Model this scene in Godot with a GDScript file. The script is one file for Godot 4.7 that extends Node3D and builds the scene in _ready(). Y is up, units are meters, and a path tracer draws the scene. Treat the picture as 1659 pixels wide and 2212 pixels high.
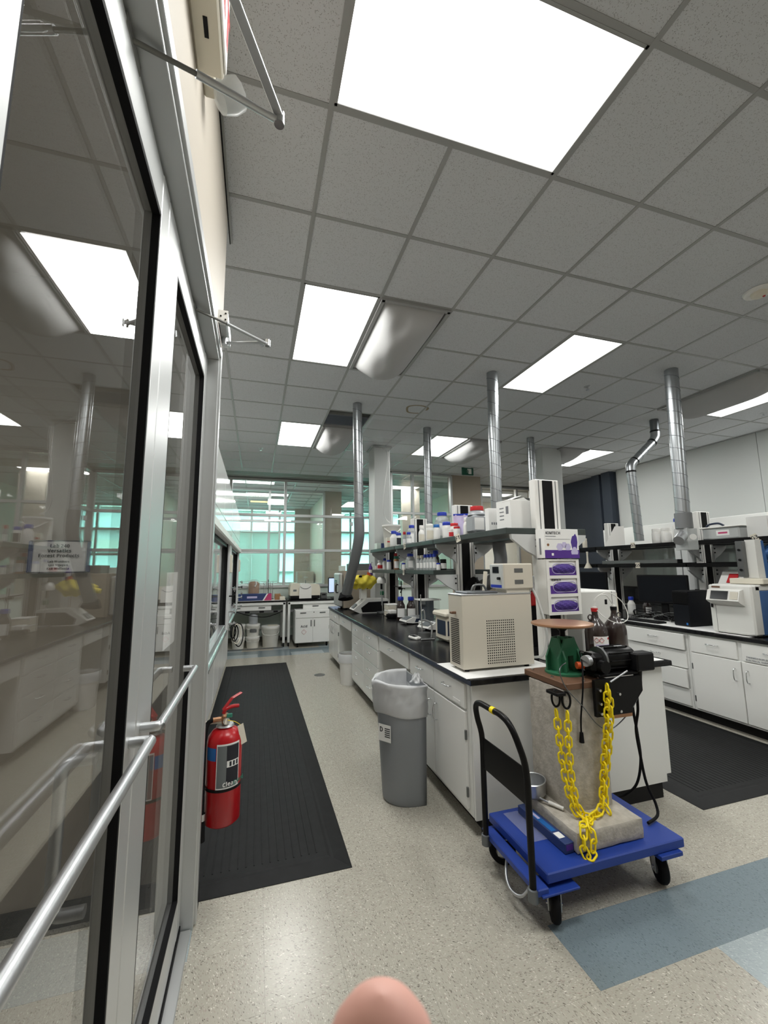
extends Node3D
# A laboratory aisle: metres, y up, floor at y = 0, the camera 1.6 m above it looking down the aisle (-z) and a little to the right.

const CEIL := 3.703            # underside of the suspended ceiling
const T := 0.6096              # ceiling module
const GX := 0.2673             # ceiling grid line, x
const GZ := -1.6351            # ceiling grid line, z
const FT := 0.3048             # floor tile
const FX := 1.300              # floor tile joint, x
const FZ := -1.790             # floor tile joint, z
const TOP := 0.915             # bench height
const FONT_SANS := "Droid Sans"

var M := {}
var taken := {}
var rng := RandomNumberGenerator.new()
var panel_lights := []

# ---------------------------------------------------------------- geometry
class G:
	var v := PackedVector3Array()
	var n := PackedVector3Array()
	var u := PackedVector2Array()
	var xf := Transform3D()

	func tri(a: Vector3, b: Vector3, c: Vector3, na: Vector3, nb: Vector3, nc: Vector3, ua := Vector2(), ub := Vector2(), uc := Vector2()) -> void:
		# a, b, c run counter-clockwise seen from outside; Godot wants clockwise
		for p in [a, c, b]:
			v.append(xf * p)
		for q in [na, nc, nb]:
			n.append((xf.basis * q).normalized())
		u.append(ua)
		u.append(uc)
		u.append(ub)

	func quad(a: Vector3, b: Vector3, c: Vector3, d: Vector3) -> void:
		var m := (b - a).cross(c - a)
		if m.length() < 1e-12:
			m = (c - a).cross(d - a)
		m = m.normalized()
		var w := Vector2(a.distance_to(b), 0)
		var h := Vector2(0, b.distance_to(c))
		tri(a, b, c, m, m, m, Vector2(), w, w + h)
		tri(a, c, d, m, m, m, Vector2(), w + h, h)

	func quad_uv(a: Vector3, b: Vector3, c: Vector3, d: Vector3) -> void:
		var m := (b - a).cross(c - a).normalized()
		tri(a, b, c, m, m, m, Vector2(0, 1), Vector2(1, 1), Vector2(1, 0))
		tri(a, c, d, m, m, m, Vector2(0, 1), Vector2(1, 0), Vector2(0, 0))

	func box(c: Vector3, s: Vector3, e := 0.0, b := Basis()) -> G:
		var h := s / 2.0
		var old := xf
		xf = xf * Transform3D(b, c)
		if e <= 0.0:
			for ax in 3:
				for sg in [-1.0, 1.0]:
					var p := [Vector3(), Vector3(), Vector3(), Vector3()]
					var a1 := (ax + 1) % 3
					var a2 := (ax + 2) % 3
					var st := [[-1, -1], [1, -1], [1, 1], [-1, 1]]
					if sg < 0:
						st.reverse()
					for i in 4:
						var q := Vector3()
						q[ax] = sg * h[ax]
						q[a1] = st[i][0] * h[a1]
						q[a2] = st[i][1] * h[a2]
						p[i] = q
					quad(p[0], p[1], p[2], p[3])
		else:
			e = minf(e, minf(h.x, minf(h.y, h.z)) * 0.95)
			for ax in 3:
				var a1 := (ax + 1) % 3
				var a2 := (ax + 2) % 3
				for sg in [-1.0, 1.0]:
					var st := [[-1, -1], [1, -1], [1, 1], [-1, 1]]
					if sg < 0:
						st.reverse()
					var p := []
					for i in 4:
						var q := Vector3()
						q[ax] = sg * h[ax]
						q[a1] = st[i][0] * (h[a1] - e)
						q[a2] = st[i][1] * (h[a2] - e)
						p.append(q)
					quad(p[0], p[1], p[2], p[3])
				for s1 in [-1.0, 1.0]:
					for s2 in [-1.0, 1.0]:
						var p := []
						for k in [[0, -1], [0, 1], [1, 1], [1, -1]]:
							var q := Vector3()
							q[ax] = k[1] * (h[ax] - e)
							q[a1] = s1 * (h[a1] - (e if k[0] == 1 else 0.0))
							q[a2] = s2 * (h[a2] - (e if k[0] == 0 else 0.0))
							p.append(q)
						if s1 * s2 > 0:
							p.reverse()
						quad(p[3], p[2], p[1], p[0])
			for s1 in [-1.0, 1.0]:
				for s2 in [-1.0, 1.0]:
					for s3 in [-1.0, 1.0]:
						var sg := Vector3(s1, s2, s3)
						var a := sg * Vector3(h.x, h.y - e, h.z - e)
						var bb := sg * Vector3(h.x - e, h.y, h.z - e)
						var cc := sg * Vector3(h.x - e, h.y - e, h.z)
						var m := sg.normalized()
						if s1 * s2 * s3 > 0:
							tri(a, bb, cc, m, m, m)
						else:
							tri(a, cc, bb, m, m, m)
		xf = old
		return self

	func bar(a: Vector3, b: Vector3, w: float, h: float, e := 0.0) -> G:
		var z := (b - a).normalized()
		var up := Vector3.UP if absf(z.y) < 0.95 else Vector3.RIGHT
		var x := up.cross(z).normalized()
		return box((a + b) / 2.0, Vector3(w, h, a.distance_to(b)), e, Basis(x, z.cross(x), z))

	# profile: [radius, height] pairs from bottom to top
	func lathe(pr: Array, seg := 20, at := Vector3(), b := Basis(), flat := 1.0) -> G:
		var old := xf
		xf = xf * Transform3D(b, at)
		var ns := []
		for i in pr.size() - 1:
			var d := Vector2(pr[i + 1][0] - pr[i][0], pr[i + 1][1] - pr[i][1])
			ns.append(Vector2(d.y, -d.x).normalized())
		for i in pr.size() - 1:
			var n0: Vector2 = ns[i]
			var n1: Vector2 = ns[i]
			if i > 0 and ns[i].dot(ns[i - 1]) > 0.6:
				n0 = (ns[i] + ns[i - 1]).normalized()
			if i < ns.size() - 1 and ns[i].dot(ns[i + 1]) > 0.6:
				n1 = (ns[i] + ns[i + 1]).normalized()
			for k in seg:
				var t0 := TAU * k / seg
				var t1 := TAU * (k + 1) / seg
				var c0 := Vector3(cos(t0), 0, -sin(t0) * flat)
				var c1 := Vector3(cos(t1), 0, -sin(t1) * flat)
				var e0 := Vector3(cos(t0) * flat, 0, -sin(t0)).normalized()
				var e1 := Vector3(cos(t1) * flat, 0, -sin(t1)).normalized()
				var r0: float = pr[i][0]
				var r1: float = pr[i + 1][0]
				var y0 := Vector3(0, pr[i][1], 0)
				var y1 := Vector3(0, pr[i + 1][1], 0)
				var ua := Vector2(float(k) / seg, 0)
				var ub := Vector2(float(k + 1) / seg, 0)
				if r0 > 1e-6:
					tri(c0 * r0 + y0, c1 * r0 + y0, c1 * r1 + y1, e0 * n0.x + Vector3(0, n0.y, 0), e1 * n0.x + Vector3(0, n0.y, 0), e1 * n1.x + Vector3(0, n1.y, 0), ua, ub, ub + Vector2(0, 1))
				if r1 > 1e-6:
					tri(c0 * r0 + y0, c1 * r1 + y1, c0 * r1 + y1, e0 * n0.x + Vector3(0, n0.y, 0), e1 * n1.x + Vector3(0, n1.y, 0), e0 * n1.x + Vector3(0, n1.y, 0), ua, ub + Vector2(0, 1), ua + Vector2(0, 1))
		xf = old
		return self

	func cyl(a: Vector3, b: Vector3, r: float, seg := 16, r2 := -1.0) -> G:
		var y := (b - a).normalized()
		var x := Vector3.RIGHT if absf(y.x) < 0.9 else Vector3.UP
		var z := x.cross(y).normalized()
		x = y.cross(z)
		var l := a.distance_to(b)
		var q := r if r2 < 0.0 else r2
		return lathe([[0.0, 0.0], [r, 0.0], [q, l], [0.0, l]], seg, a, Basis(x, y, z))

	func tube(p: Array, r: float, seg := 8, closed := false, cap := true) -> G:
		var m := p.size()
		var tg := []
		for i in m:
			var a: Vector3 = p[(i - 1 + m) % m] if (closed or i > 0) else p[i]
			var b: Vector3 = p[(i + 1) % m] if (closed or i < m - 1) else p[i]
			tg.append((b - a).normalized())
		var x := Vector3.UP.cross(tg[0])
		if x.length() < 0.1:
			x = Vector3.RIGHT.cross(tg[0])
		x = x.normalized()
		var rings := []
		for i in m:
			x = (x - tg[i] * x.dot(tg[i])).normalized()
			var y: Vector3 = tg[i].cross(x)
			var ring := []
			for k in seg:
				var t := TAU * k / seg
				ring.append(x * cos(t) + y * sin(t))
			rings.append(ring)
		var last := m if closed else m - 1
		for i in last:
			var j := (i + 1) % m
			var off := 0
			if closed and j == 0:
				var best := -2.0
				for k in seg:
					if rings[i][0].dot(rings[0][k]) > best:
						best = rings[i][0].dot(rings[0][k])
						off = k
			for k in seg:
				var k2 := (k + 1) % seg
				var a: Vector3 = p[i] + rings[i][k] * r
				var b: Vector3 = p[i] + rings[i][k2] * r
				var c: Vector3 = p[j] + rings[j][(k2 + off) % seg] * r
				var d: Vector3 = p[j] + rings[j][(k + off) % seg] * r
				tri(a, b, c, rings[i][k], rings[i][k2], rings[j][(k2 + off) % seg])
				tri(a, c, d, rings[i][k], rings[j][(k2 + off) % seg], rings[j][(k + off) % seg])
		if cap and not closed:
			for e in [0, m - 1]:
				var nn: Vector3 = -tg[0] if e == 0 else tg[m - 1]
				for k in seg:
					var a: Vector3 = p[e] + rings[e][k] * r
					var b: Vector3 = p[e] + rings[e][(k + 1) % seg] * r
					if e == 0:
						tri(p[e], b, a, nn, nn, nn)
					else:
						tri(p[e], a, b, nn, nn, nn)
		return self

	# polygon in the xy plane (counter-clockwise), pushed out along z by depth, centred on z = 0
	func prism(poly: PackedVector2Array, depth: float, t := Transform3D()) -> G:
		var old := xf
		xf = xf * t
		var pp := poly
		if Geometry2D.is_polygon_clockwise(pp):
			pp.reverse()
		var idx := Geometry2D.triangulate_polygon(pp)
		var h := depth / 2.0
		for i in range(0, idx.size(), 3):
			var a := pp[idx[i]]
			var b := pp[idx[i + 1]]
			var c := pp[idx[i + 2]]
			if (b - a).cross(c - a) < 0:
				var q := b
				b = c
				c = q
			tri(Vector3(a.x, a.y, h), Vector3(b.x, b.y, h), Vector3(c.x, c.y, h), Vector3.BACK, Vector3.BACK, Vector3.BACK, a, b, c)
			tri(Vector3(a.x, a.y, -h), Vector3(c.x, c.y, -h), Vector3(b.x, b.y, -h), Vector3.FORWARD, Vector3.FORWARD, Vector3.FORWARD, a, c, b)
		for i in pp.size():
			var a := pp[i]
			var b := pp[(i + 1) % pp.size()]
			quad(Vector3(a.x, a.y, -h), Vector3(b.x, b.y, -h), Vector3(b.x, b.y, h), Vector3(a.x, a.y, h))
		xf = old
		return self

	# a sheet from a grid of points [row][column], both rows and columns smooth
	func sheet(rows: Array) -> G:
		var nr := rows.size()
		var nc: int = rows[0].size()
		var nn := []
		for i in nr:
			var line := []
			for j in nc:
				var du: Vector3 = rows[i][mini(j + 1, nc - 1)] - rows[i][maxi(j - 1, 0)]
				var dv: Vector3 = rows[mini(i + 1, nr - 1)][j] - rows[maxi(i - 1, 0)][j]
				line.append(du.cross(dv).normalized())
			nn.append(line)
		for i in nr - 1:
			for j in nc - 1:
				var f := Vector2(nc - 1, nr - 1)
				tri(rows[i][j], rows[i][j + 1], rows[i + 1][j + 1], nn[i][j], nn[i][j + 1], nn[i + 1][j + 1], Vector2(j, i) / f, Vector2(j + 1, i) / f, Vector2(j + 1, i + 1) / f)
				tri(rows[i][j], rows[i + 1][j + 1], rows[i + 1][j], nn[i][j], nn[i + 1][j + 1], nn[i + 1][j], Vector2(j, i) / f, Vector2(j + 1, i + 1) / f, Vector2(j, i + 1) / f)
		return self

	func mesh() -> ArrayMesh:
		var a := []
		a.resize(Mesh.ARRAY_MAX)
		a[Mesh.ARRAY_VERTEX] = v
		a[Mesh.ARRAY_NORMAL] = n
		a[Mesh.ARRAY_TEX_UV] = u
		var m := ArrayMesh.new()
		m.add_surface_from_arrays(Mesh.PRIMITIVE_TRIANGLES, a)
		return m

# ---------------------------------------------------------------- naming
func numbered(called: String) -> String:
	var k: int = taken.get(called, 0)
	taken[called] = k + 1
	return called if k == 0 else "%s_%03d" % [called, k]

func thing(called: String, label: String, category: String, at := Vector3(), turn := 0.0, group := "") -> Node3D:
	var o := Node3D.new()
	o.name = numbered(called)
	add_child(o)
	o.position = at
	o.rotation.y = turn
	o.set_meta("label", label)
	o.set_meta("category", category)
	if group != "":
		o.set_meta("group", group)
	return o

func struct(called: String, label := "") -> Node3D:
	var o := Node3D.new()
	o.name = numbered(called)
	add_child(o)
	o.set_meta("kind", "structure")
	if label != "":
		o.set_meta("label", label)
	return o

func part(parent: Node3D, called: String, g, m: Material, xf := Transform3D(), label := "") -> MeshInstance3D:
	var o := MeshInstance3D.new()
	var k: int = parent.get_meta("n_" + called, 0) if parent.has_meta("n_" + called) else 0
	parent.set_meta("n_" + called, k + 1)
	o.name = called if k == 0 else "%s_%03d" % [called, k]
	o.mesh = g.mesh() if g is G else g
	o.material_override = m
	o.transform = xf
	o.cast_shadow = GeometryInstance3D.SHADOW_CASTING_SETTING_ON
	parent.add_child(o)
	if label != "":
		o.set_meta("label", label)
	return o

func tidy(o: Node) -> void:      # drop the counters that part() keeps
	for k in o.get_meta_list():
		if String(k).begins_with("n_"):
			o.remove_meta(k)
	for c in o.get_children():
		tidy(c)

func copy(o: Node3D, at: Vector3, turn := 0.0, label := "") -> Node3D:
	var c: Node3D = o.duplicate()
	c.name = numbered(String(o.name).rstrip("0123456789_") if String(o.name).right(3).is_valid_int() else String(o.name))
	add_child(c)
	c.position = at
	c.rotation.y = turn
	if label != "":
		c.set_meta("label", label)
	return c

func at(x: float, y: float, z: float) -> Transform3D:
	return Transform3D(Basis(), Vector3(x, y, z))

func turned(ry: float, p: Vector3) -> Transform3D:
	return Transform3D(Basis(Vector3.UP, ry), p)

func curve(p: Array, steps := 6) -> Array:      # Catmull-Rom through the points
	var out := []
	for i in p.size() - 1:
		var a: Vector3 = p[maxi(i - 1, 0)]
		var b: Vector3 = p[i]
		var c: Vector3 = p[i + 1]
		var d: Vector3 = p[mini(i + 2, p.size() - 1)]
		for k in steps:
			var t := float(k) / steps
			out.append(0.5 * (2.0 * b + (c - a) * t + (2.0 * a - 5.0 * b + 4.0 * c - d) * t * t + (3.0 * b - a - 3.0 * c + d) * t * t * t))
	out.append(p[p.size() - 1])
	return out

# lettering in the xy plane, read from +z
func words(parent: Node3D, called: String, text: String, height: float, m: Material, xf: Transform3D, bold := true) -> MeshInstance3D:
	var t := TextMesh.new()
	var f := SystemFont.new()
	f.font_names = PackedStringArray([FONT_SANS])
	f.font_weight = 700 if bold else 400
	t.font = f
	t.text = text
	t.font_size = 32
	t.pixel_size = height / 24.0
	t.depth = 0.0006
	t.curve_step = 3.0
	return part(parent, called, t, m, xf)

# ---------------------------------------------------------------- materials
func mat(called: String, c: Color, rough := 0.5, metal := 0.0) -> StandardMaterial3D:
	var m := StandardMaterial3D.new()
	m.resource_name = called
	m.albedo_color = c
	m.roughness = rough
	m.metallic = metal
	M[called] = m
	return m

func glass(called: String, c: Color, alpha: float) -> StandardMaterial3D:
	var m := mat(called, Color(c.r, c.g, c.b, alpha), 0.0)
	m.transparency = BaseMaterial3D.TRANSPARENCY_ALPHA
	return m

func noise_tex(freq: float, lo: Color, hi: Color, seed_: int, size := 512, oct := 4) -> NoiseTexture2D:
	var n := FastNoiseLite.new()
	n.seed = seed_
	n.frequency = freq
	n.fractal_octaves = oct
	var r := Gradient.new()
	r.set_color(0, lo)
	r.set_color(1, hi)
	var t := NoiseTexture2D.new()
	t.width = size
	t.height = size
	t.seamless = true
	t.noise = n
	t.color_ramp = r
	return t

func triplanar(m: StandardMaterial3D, scale: float) -> void:
	m.uv1_triplanar = true
	m.uv1_world_triplanar = true
	m.uv1_scale = Vector3(scale, scale, scale)

# flecked vinyl: short flakes of lighter and darker chips, all lying along one direction
func flecks(base: Color, tones: Array, count: int, along: Vector2, seed_: int) -> ImageTexture:
	var r := RandomNumberGenerator.new()
	r.seed = seed_
	var s := 1024
	var im := Image.create(s, s, false, Image.FORMAT_RGB8)
	im.fill(base)
	for i in count:
		var p := Vector2(r.randf() * s, r.randf() * s)
		var d := along.rotated(r.randfn(0.0, 0.35))
		var l := r.randf_range(3.0, 15.0)
		var w := r.randf_range(1.0, 4.2)
		var c: Color = tones[r.randi() % tones.size()]
		c = base.lerp(c, r.randf_range(0.3, 1.0))
		var steps := int(l)
		for k in steps:
			var t := (float(k) / maxf(1.0, steps - 1)) * 2.0 - 1.0
			var q := p + d * (l * 0.5 * t)
			var ww := maxf(1.0, w * sqrt(maxf(0.0, 1.0 - t * t)))
			im.fill_rect(Rect2i(posmod(int(q.x), s), posmod(int(q.y), s), int(ceil(ww)), int(ceil(ww))), c)
	im.generate_mipmaps()
	return ImageTexture.create_from_image(im)

# mineral-fibre ceiling board: fine pits and fissures
func pits(base: Color, pit: Color, seed_: int) -> ImageTexture:
	var r := RandomNumberGenerator.new()
	r.seed = seed_
	var s := 1024
	var im := Image.create(s, s, false, Image.FORMAT_RGB8)
	im.fill(base)
	for i in 9000:
		var x := r.randi() % s
		var y := r.randi() % s
		var c := base.lerp(pit, r.randf_range(0.15, 0.5))
		im.fill_rect(Rect2i(x, y, r.randi_range(1, 2), r.randi_range(1, 3)), c)
	for i in 2600:
		var p := Vector2(r.randf() * s, r.randf() * s)
		var d := Vector2.RIGHT.rotated(r.randf() * TAU)
		for k in r.randi_range(2, 7):
			im.fill_rect(Rect2i(posmod(int(p.x), s), posmod(int(p.y), s), 2, 2), base.lerp(pit, r.randf_range(0.4, 1.0)))
			d = d.rotated(r.randfn(0, 0.5))
			p += d * 1.6
	im.generate_mipmaps()
	return ImageTexture.create_from_image(im)

func make_materials() -> void:
	var m: StandardMaterial3D
	var base := Color8(176, 172, 160)
	var tones := [Color8(224, 221, 210), Color8(146, 142, 130), Color8(104, 100, 92), Color8(196, 192, 181), Color8(164, 152, 142)]
	m = mat("vinyl_along", Color.WHITE, 0.24)
	m.albedo_texture = flecks(base, tones, 9000, Vector2(0.3, 1).normalized(), 11)
	triplanar(m, 1.35)
	m = mat("vinyl_across", Color.WHITE, 0.24)
	m.albedo_texture = flecks(base, tones, 9000, Vector2(1, 0.3).normalized(), 12)
	triplanar(m, 1.35)
	var bt := [Color8(132, 148, 154), Color8(92, 104, 112), Color8(112, 128, 132), Color8(128, 142, 150)]
	m = mat("vinyl_blue", Color.WHITE, 0.24)
	m.albedo_texture = flecks(Color8(122, 136, 143), bt, 9000, Vector2(0.4, 1).normalized(), 13)
	triplanar(m, 1.35)
	var pt := [Color8(176, 186, 188), Color8(142, 152, 158), Color8(196, 204, 204)]
	m = mat("vinyl_pale_blue", Color.WHITE, 0.24)
	m.albedo_texture = flecks(Color8(160, 171, 174), pt, 9000, Vector2(0.7, 1).normalized(), 14)
	triplanar(m, 1.35)
	m = mat("board", Color.WHITE, 0.95)
	m.albedo_texture = pits(Color8(206, 208, 211), Color8(108, 108, 107), 5)
	triplanar(m, 1.64)
	mat("tee", Color8(158, 159, 158), 0.3)
	mat("plenum", Color8(112, 112, 110), 0.9)
	mat("wall_white", Color8(186, 178, 166), 0.6)
	mat("wall_cool", Color8(188, 191, 189), 0.55)
	mat("wall_taupe", Color8(158, 147, 132), 0.6)
	mat("wall_navy", Color8(58, 66, 78), 0.6)
	mat("wall_mint", Color8(205, 218, 210), 0.6)
	mat("baseboard", Color8(24, 24, 25), 0.5)
	mat("aluminium", Color8(206, 208, 208), 0.42, 0.75)
	mat("aluminium_dark", Color8(120, 120, 116), 0.5, 0.5)
	mat("steel", Color8(214, 216, 218), 0.24, 1.0)
	mat("satin_steel", Color8(196, 198, 200), 0.38, 0.9)
	mat("galvanised", Color8(168, 172, 175), 0.33, 0.95)
	mat("seam_steel", Color8(120, 124, 128), 0.4, 0.9)
	mat("rubber", Color8(16, 16, 18), 0.7)
	mat("black_plastic", Color8(20, 20, 22), 0.42)
	mat("black_metal", Color8(18, 18, 19), 0.32)
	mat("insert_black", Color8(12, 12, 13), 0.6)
	mat("cabinet", Color8(230, 231, 228), 0.38)
	mat("cabinet_front", Color8(234, 234, 231), 0.26)
	mat("gloss_white", Color8(226, 228, 226), 0.12)
	mat("hinge", Color8(120, 122, 122), 0.4, 0.7)
	mat("shelf_board", Color8(54, 62, 60), 0.4)
	mat("bracket", Color8(200, 202, 202), 0.45)
	mat("beige", Color8(206, 200, 186), 0.5)
	mat("cream", Color8(222, 216, 200), 0.5)
	mat("white_plastic", Color8(232, 231, 227), 0.42)
	mat("pail_white", Color8(226, 224, 216), 0.45)
	mat("paper", Color8(236, 236, 234), 0.8)
	mat("ink", Color8(30, 32, 40), 0.7)
	mat("grey_print", Color8(120, 122, 128), 0.7)
	mat("blue_cap", Color8(24, 52, 168), 0.42)
	mat("red_cap", Color8(190, 28, 34), 0.42)
	mat("green_cap", Color8(40, 120, 100), 0.45)
	mat("red_paint", Color8(176, 12, 24), 0.28)
	mat("blue_tape", Color8(24, 98, 170), 0.5)
	mat("grey_bin", Color8(134, 138, 142), 0.5)
	mat("navy_panel", Color8(28, 42, 66), 0.4)
	mat("instrument_blue", Color8(62, 104, 160), 0.4)
	mat("instrument_white", Color8(226, 226, 222), 0.4)
	mat("screen_dark", Color8(26, 28, 32), 0.18)
	mat("lcd_grey", Color8(108, 114, 116), 0.3)
	mat("purple", Color8(82, 44, 140), 0.5)
	mat("lilac", Color8(196, 188, 222), 0.6)
	mat("glove", Color8(76, 52, 140), 0.55)
	mat("yellow_plastic", Color8(252, 226, 10), 0.4)
	mat("yellow_cloth", Color8(226, 208, 70), 0.75)
	mat("cart_blue", Color8(32, 62, 148), 0.42)
	mat("green_paint", Color8(46, 112, 80), 0.45)
	mat("copper", Color8(172, 128, 96), 0.3, 0.55)
	mat("rusty_plate", Color8(112, 82, 62), 0.6, 0.2)
	mat("flex_hose", Color8(118, 120, 122), 0.45, 0.3)
	mat("skin", Color8(240, 184, 170), 0.5)
	mat("nail", Color8(238, 200, 176), 0.35)
	mat("orange", Color8(230, 96, 40), 0.5)
	mat("card_brown", Color8(160, 120, 84), 0.8)
	mat("magenta", Color8(190, 60, 110), 0.5)
	mat("box_navy", Color8(44, 62, 112), 0.5)
	mat("exit_green", Color8(20, 84, 66), 0.5)
	mat("red_ink", Color8(196, 40, 48), 0.6)
	mat("diffuser_cloth", Color8(174, 174, 174), 0.9)
	mat("stain", Color8(150, 138, 116), 0.95)
	m = mat("counter", Color.WHITE, 0.22)
	m.albedo_texture = noise_tex(0.012, Color8(10, 10, 11), Color8(44, 44, 46), 21, 1024, 5)
	triplanar(m, 0.9)
	m = mat("mat_rubber", Color8(34, 35, 36), 0.6)
	m.albedo_texture = noise_tex(0.03, Color8(205, 205, 205), Color8(255, 255, 255), 22)
	triplanar(m, 0.8)
	for dull in ["mat_rubber", "rubber", "insert_black", "baseboard", "counter", "board", "black_metal", "black_plastic", "screen_dark"]:
		M[dull].metallic_specular = 0.3
	m = mat("concrete", Color.WHITE, 0.9)
	m.albedo_texture = noise_tex(0.012, Color8(164, 158, 148), Color8(196, 191, 181), 23, 512, 5)
	m.normal_enabled = true
	var nt := noise_tex(0.04, Color.BLACK, Color.WHITE, 24, 512, 5)
	nt.as_normal_map = true
	nt.bump_strength = 3.0
	m.normal_texture = nt
	m.normal_scale = 0.6
	triplanar(m, 2.2)
	m = mat("amber_glass", Color8(34, 14, 7), 0.06)
	m.clearcoat_enabled = true
	m = mat("grey_clear", Color8(158, 162, 166), 0.3)
	m = mat("clear_jar", Color8(196, 200, 200, 150), 0.28)
	m.transparency = BaseMaterial3D.TRANSPARENCY_ALPHA
	m = mat("liner", Color8(226, 228, 230, 170), 0.45)
	m.transparency = BaseMaterial3D.TRANSPARENCY_ALPHA
	m = mat("film", Color8(222, 224, 226, 48), 0.3)
	m.transparency = BaseMaterial3D.TRANSPARENCY_ALPHA
	m = mat("clear_tube", Color8(214, 216, 214, 190), 0.3)
	m.transparency = BaseMaterial3D.TRANSPARENCY_ALPHA
	glass("pane", Color8(200, 210, 205), 0.05)
	glass("door_pane", Color8(150, 148, 138), 0.06)
	m = mat("tinted_pane", Color8(150, 226, 208, 10), 0.0)
	m.transparency = BaseMaterial3D.TRANSPARENCY_ALPHA
	m.refraction_enabled = true
	m.refraction_scale = 0.05
	m = mat("blind", Color8(200, 240, 228), 0.8)
	m.backlight_enabled = true
	m.backlight = Color(0.9, 0.9, 0.9)
	m = mat("glow_panel", Color8(250, 250, 248), 0.6)
	m.emission_enabled = true
	m.emission = Color(1.0, 1.0, 0.985)
	m.emission_energy_multiplier = 2.6
	m = mat("glow_warm", Color8(250, 240, 210), 0.6)
	m.emission_enabled = true
	m.emission = Color(1.0, 0.86, 0.55)
	m.emission_energy_multiplier = 1.4
	m = mat("glow_screen", Color8(200, 215, 240), 0.3)
	m.emission_enabled = true
	m.emission = Color(0.75, 0.84, 1.0)
	m.emission_energy_multiplier = 0.7

# ---------------------------------------------------------------- the place
func _ready() -> void:
	rng.seed = 7
	# camera
	var cam := Camera3D.new()
	cam.name = "camera"
	cam.position = Vector3(0, 1.6, 0)
	cam.rotation = Vector3(0.1337, -0.2985, -0.0096)
	cam.fov = 102.04
	cam.near = 0.01
	cam.far = 200.0
	# the phone's small lens: only what is within a hand's breadth goes soft
	var lens := CameraAttributesPhysical.new()
	lens.frustum_focal_length = 12.0 / tan(deg_to_rad(102.04 / 2.0))
	lens.frustum_focus_distance = 3.0
	lens.exposure_aperture = 11.3
	cam.attributes = lens
	cam.fov = 102.04
	add_child(cam)
	cam.current = true
	# sky: an even overcast
	var sm := ProceduralSkyMaterial.new()
	sm.sky_top_color = Color(0.80, 0.84, 0.88)
	sm.sky_horizon_color = Color(0.86, 0.88, 0.90)
	sm.ground_horizon_color = Color(0.55, 0.56, 0.56)
	sm.ground_bottom_color = Color(0.45, 0.46, 0.46)
	sm.sky_energy_multiplier = 4.2
	sm.ground_energy_multiplier = 1.8
	var sky := Sky.new()
	sky.sky_material = sm
	var env := Environment.new()
	env.background_mode = Environment.BG_SKY
	env.sky = sky
	env.tonemap_mode = Environment.TONE_MAPPER_LINEAR
	env.tonemap_exposure = 1.0
	env.sdfgi_enabled = true
	env.ssao_enabled = true
	env.ssil_enabled = true
	var we := WorldEnvironment.new()
	we.name = "world_environment"
	we.environment = env
	add_child(we)

	make_materials()
	build_floor()
	build_ceiling()
	build_walls()
	build_doors()
	build_back_rooms()
	build_lights()
	build_fume_hood()
	build_island()
	build_right_bench()
	build_back_tables()
	build_ducts()
	build_ceiling_fittings()
	build_mats_and_bin()
	build_extinguisher()
	build_cart()
	build_bench_things()
	build_shelf_things()
	build_right_things()
	build_finger()
	for c in get_children():
		tidy(c)

func tile_kind(i: int, j: int) -> String:
	if j == 0 and i >= 0:
		return "vinyl_blue"
	if j == 1 and i >= 2:
		return "vinyl_pale_blue"
	if (j == -23 or j == -22) and i < 5:
		return "vinyl_blue" if j == -23 or posmod(i, 4) < 2 else "vinyl_pale_blue"
	if j == -24 and i < 5 and posmod(i, 3) == 0:
		return "vinyl_pale_blue"
	if j == -2 and i < -5:
		return "vinyl_pale_blue"
	return "vinyl_along" if posmod(i + j, 2) == 0 else "vinyl_across"

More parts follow.
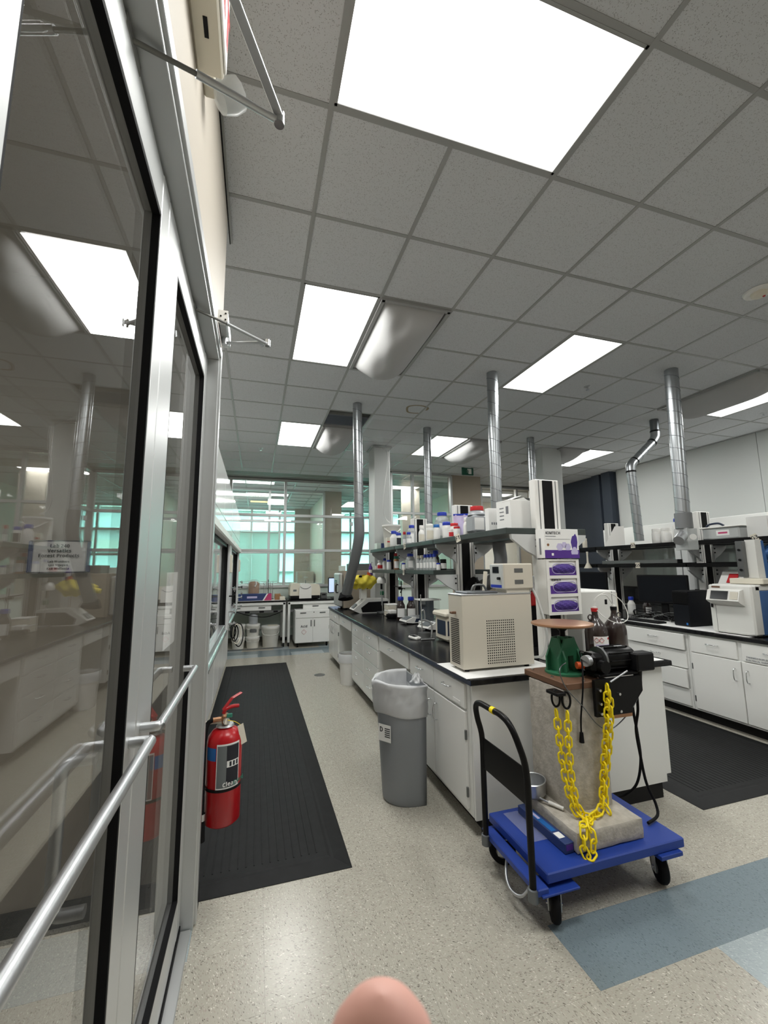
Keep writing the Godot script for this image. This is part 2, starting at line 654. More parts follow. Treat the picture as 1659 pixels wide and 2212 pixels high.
func build_floor() -> void:
	var f := struct("floor", "speckled beige vinyl tile floor with blue-grey border tiles")
	part(f, "slab", G.new().box(Vector3(2.5, -0.055, -7.0), Vector3(14.5, 0.1, 20.0)), M["baseboard"])
	var cells := []
	for i in range(-20, 29):
		for j in range(-46, 16):
			var c := Vector3(FX + (i + 0.5) * FT, 0, FZ + (j + 0.5) * FT)
			var seen := c.z < -0.95 and c.z > -9.9 and c.x > -1.6 and c.x < 4.55
			if c.x > 1.36 and c.x < 2.8 and c.z < -2.55 and c.z > -7.5:
				seen = false
			if c.x < -0.5 and c.z < -2.4:
				seen = false
			if c.x > -0.45 and c.x < 0.45 and c.z < -2.6 and c.z > -7.4:
				seen = false
			if c.x > 2.8 and c.z < -2.5:
				seen = false
			var d := Vector2(c.x, c.z).length()
			cells.append([d if seen else 1000.0 + d, i, j])
	cells.sort_custom(func(a, b): return a[0] < b[0])
	var one := G.new().box(Vector3(0, -0.002, 0), Vector3(FT - 0.0005, 0.004, FT - 0.0005)).mesh()
	var rest := {}
	for k in cells.size():
		var i: int = cells[k][1]
		var j: int = cells[k][2]
		var kind := tile_kind(i, j)
		var c := Vector3(FX + (i + 0.5) * FT, 0, FZ + (j + 0.5) * FT)
		if k < 296 and cells[k][0] < 1000.0:
			part(f, "tile", one, M[kind], Transform3D(Basis(), c))
		else:
			if not rest.has(kind):
				rest[kind] = G.new()
			var h := FT / 2 - 0.00025
			rest[kind].quad(c + Vector3(-h, -0.0002, h), c + Vector3(h, -0.0002, h), c + Vector3(h, -0.0002, -h), c + Vector3(-h, -0.0002, -h))
	for kind in rest:
		var o := part(f, "tile_field", rest[kind], M[kind])
		o.set_meta("kind", "stuff")
	# drain cover in the aisle
	var d := thing("floor_drain", "small round metal drain cover set in the aisle floor", "drain", Vector3(0.97, 0, -6.55))
	part(d, "cover", G.new().lathe([[0.0, 0.0], [0.07, 0.0], [0.068, 0.003], [0.0, 0.003]], 24), M["aluminium_dark"])
	part(d, "rim", G.new().lathe([[0.07, 0.0], [0.082, 0.0], [0.08, 0.004], [0.07, 0.004]], 24), M["seam_steel"])

var light_cells := [[0, -1, 2, 1], [0, 2, 1, 2], [4, 2, 1, 2], [0, 7, 1, 2], [4, 7, 1, 2], [9, 7, 1, 2], [9, 2, 1, 2], [4, -3, 1, 2], [9, -3, 1, 2]]
var sock_cells := [[1, 2], [1, 7], [5, 7], [8, 7], [8, 2]]

func build_ceiling() -> void:
	var c := struct("ceiling", "suspended grey-white ceiling of pitted boards in a metal grid")
	var skip := {}
	var owner_of := {}
	for k in light_cells.size():
		var l = light_cells[k]
		for a in l[2]:
			for b in l[3]:
				skip[Vector2i(l[0] + a, l[1] + b)] = true
				owner_of[Vector2i(l[0] + a, l[1] + b)] = k
	for k in sock_cells.size():
		for b in 2:
			skip[Vector2i(sock_cells[k][0], sock_cells[k][1] + b)] = true
			owner_of[Vector2i(sock_cells[k][0], sock_cells[k][1] + b)] = 100 + k
	skip[Vector2i(1, 6)] = true
	var one := G.new().box(Vector3(0, 0.012, 0), Vector3(T - 0.012, 0.018, T - 0.012)).mesh()
	var rest := G.new()
	for i in range(-3, 14):
		for j in range(-8, 13):
			if skip.has(Vector2i(i, j)):
				continue
			var p := Vector3(GX + (i + 0.5) * T, CEIL, GZ - (j + 0.5) * T)
			if p.x < -0.35 and p.z > -2.4:
				continue
			if j >= -2 and i >= -2:
				part(c, "board", one, M["board"], Transform3D(Basis(), p))
			else:
				rest.box(p + Vector3(0, 0.012, 0), Vector3(T - 0.012, 0.018, T - 0.012))
	var o := part(c, "board_field", rest, M["board"])
	o.set_meta("kind", "stuff")
	for i in range(-3, 15):
		var x := GX + i * T
		var run := -99
		for j in range(-8, 14):
			var a: int = owner_of.get(Vector2i(i - 1, j), -1)
			var inside: bool = a >= 0 and a == owner_of.get(Vector2i(i, j), -2)
			var off: bool = inside or j == 13 or (x < -0.3 and GZ - j * T > -2.4)
			if not off and run == -99:
				run = j
			elif off and run != -99:
				var z0 := minf(GZ - run * T, 2.45)
				var z1 := maxf(GZ - j * T, -9.27)
				part(c, "main_tee", G.new().box(Vector3(x, CEIL + 0.01, (z0 + z1) / 2), Vector3(0.024, 0.022, z0 - z1)), M["tee"])
				run = -99
	for j in range(-6, 14):
		var z := GZ - j * T
		var run := -99
		for i in range(-3, 15):
			var a: int = owner_of.get(Vector2i(i, j - 1), -1)
			var inside: bool = a >= 0 and a == owner_of.get(Vector2i(i, j), -2)
			var off: bool = inside or i == 14 or (i < 0 and z > -2.4)
			if not off and run == -99:
				run = i
			elif off and run != -99:
				var x0 := maxf(GX + run * T, -1.5) if run > -1 or z < -2.4 else -0.22
				part(c, "cross_tee", G.new().box(Vector3((x0 + GX + i * T) / 2, CEIL + 0.0105, z), Vector3(GX + i * T - x0, 0.0215, 0.024)), M["tee"])
				run = -99
	for j in range(-6, 2):
		part(c, "cross_tee", G.new().box(Vector3((GX - 0.22) / 2, CEIL + 0.0105, GZ - j * T), Vector3(GX + 0.22, 0.0215, 0.024)), M["tee"])
	# boards above the missing one: the dark void with a pipe across it
	part(c, "deck", G.new().box(Vector3(3.6, 4.33, -4.0), Vector3(12.0, 0.1, 13.2)), M["plenum"])
	part(c, "void_pipe", G.new().cyl(Vector3(0.6, 3.88, -5.78), Vector3(1.8, 3.88, -5.78), 0.05, 14), M["aluminium_dark"])
	part(c, "border", G.new().box(Vector3(3.6, CEIL + 0.012, -9.66), Vector3(10.4, 0.02, 0.74)), M["aluminium_dark"])
	# water stain: a brown ring dried into the boards
	var st := G.new()
	var ring := []
	for k in 40:
		var t := TAU * k / 40.0
		ring.append(Vector3(2.0 + cos(t) * 0.15 * (1.0 + 0.12 * sin(3 * t)), CEIL + 0.0026, -4.97 + sin(t) * 0.17 * (1.0 + 0.1 * cos(2 * t))))
	for k in 34:
		var a: Vector3 = ring[k]
		var b: Vector3 = ring[k + 1]
		var ctr := Vector3(2.0, CEIL + 0.0026, -4.97)
		var ai := ctr + (a - ctr) * 0.8
		var bi := ctr + (b - ctr) * 0.8
		st.quad(a, b, bi, ai)
	part(c, "water_stain", st, M["stain"])

func build_walls() -> void:
	var w := struct("wall_left", "white wall above and beside the glass doors")
	part(w, "header", G.new().box(Vector3(-0.3, 3.515, 0.05), Vector3(0.15, 1.57, 4.9)), M["wall_white"])
	part(w, "pier", G.new().box(Vector3(-0.3, 1.365, -2.343), Vector3(0.15, 2.73, 0.114)), M["wall_white"])
	part(w, "near_pier", G.new().box(Vector3(-0.3, 1.365, 1.068), Vector3(0.15, 2.73, 2.862)), M["wall_white"])
	part(w, "ceiling_angle", G.new().box(Vector3(-0.217, CEIL - 0.004, -0.05), Vector3(0.016, 0.03, 5.1)), M["tee"])
	part(w, "ceiling_gap", G.new().box(Vector3(-0.222, CEIL - 0.022, -0.05), Vector3(0.006, 0.006, 5.1)), M["baseboard"])
	part(w, "baseboard", G.new().box(Vector3(-0.222, 0.05, -2.36), Vector3(0.012, 0.1, 0.08)), M["baseboard"])
	w = struct("wall_corridor", "taupe corridor wall seen through the glass doors")
	part(w, "face", G.new().box(Vector3(-2.45, 2.15, -2.54), Vector3(4.15, 4.3, 0.16)), M["wall_taupe"])
	part(w, "end", G.new().box(Vector3(-4.55, 2.15, 0.0), Vector3(0.1, 4.3, 5.0)), M["wall_taupe"])
	part(w, "opposite", G.new().box(Vector3(-2.45, 2.15, 2.55), Vector3(4.3, 4.3, 0.1)), M["wall_taupe"])
	w = struct("baseboard_corridor")
	part(w, "strip", G.new().box(Vector3(-2.45, 0.05, -2.455), Vector3(4.1, 0.1, 0.012)), M["baseboard"])
	w = struct("ceiling", "plain corridor ceiling beyond the glass doors")
	part(w, "slab", G.new().box(Vector3(-2.45, 3.2, 0.0), Vector3(4.1, 0.1, 5.0)), M["wall_taupe"])
	w = struct("wall_hood_side", "white wall behind the fume hood")
	part(w, "face", G.new().box(Vector3(-1.55, 2.15, -6.3), Vector3(0.1, 4.3, 7.4)), M["wall_white"])
	w = struct("wall_front", "white wall at the near end of the laboratory")
	part(w, "face", G.new().box(Vector3(3.65, 2.15, 2.55), Vector3(8.0, 4.3, 0.1)), M["wall_white"])
	w = struct("wall_right", "pale panelled wall along the far right side")
	for k in 7:
		var z := 2.4 - k * 1.36
		part(w, "panel", G.new().box(Vector3(7.68, 2.15, z - 0.68), Vector3(0.12, 3.1, 1.353), 0.002), M["wall_cool"])
	part(w, "backing", G.new().box(Vector3(7.79, 2.15, -2.4), Vector3(0.1, 4.3, 9.8)), M["wall_cool"])
	w = struct("wall_navy", "dark navy wall section at the far right corner")
	part(w, "face", G.new().box(Vector3(7.74, 2.15, -8.4), Vector3(0.2, 4.3, 2.3)), M["wall_navy"])
	part(w, "pilaster", G.new().box(Vector3(7.6, 2.15, -7.36), Vector3(0.12, 4.3, 0.24)), M["wall_navy"])
	part(w, "pilaster", G.new().box(Vector3(7.6, 2.15, -7.68), Vector3(0.07, 4.3, 0.22)), M["wall_navy"])
	# far walls
	w = struct("wall_back", "low pale wall under the glass partition")
	part(w, "low_wall", G.new().box(Vector3(0.6, 0.59, -10.0), Vector3(4.2, 1.18, 0.1)), M["wall_mint"])
	part(w, "low_wall", G.new().box(Vector3(2.75, 0.59, -9.27), Vector3(0.1, 1.18, 1.5)), M["wall_mint"])
	part(w, "low_wall", G.new().box(Vector3(3.5, 0.59, -8.55), Vector3(1.4, 1.18, 0.1)), M["wall_mint"])
	part(w, "taupe_pier", G.new().box(Vector3(4.6, 2.15, -8.55), Vector3(0.8, 4.3, 0.1)), M["wall_taupe"])
	part(w, "taupe_return", G.new().box(Vector3(4.95, 2.15, -9.05), Vector3(0.1, 4.3, 1.0)), M["wall_taupe"])
	part(w, "taupe_wall", G.new().box(Vector3(7.45, 2.15, -9.5), Vector3(0.78, 4.3, 0.1)), M["wall_taupe"])
	part(w, "lobby_low_wall", G.new().box(Vector3(6.0, 0.55, -9.5), Vector3(2.1, 1.1, 0.1)), M["wall_taupe"])
	part(w, "baseboard", G.new().box(Vector3(0.6, 0.05, -9.945), Vector3(4.2, 0.1, 0.012)), M["aluminium_dark"])
	w = struct("window_1", "floor-to-ceiling glass partition in grey aluminium at the end of the aisle")
	glazing(w, [-1.5, -0.6, 0.62, 2.7], [1.2, 2.02, 2.84, 3.67], -9.95, 0.06, M["pane"])
	w = struct("window_2", "short return of the glass partition beside the square column")
	glazing(w, [-9.95, -9.2, -8.5], [1.2, 2.02, 2.84, 3.67], 2.75, 0.06, M["pane"], true)
	w = struct("window_3", "glass partition bays behind the reagent shelves")
	glazing(w, [2.78, 3.28, 4.22], [1.2, 2.78, 3.67], -8.5, 0.05, M["pane"])
	w = struct("window_4", "lobby glazing beyond the exit sign")
	glazing(w, [5.0, 5.55, 6.62, 7.08], [1.1, 2.3, 3.4, 3.67], -9.45, 0.05, M["pane"])
	w = struct("column_1", "square grey column rising past the reagent shelves")
	part(w, "shaft", G.new().box(Vector3(2.03, 2.15, -6.86), Vector3(0.29, 4.3, 0.34), 0.01), M["wall_cool"])
	part(w, "collar", G.new().box(Vector3(2.03, CEIL - 0.02, -6.86), Vector3(0.35, 0.03, 0.4), 0.005), M["tee"])
	w = struct("column_2", "square grey column behind the tall rack post")
	part(w, "shaft", G.new().box(Vector3(5.02, 2.15, -6.25), Vector3(0.42, 4.3, 0.42), 0.01), M["wall_cool"])

# panes between mullions at xs and rails at ys; across: the wall runs along z at x = depth
func glazing(w: Node3D, xs: Array, ys: Array, depth: float, bar: float, pane: Material, across := false) -> void:
	var b := Basis(Vector3(0, 0, 1), Vector3(0, 1, 0), Vector3(-1, 0, 0)) if across else Basis()
	var o := Vector3(depth, 0, 0) if across else Vector3(0, 0, depth)
	var xf := Transform3D(b, o)
	for x in xs:
		part(w, "mullion", G.new().box(Vector3(x, (ys[0] + ys[-1]) / 2, 0), Vector3(bar, ys[-1] - ys[0], 0.1), 0.003), M["aluminium"], xf)
	for y in ys:
		part(w, "rail", G.new().box(Vector3((xs[0] + xs[-1]) / 2, y, 0.002), Vector3(xs[-1] - xs[0], bar, 0.098), 0.003), M["aluminium"], xf)
	for i in xs.size() - 1:
		for j in ys.size() - 1:
			part(w, "glass_pane", G.new().box(Vector3((xs[i] + xs[i + 1]) / 2, (ys[j] + ys[j + 1]) / 2, 0), Vector3(xs[i + 1] - xs[i] - bar + 0.01, ys[j + 1] - ys[j] - bar + 0.01, 0.008)), pane, xf)

# one leaf from zn (nearer the camera) to zf, glass at x = -0.303; wn, wf: widths of the two stiles
func leaf(called: String, label: String, zn: float, zf: float, wn: float, wf: float, bar_n: float, bar_f: float, pull_z: float) -> void:
	var d := struct(called, label)
	var sx := -0.3
	var top := 2.695
	var gn := zn - wn
	var gf := zf + wf
	var gc := (gn + gf) / 2
	var gw := gn - gf
	for q in [[zn - wn / 2, wn], [zf + wf / 2, wf]]:
		part(d, "stile", G.new().box(Vector3(sx, 0.02 + (top - 0.02) / 2, q[0]), Vector3(0.046, top - 0.02, q[1]), 0.003), M["aluminium"])
	part(d, "top_rail", G.new().box(Vector3(sx, 2.63, gc), Vector3(0.044, 0.12, gw), 0.003), M["aluminium"])
	part(d, "bottom_rail", G.new().box(Vector3(sx, 0.105, gc), Vector3(0.044, 0.17, gw), 0.003), M["aluminium"])
	part(d, "sweep", G.new().box(Vector3(sx + 0.024, 0.02, (zn + zf) / 2), Vector3(0.008, 0.035, zn - zf - 0.01), 0.001), M["rubber"])
	part(d, "glass_pane", G.new().box(Vector3(-0.303, 1.385, gc), Vector3(0.01, 2.4, gw + 0.01)), M["door_pane"])
	for z in [gn - 0.005, gf + 0.005]:
		part(d, "gasket", G.new().box(Vector3(sx + 0.012, 1.38, z), Vector3(0.02, 2.38, 0.01)), M["rubber"])
	for y in [2.564, 0.196]:
		part(d, "gasket", G.new().box(Vector3(sx + 0.012, y, gc), Vector3(0.02, 0.012, gw)), M["rubber"])
	# push bar across the leaf, turned back into the stile at both ends
	var y := 1.19
	var bx := -0.231
	var p := curve([Vector3(-0.277, y, bar_n), Vector3(bx - 0.016, y, bar_n), Vector3(bx - 0.003, y, bar_n - 0.007), Vector3(bx, y, bar_n - 0.03), Vector3(bx, y, (bar_n + bar_f) / 2), Vector3(bx, y, bar_f + 0.03), Vector3(bx - 0.003, y, bar_f + 0.007), Vector3(bx - 0.016, y, bar_f), Vector3(-0.277, y, bar_f)], 4)
	part(d, "push_bar", G.new().tube(p, 0.0125, 14), M["satin_steel"])
	# upright pull on the corridor side
	var q := curve([Vector3(-0.323, y, pull_z), Vector3(-0.36, y, pull_z), Vector3(-0.378, y - 0.006, pull_z), Vector3(-0.386, y - 0.03, pull_z), Vector3(-0.386, y - 0.15, pull_z), Vector3(-0.386, y - 0.27, pull_z), Vector3(-0.378, y - 0.294, pull_z), Vector3(-0.36, y - 0.3, pull_z), Vector3(-0.323, y - 0.3, pull_z)], 4)
	part(d, "pull_handle", G.new().tube(q, 0.0125, 12), M["satin_steel"])

func build_doors() -> void:
	var f := struct("trim_1", "grey aluminium frame around the glass doors")
	part(f, "far_jamb", G.new().box(Vector3(-0.3, 1.355, -2.268), Vector3(0.156, 2.71, 0.036), 0.002), M["aluminium"])
	part(f, "near_jamb", G.new().box(Vector3(-0.3, 1.355, -0.382), Vector3(0.156, 2.71, 0.036), 0.002), M["aluminium"])
	part(f, "head", G.new().box(Vector3(-0.3, 2.728, -1.325), Vector3(0.156, 0.036, 1.92), 0.002), M["aluminium"])
	part(f, "casing", G.new().box(Vector3(-0.219, 2.755, -1.25), Vector3(0.014, 0.05, 2.13), 0.002), M["aluminium"])
	part(f, "casing", G.new().box(Vector3(-0.219, 1.37, -2.29), Vector3(0.014, 2.72, 0.05), 0.002), M["aluminium"])
	part(f, "stop", G.new().box(Vector3(-0.345, 2.698, -1.325), Vector3(0.03, 0.024, 1.84), 0.002), M["aluminium"])
	part(f, "threshold", G.new().box(Vector3(-0.3, 0.006, -1.325), Vector3(0.14, 0.012, 1.84), 0.003), M["aluminium"])
	leaf("door_1", "near leaf of the glass double door, beside the camera", -0.405, -1.238, 0.088, 0.085, -0.45, -1.19, -1.12)
	leaf("door_2", "far leaf of the glass double door, with a white paper notice", -1.243, -2.246, 0.16, 0.09, -1.29, -1.97, -1.36)
	# notice taped to the far leaf, room sign on the corridor wall
	var n := thing("paper_notice", "blank white paper notice taped behind the far glass door leaf", "paper", Vector3(-0.3125, 1.45, -1.82))
	part(n, "sheet", G.new().box(Vector3(), Vector3(0.0012, 0.28, 0.216)), M["paper"])
	var s := thing("room_sign", "curved room sign reading Lab 240 on the taupe corridor wall", "sign", Vector3(-0.93, 1.67, -2.448))
	var rows := []
	for j in 2:
		var r := []
		for i in 13:
			var x := -0.115 + 0.23 * i / 12.0
			r.append(Vector3(x, -0.074 + 0.148 * j, 0.004 + 0.012 * (1.0 - pow(x / 0.115, 2))))
		rows.append(r)
	part(s, "plate", G.new().sheet(rows), M["paper"])
	part(s, "backing", G.new().box(Vector3(0, 0, 0), Vector3(0.262, 0.152, 0.008), 0.002), M["box_navy"])
	for sx in [-1, 1]:
		part(s, "side_channel", G.new().box(Vector3(0.123 * sx, 0, 0.006), Vector3(0.018, 0.156, 0.014), 0.004), M["box_navy"])
	part(s, "top_rim", G.new().box(Vector3(0, 0.077, 0.008), Vector3(0.25, 0.006, 0.014), 0.002), M["ink"])
	part(s, "bottom_rim", G.new().box(Vector3(0, -0.077, 0.008), Vector3(0.25, 0.006, 0.014), 0.002), M["ink"])
	var lines := [["Lab 240", 0.019, 0.052], ["Versatics", 0.019, 0.028], ["Forest Products", 0.019, 0.004], ["Lab Monitors", 0.012, -0.025], ["Lan Nguyen", 0.012, -0.042], ["Kait Wollenta", 0.012, -0.059]]
	for l in lines:
		words(s, "lettering", l[0], l[1] * 0.9, M["ink"], at(0, l[2], 0.0168))
	# door closers on the lab side: body on the head, two-piece arm
	for k in 2:
		var zt: float = [-0.96, -2.08][k]       # elbow
		var zb: float = [-0.5, -2.12][k]       # body
		var zd: float = [-0.84, -1.78][k]       # shoe on the leaf
		var c := thing("door_closer", ["silver door closer with folded arm on the head of the near door leaf", "silver door closer with folded arm beside the far jamb"][k], "door closer", Vector3(-0.212, 2.8, zb))
		part(c, "body", G.new().box(Vector3(0.022, 0.02, -0.02), Vector3(0.044, 0.075, 0.24), 0.008), M["aluminium"])
		part(c, "cover_plate", G.new().box(Vector3(0.022, 0.02, 0.102), Vector3(0.046, 0.066, 0.004), 0.001), M["white_plastic"])
		for b in [Vector3(0.034, 0.036, 0.105), Vector3(0.034, 0.004, 0.105), Vector3(0.012, 0.02, 0.105)]:
			part(c, "screw", G.new().cyl(b, b + Vector3(0, 0, 0.003), 0.004, 10), M["black_metal"])
		part(c, "spindle", G.new().cyl(Vector3(0.024, -0.055, -0.03), Vector3(0.024, -0.01, -0.03), 0.016, 14), M["satin_steel"])
		var e := Vector3(0.235, -0.045, zt - zb)
		part(c, "main_arm", G.new().bar(Vector3(0.024, -0.045, -0.03), e, 0.022, 0.008, 0.002), M["satin_steel"])
		var sh := Vector3(-0.066, -0.11, zd - zb)
		var mid := e + (sh - e) * 0.62
		part(c, "forearm_sleeve", G.new().cyl(e + Vector3(0, -0.012, 0), mid, 0.0085, 12), M["satin_steel"])
		part(c, "forearm_rod", G.new().cyl(mid, sh, 0.0055, 10), M["aluminium_dark"])
		part(c, "elbow", G.new().cyl(e + Vector3(0, -0.022, 0), e + Vector3(0, 0.012, 0), 0.013, 16), M["steel"])
		part(c, "shoe", G.new().box(sh + Vector3(-0.006, 0, -0.01), Vector3(0.016, 0.03, 0.1), 0.003), M["aluminium_dark"])

func build_back_rooms() -> void:
	var w := struct("wall_beyond", "shell of the rooms beyond the glass partition")
	part(w, "side", G.new().box(Vector3(-2.0, 2.15, -12.6), Vector3(0.1, 4.3, 5.2)), M["wall_mint"])
	part(w, "side", G.new().box(Vector3(8.4, 2.15, -12.2), Vector3(0.1, 4.3, 5.6)), M["wall_taupe"])
	part(w, "taupe_pier", G.new().box(Vector3(2.0, 2.15, -11.35), Vector3(0.46, 4.3, 0.16)), M["wall_taupe"])
	part(w, "cream_wall", G.new().box(Vector3(1.86, 2.15, -13.2), Vector3(0.1, 4.3, 3.5)), M["cream"])
	part(w, "far_pier", G.new().box(Vector3(1.55, 2.15, -14.95), Vector3(0.56, 4.3, 0.12)), M["wall_taupe"])
	part(w, "far_low_wall", G.new().box(Vector3(3.2, 0.55, -15.05), Vector3(10.4, 1.1, 0.12)), M["wall_mint"])
	part(w, "office_wall", G.new().box(Vector3(5.3, 2.15, -12.5), Vector3(0.1, 4.3, 5.0)), M["cream"])
	part(w, "lobby_wall", G.new().box(Vector3(6.9, 2.15, -12.0), Vector3(3.0, 4.3, 0.1)), M["cream"])
	part(w, "cut_wall", G.new().box(Vector3(3.95, 2.15, -10.4), Vector3(0.5, 4.3, 0.1)), M["cream"])
	w = struct("ceiling", "pale ceiling of the rooms beyond the glass partition")
	part(w, "slab", G.new().box(Vector3(3.2, CEIL + 0.06, -12.58), Vector3(10.6, 0.1, 5.05)), M["board"])
	for x in [-0.9, -0.3, 0.3, 0.9, 1.5, 2.8, 3.4]:
		part(w, "tee_bar", G.new().box(Vector3(x, CEIL + 0.004, -12.55), Vector3(0.024, 0.02, 4.9)), M["tee"])
	for z in [-10.7, -11.9, -12.5, -13.1, -13.7, -14.3]:
		part(w, "tee_bar", G.new().box(Vector3(1.5, CEIL + 0.005, z), Vector3(6.8, 0.02, 0.024)), M["tee"])
	w = struct("window_5", "second glazed screen beyond the corridor")
	glazing(w, [-2.0, -0.9, 0.3, 1.74], [1.18, 2.03, 2.85, 3.68], -11.3, 0.06, M["pane"])
	part(w, "low_wall", G.new().box(Vector3(-0.13, 0.59, -11.3), Vector3(3.74, 1.18, 0.08)), M["wall_mint"])
	w = struct("window_6", "outside windows with green-tinted panes")
	glazing(w, [-2.0, -1.0, -0.19, 0.75, 1.3], [1.1, 2.88, 3.68], -15.0, 0.07, M["tinted_pane"])
	w = struct("window_7", "outside windows with green-tinted panes behind the duct")
	glazing(w, [1.8, 2.4, 3.3, 4.2, 5.2], [1.1, 2.1, 2.9, 3.68], -15.0, 0.07, M["tinted_pane"])
	w = struct("wall_outside", "pale building across the street")
	for k in 9:
		part(w, "storey_band", G.new().box(Vector3(2.0, -2.0 + k * 1.25, -27.0 + 0.15 * (k % 2)), Vector3(40.0, 0.62 if k % 2 == 0 else 0.63, 0.4)), M["wall_white"] if k % 2 == 0 else M["wall_cool"])
	part(w, "facade", G.new().box(Vector3(2.0, 2.5, -27.4), Vector3(40.0, 11.0, 0.3)), M["wall_cool"])
	# translucent roller blinds over the lower panes
	for k in 3:
		var x: float = [-1.5, -0.6, 0.28][k]
		var b := thing("roller_blind", "pale green roller blind drawn over the lower outside window", "blind", Vector3(x, 1.15, -14.9), 0.0, "drawn roller blinds")
		part(b, "cloth", G.new().box(Vector3(0, 0.85, 0), Vector3(0.86, 1.7, 0.004)), M["blind"])
		part(b, "roller", G.new().cyl(Vector3(-0.43, 1.71, 0), Vector3(0.43, 1.71, 0), 0.025, 12), M["aluminium"])
		part(b, "bottom_bar", G.new().box(Vector3(0, 0.01, 0), Vector3(0.86, 0.03, 0.012), 0.003), M["aluminium"])
	var s := thing("window_sign", "small grey strip sign on the far window", "sign", Vector3(0.42, 2.15, -14.86))
	part(s, "strip", G.new().box(Vector3(), Vector3(0.34, 0.05, 0.004)), M["grey_print"])
	var c := thing("filing_cabinet", "tall taupe filing cabinet in the room beyond the glass", "filing cabinet", Vector3(1.5, 0, -13.6))
	part(c, "body", G.new().box(Vector3(0, 0.75, 0), Vector3(0.5, 1.5, 0.6), 0.006), M["wall_taupe"])
	for k in 4:
		var dr := part(c, "drawer", G.new().box(Vector3(0, 0.2 + k * 0.37, 0.305), Vector3(0.46, 0.34, 0.02), 0.004), M["wall_taupe"])
		part(dr, "handle", G.new().box(Vector3(0, 0.22 + k * 0.37, 0.32), Vector3(0.12, 0.02, 0.014), 0.003), M["aluminium"])

# ---------------------------------------------------------------- lamps
func area(o: Node3D, p: Vector3, size: Vector2, energy: float, col := Color(1.0, 1.0, 0.985)) -> void:
	var l := AreaLight3D.new()
	l.name = "panel_glow"
	o.add_child(l)
	l.position = p
	l.rotation_degrees = Vector3(-90, 0, 0)
	l.area_size = size
	l.area_normalize_energy = true
	l.light_energy = energy
	l.light_color = col
	l.area_range = 30.0
	l.shadow_enabled = true

func troffer(at_: Vector3, sx: float, sz: float, label: String, group: String, energy: float, glow := "glow_panel") -> void:
	var o := thing("ceiling_light", label, "light", at_, 0.0, group)
	var ix := sx - 0.05
	var iz := sz - 0.05
	var fr := G.new()
	for s in [-1, 1]:
		fr.box(Vector3(s * (sx / 2 - 0.0185), 0.004, 0), Vector3(0.013, 0.012, sz - 0.024))
		fr.box(Vector3(0, 0.004, s * (sz / 2 - 0.0185)), Vector3(sx - 0.024, 0.012, 0.013))
	part(o, "frame", fr, M["tee"])
	part(o, "diffuser", G.new().box(Vector3(0, 0.006, 0), Vector3(ix, 0.006, iz)), M[glow])
	part(o, "housing", G.new().box(Vector3(0, 0.06, 0), Vector3(sx - 0.03, 0.09, sz - 0.03)), M["tee"])
	if energy > 0.0:
		area(o, Vector3(0, -0.012, 0), Vector2(ix, iz), energy)

var light_labels := ["large glowing ceiling light panel set crosswise by the glass doors", "recessed ceiling light panel over the left aisle after the crosswise panel", "recessed ceiling light panel over the island right of the duct behind the carton", "recessed ceiling light panel beside the missing ceiling board", "recessed ceiling light panel over the far island by the exit sign", "recessed ceiling light panel close to the dark navy wall", "recessed ceiling light panel before the pale right wall, half hidden by a diffuser", "recessed ceiling light panel over the near end of the island", "recessed ceiling light panel over the near end of the right bench"]

func build_lights() -> void:
	for k in light_cells.size():
		var l = light_cells[k]
		var p := Vector3(GX + (l[0] + l[2] / 2.0) * T, CEIL, GZ - (l[1] + l[3] / 2.0) * T)
		troffer(p, l[2] * T, l[3] * T, light_labels[k], "" if k == 0 else "recessed ceiling light panels", 3.5)
	troffer(Vector3(-0.2, CEIL, -10.35), 1.2, 0.6, "glowing light panel in the corridor just beyond the glass partition", "", 2.0)
	troffer(Vector3(0.25, CEIL, -12.1), 1.2, 0.5, "glowing light panel in the far room behind the second screen", "", 2.0)
	troffer(Vector3(0.3, CEIL, -13.5), 1.1, 0.4, "warm yellow light panel at the far windows", "", 0.8, "glow_warm")
	troffer(Vector3(3.5, CEIL, -10.2), 1.2, 0.5, "glowing light panel behind the glass bays over the reagent shelves", "", 2.0)
	troffer(Vector3(-2.3, 3.146, -0.7), 1.2, 0.6, "glowing light panel in the side corridor behind the glass doors", "", 1.3)  # added lamp, out of view, put in to lighten the corridor
	troffer(Vector3(6.3, CEIL, -10.6), 1.8, 0.5, "glowing light panel in the lobby beyond the exit sign", "", 2.0)

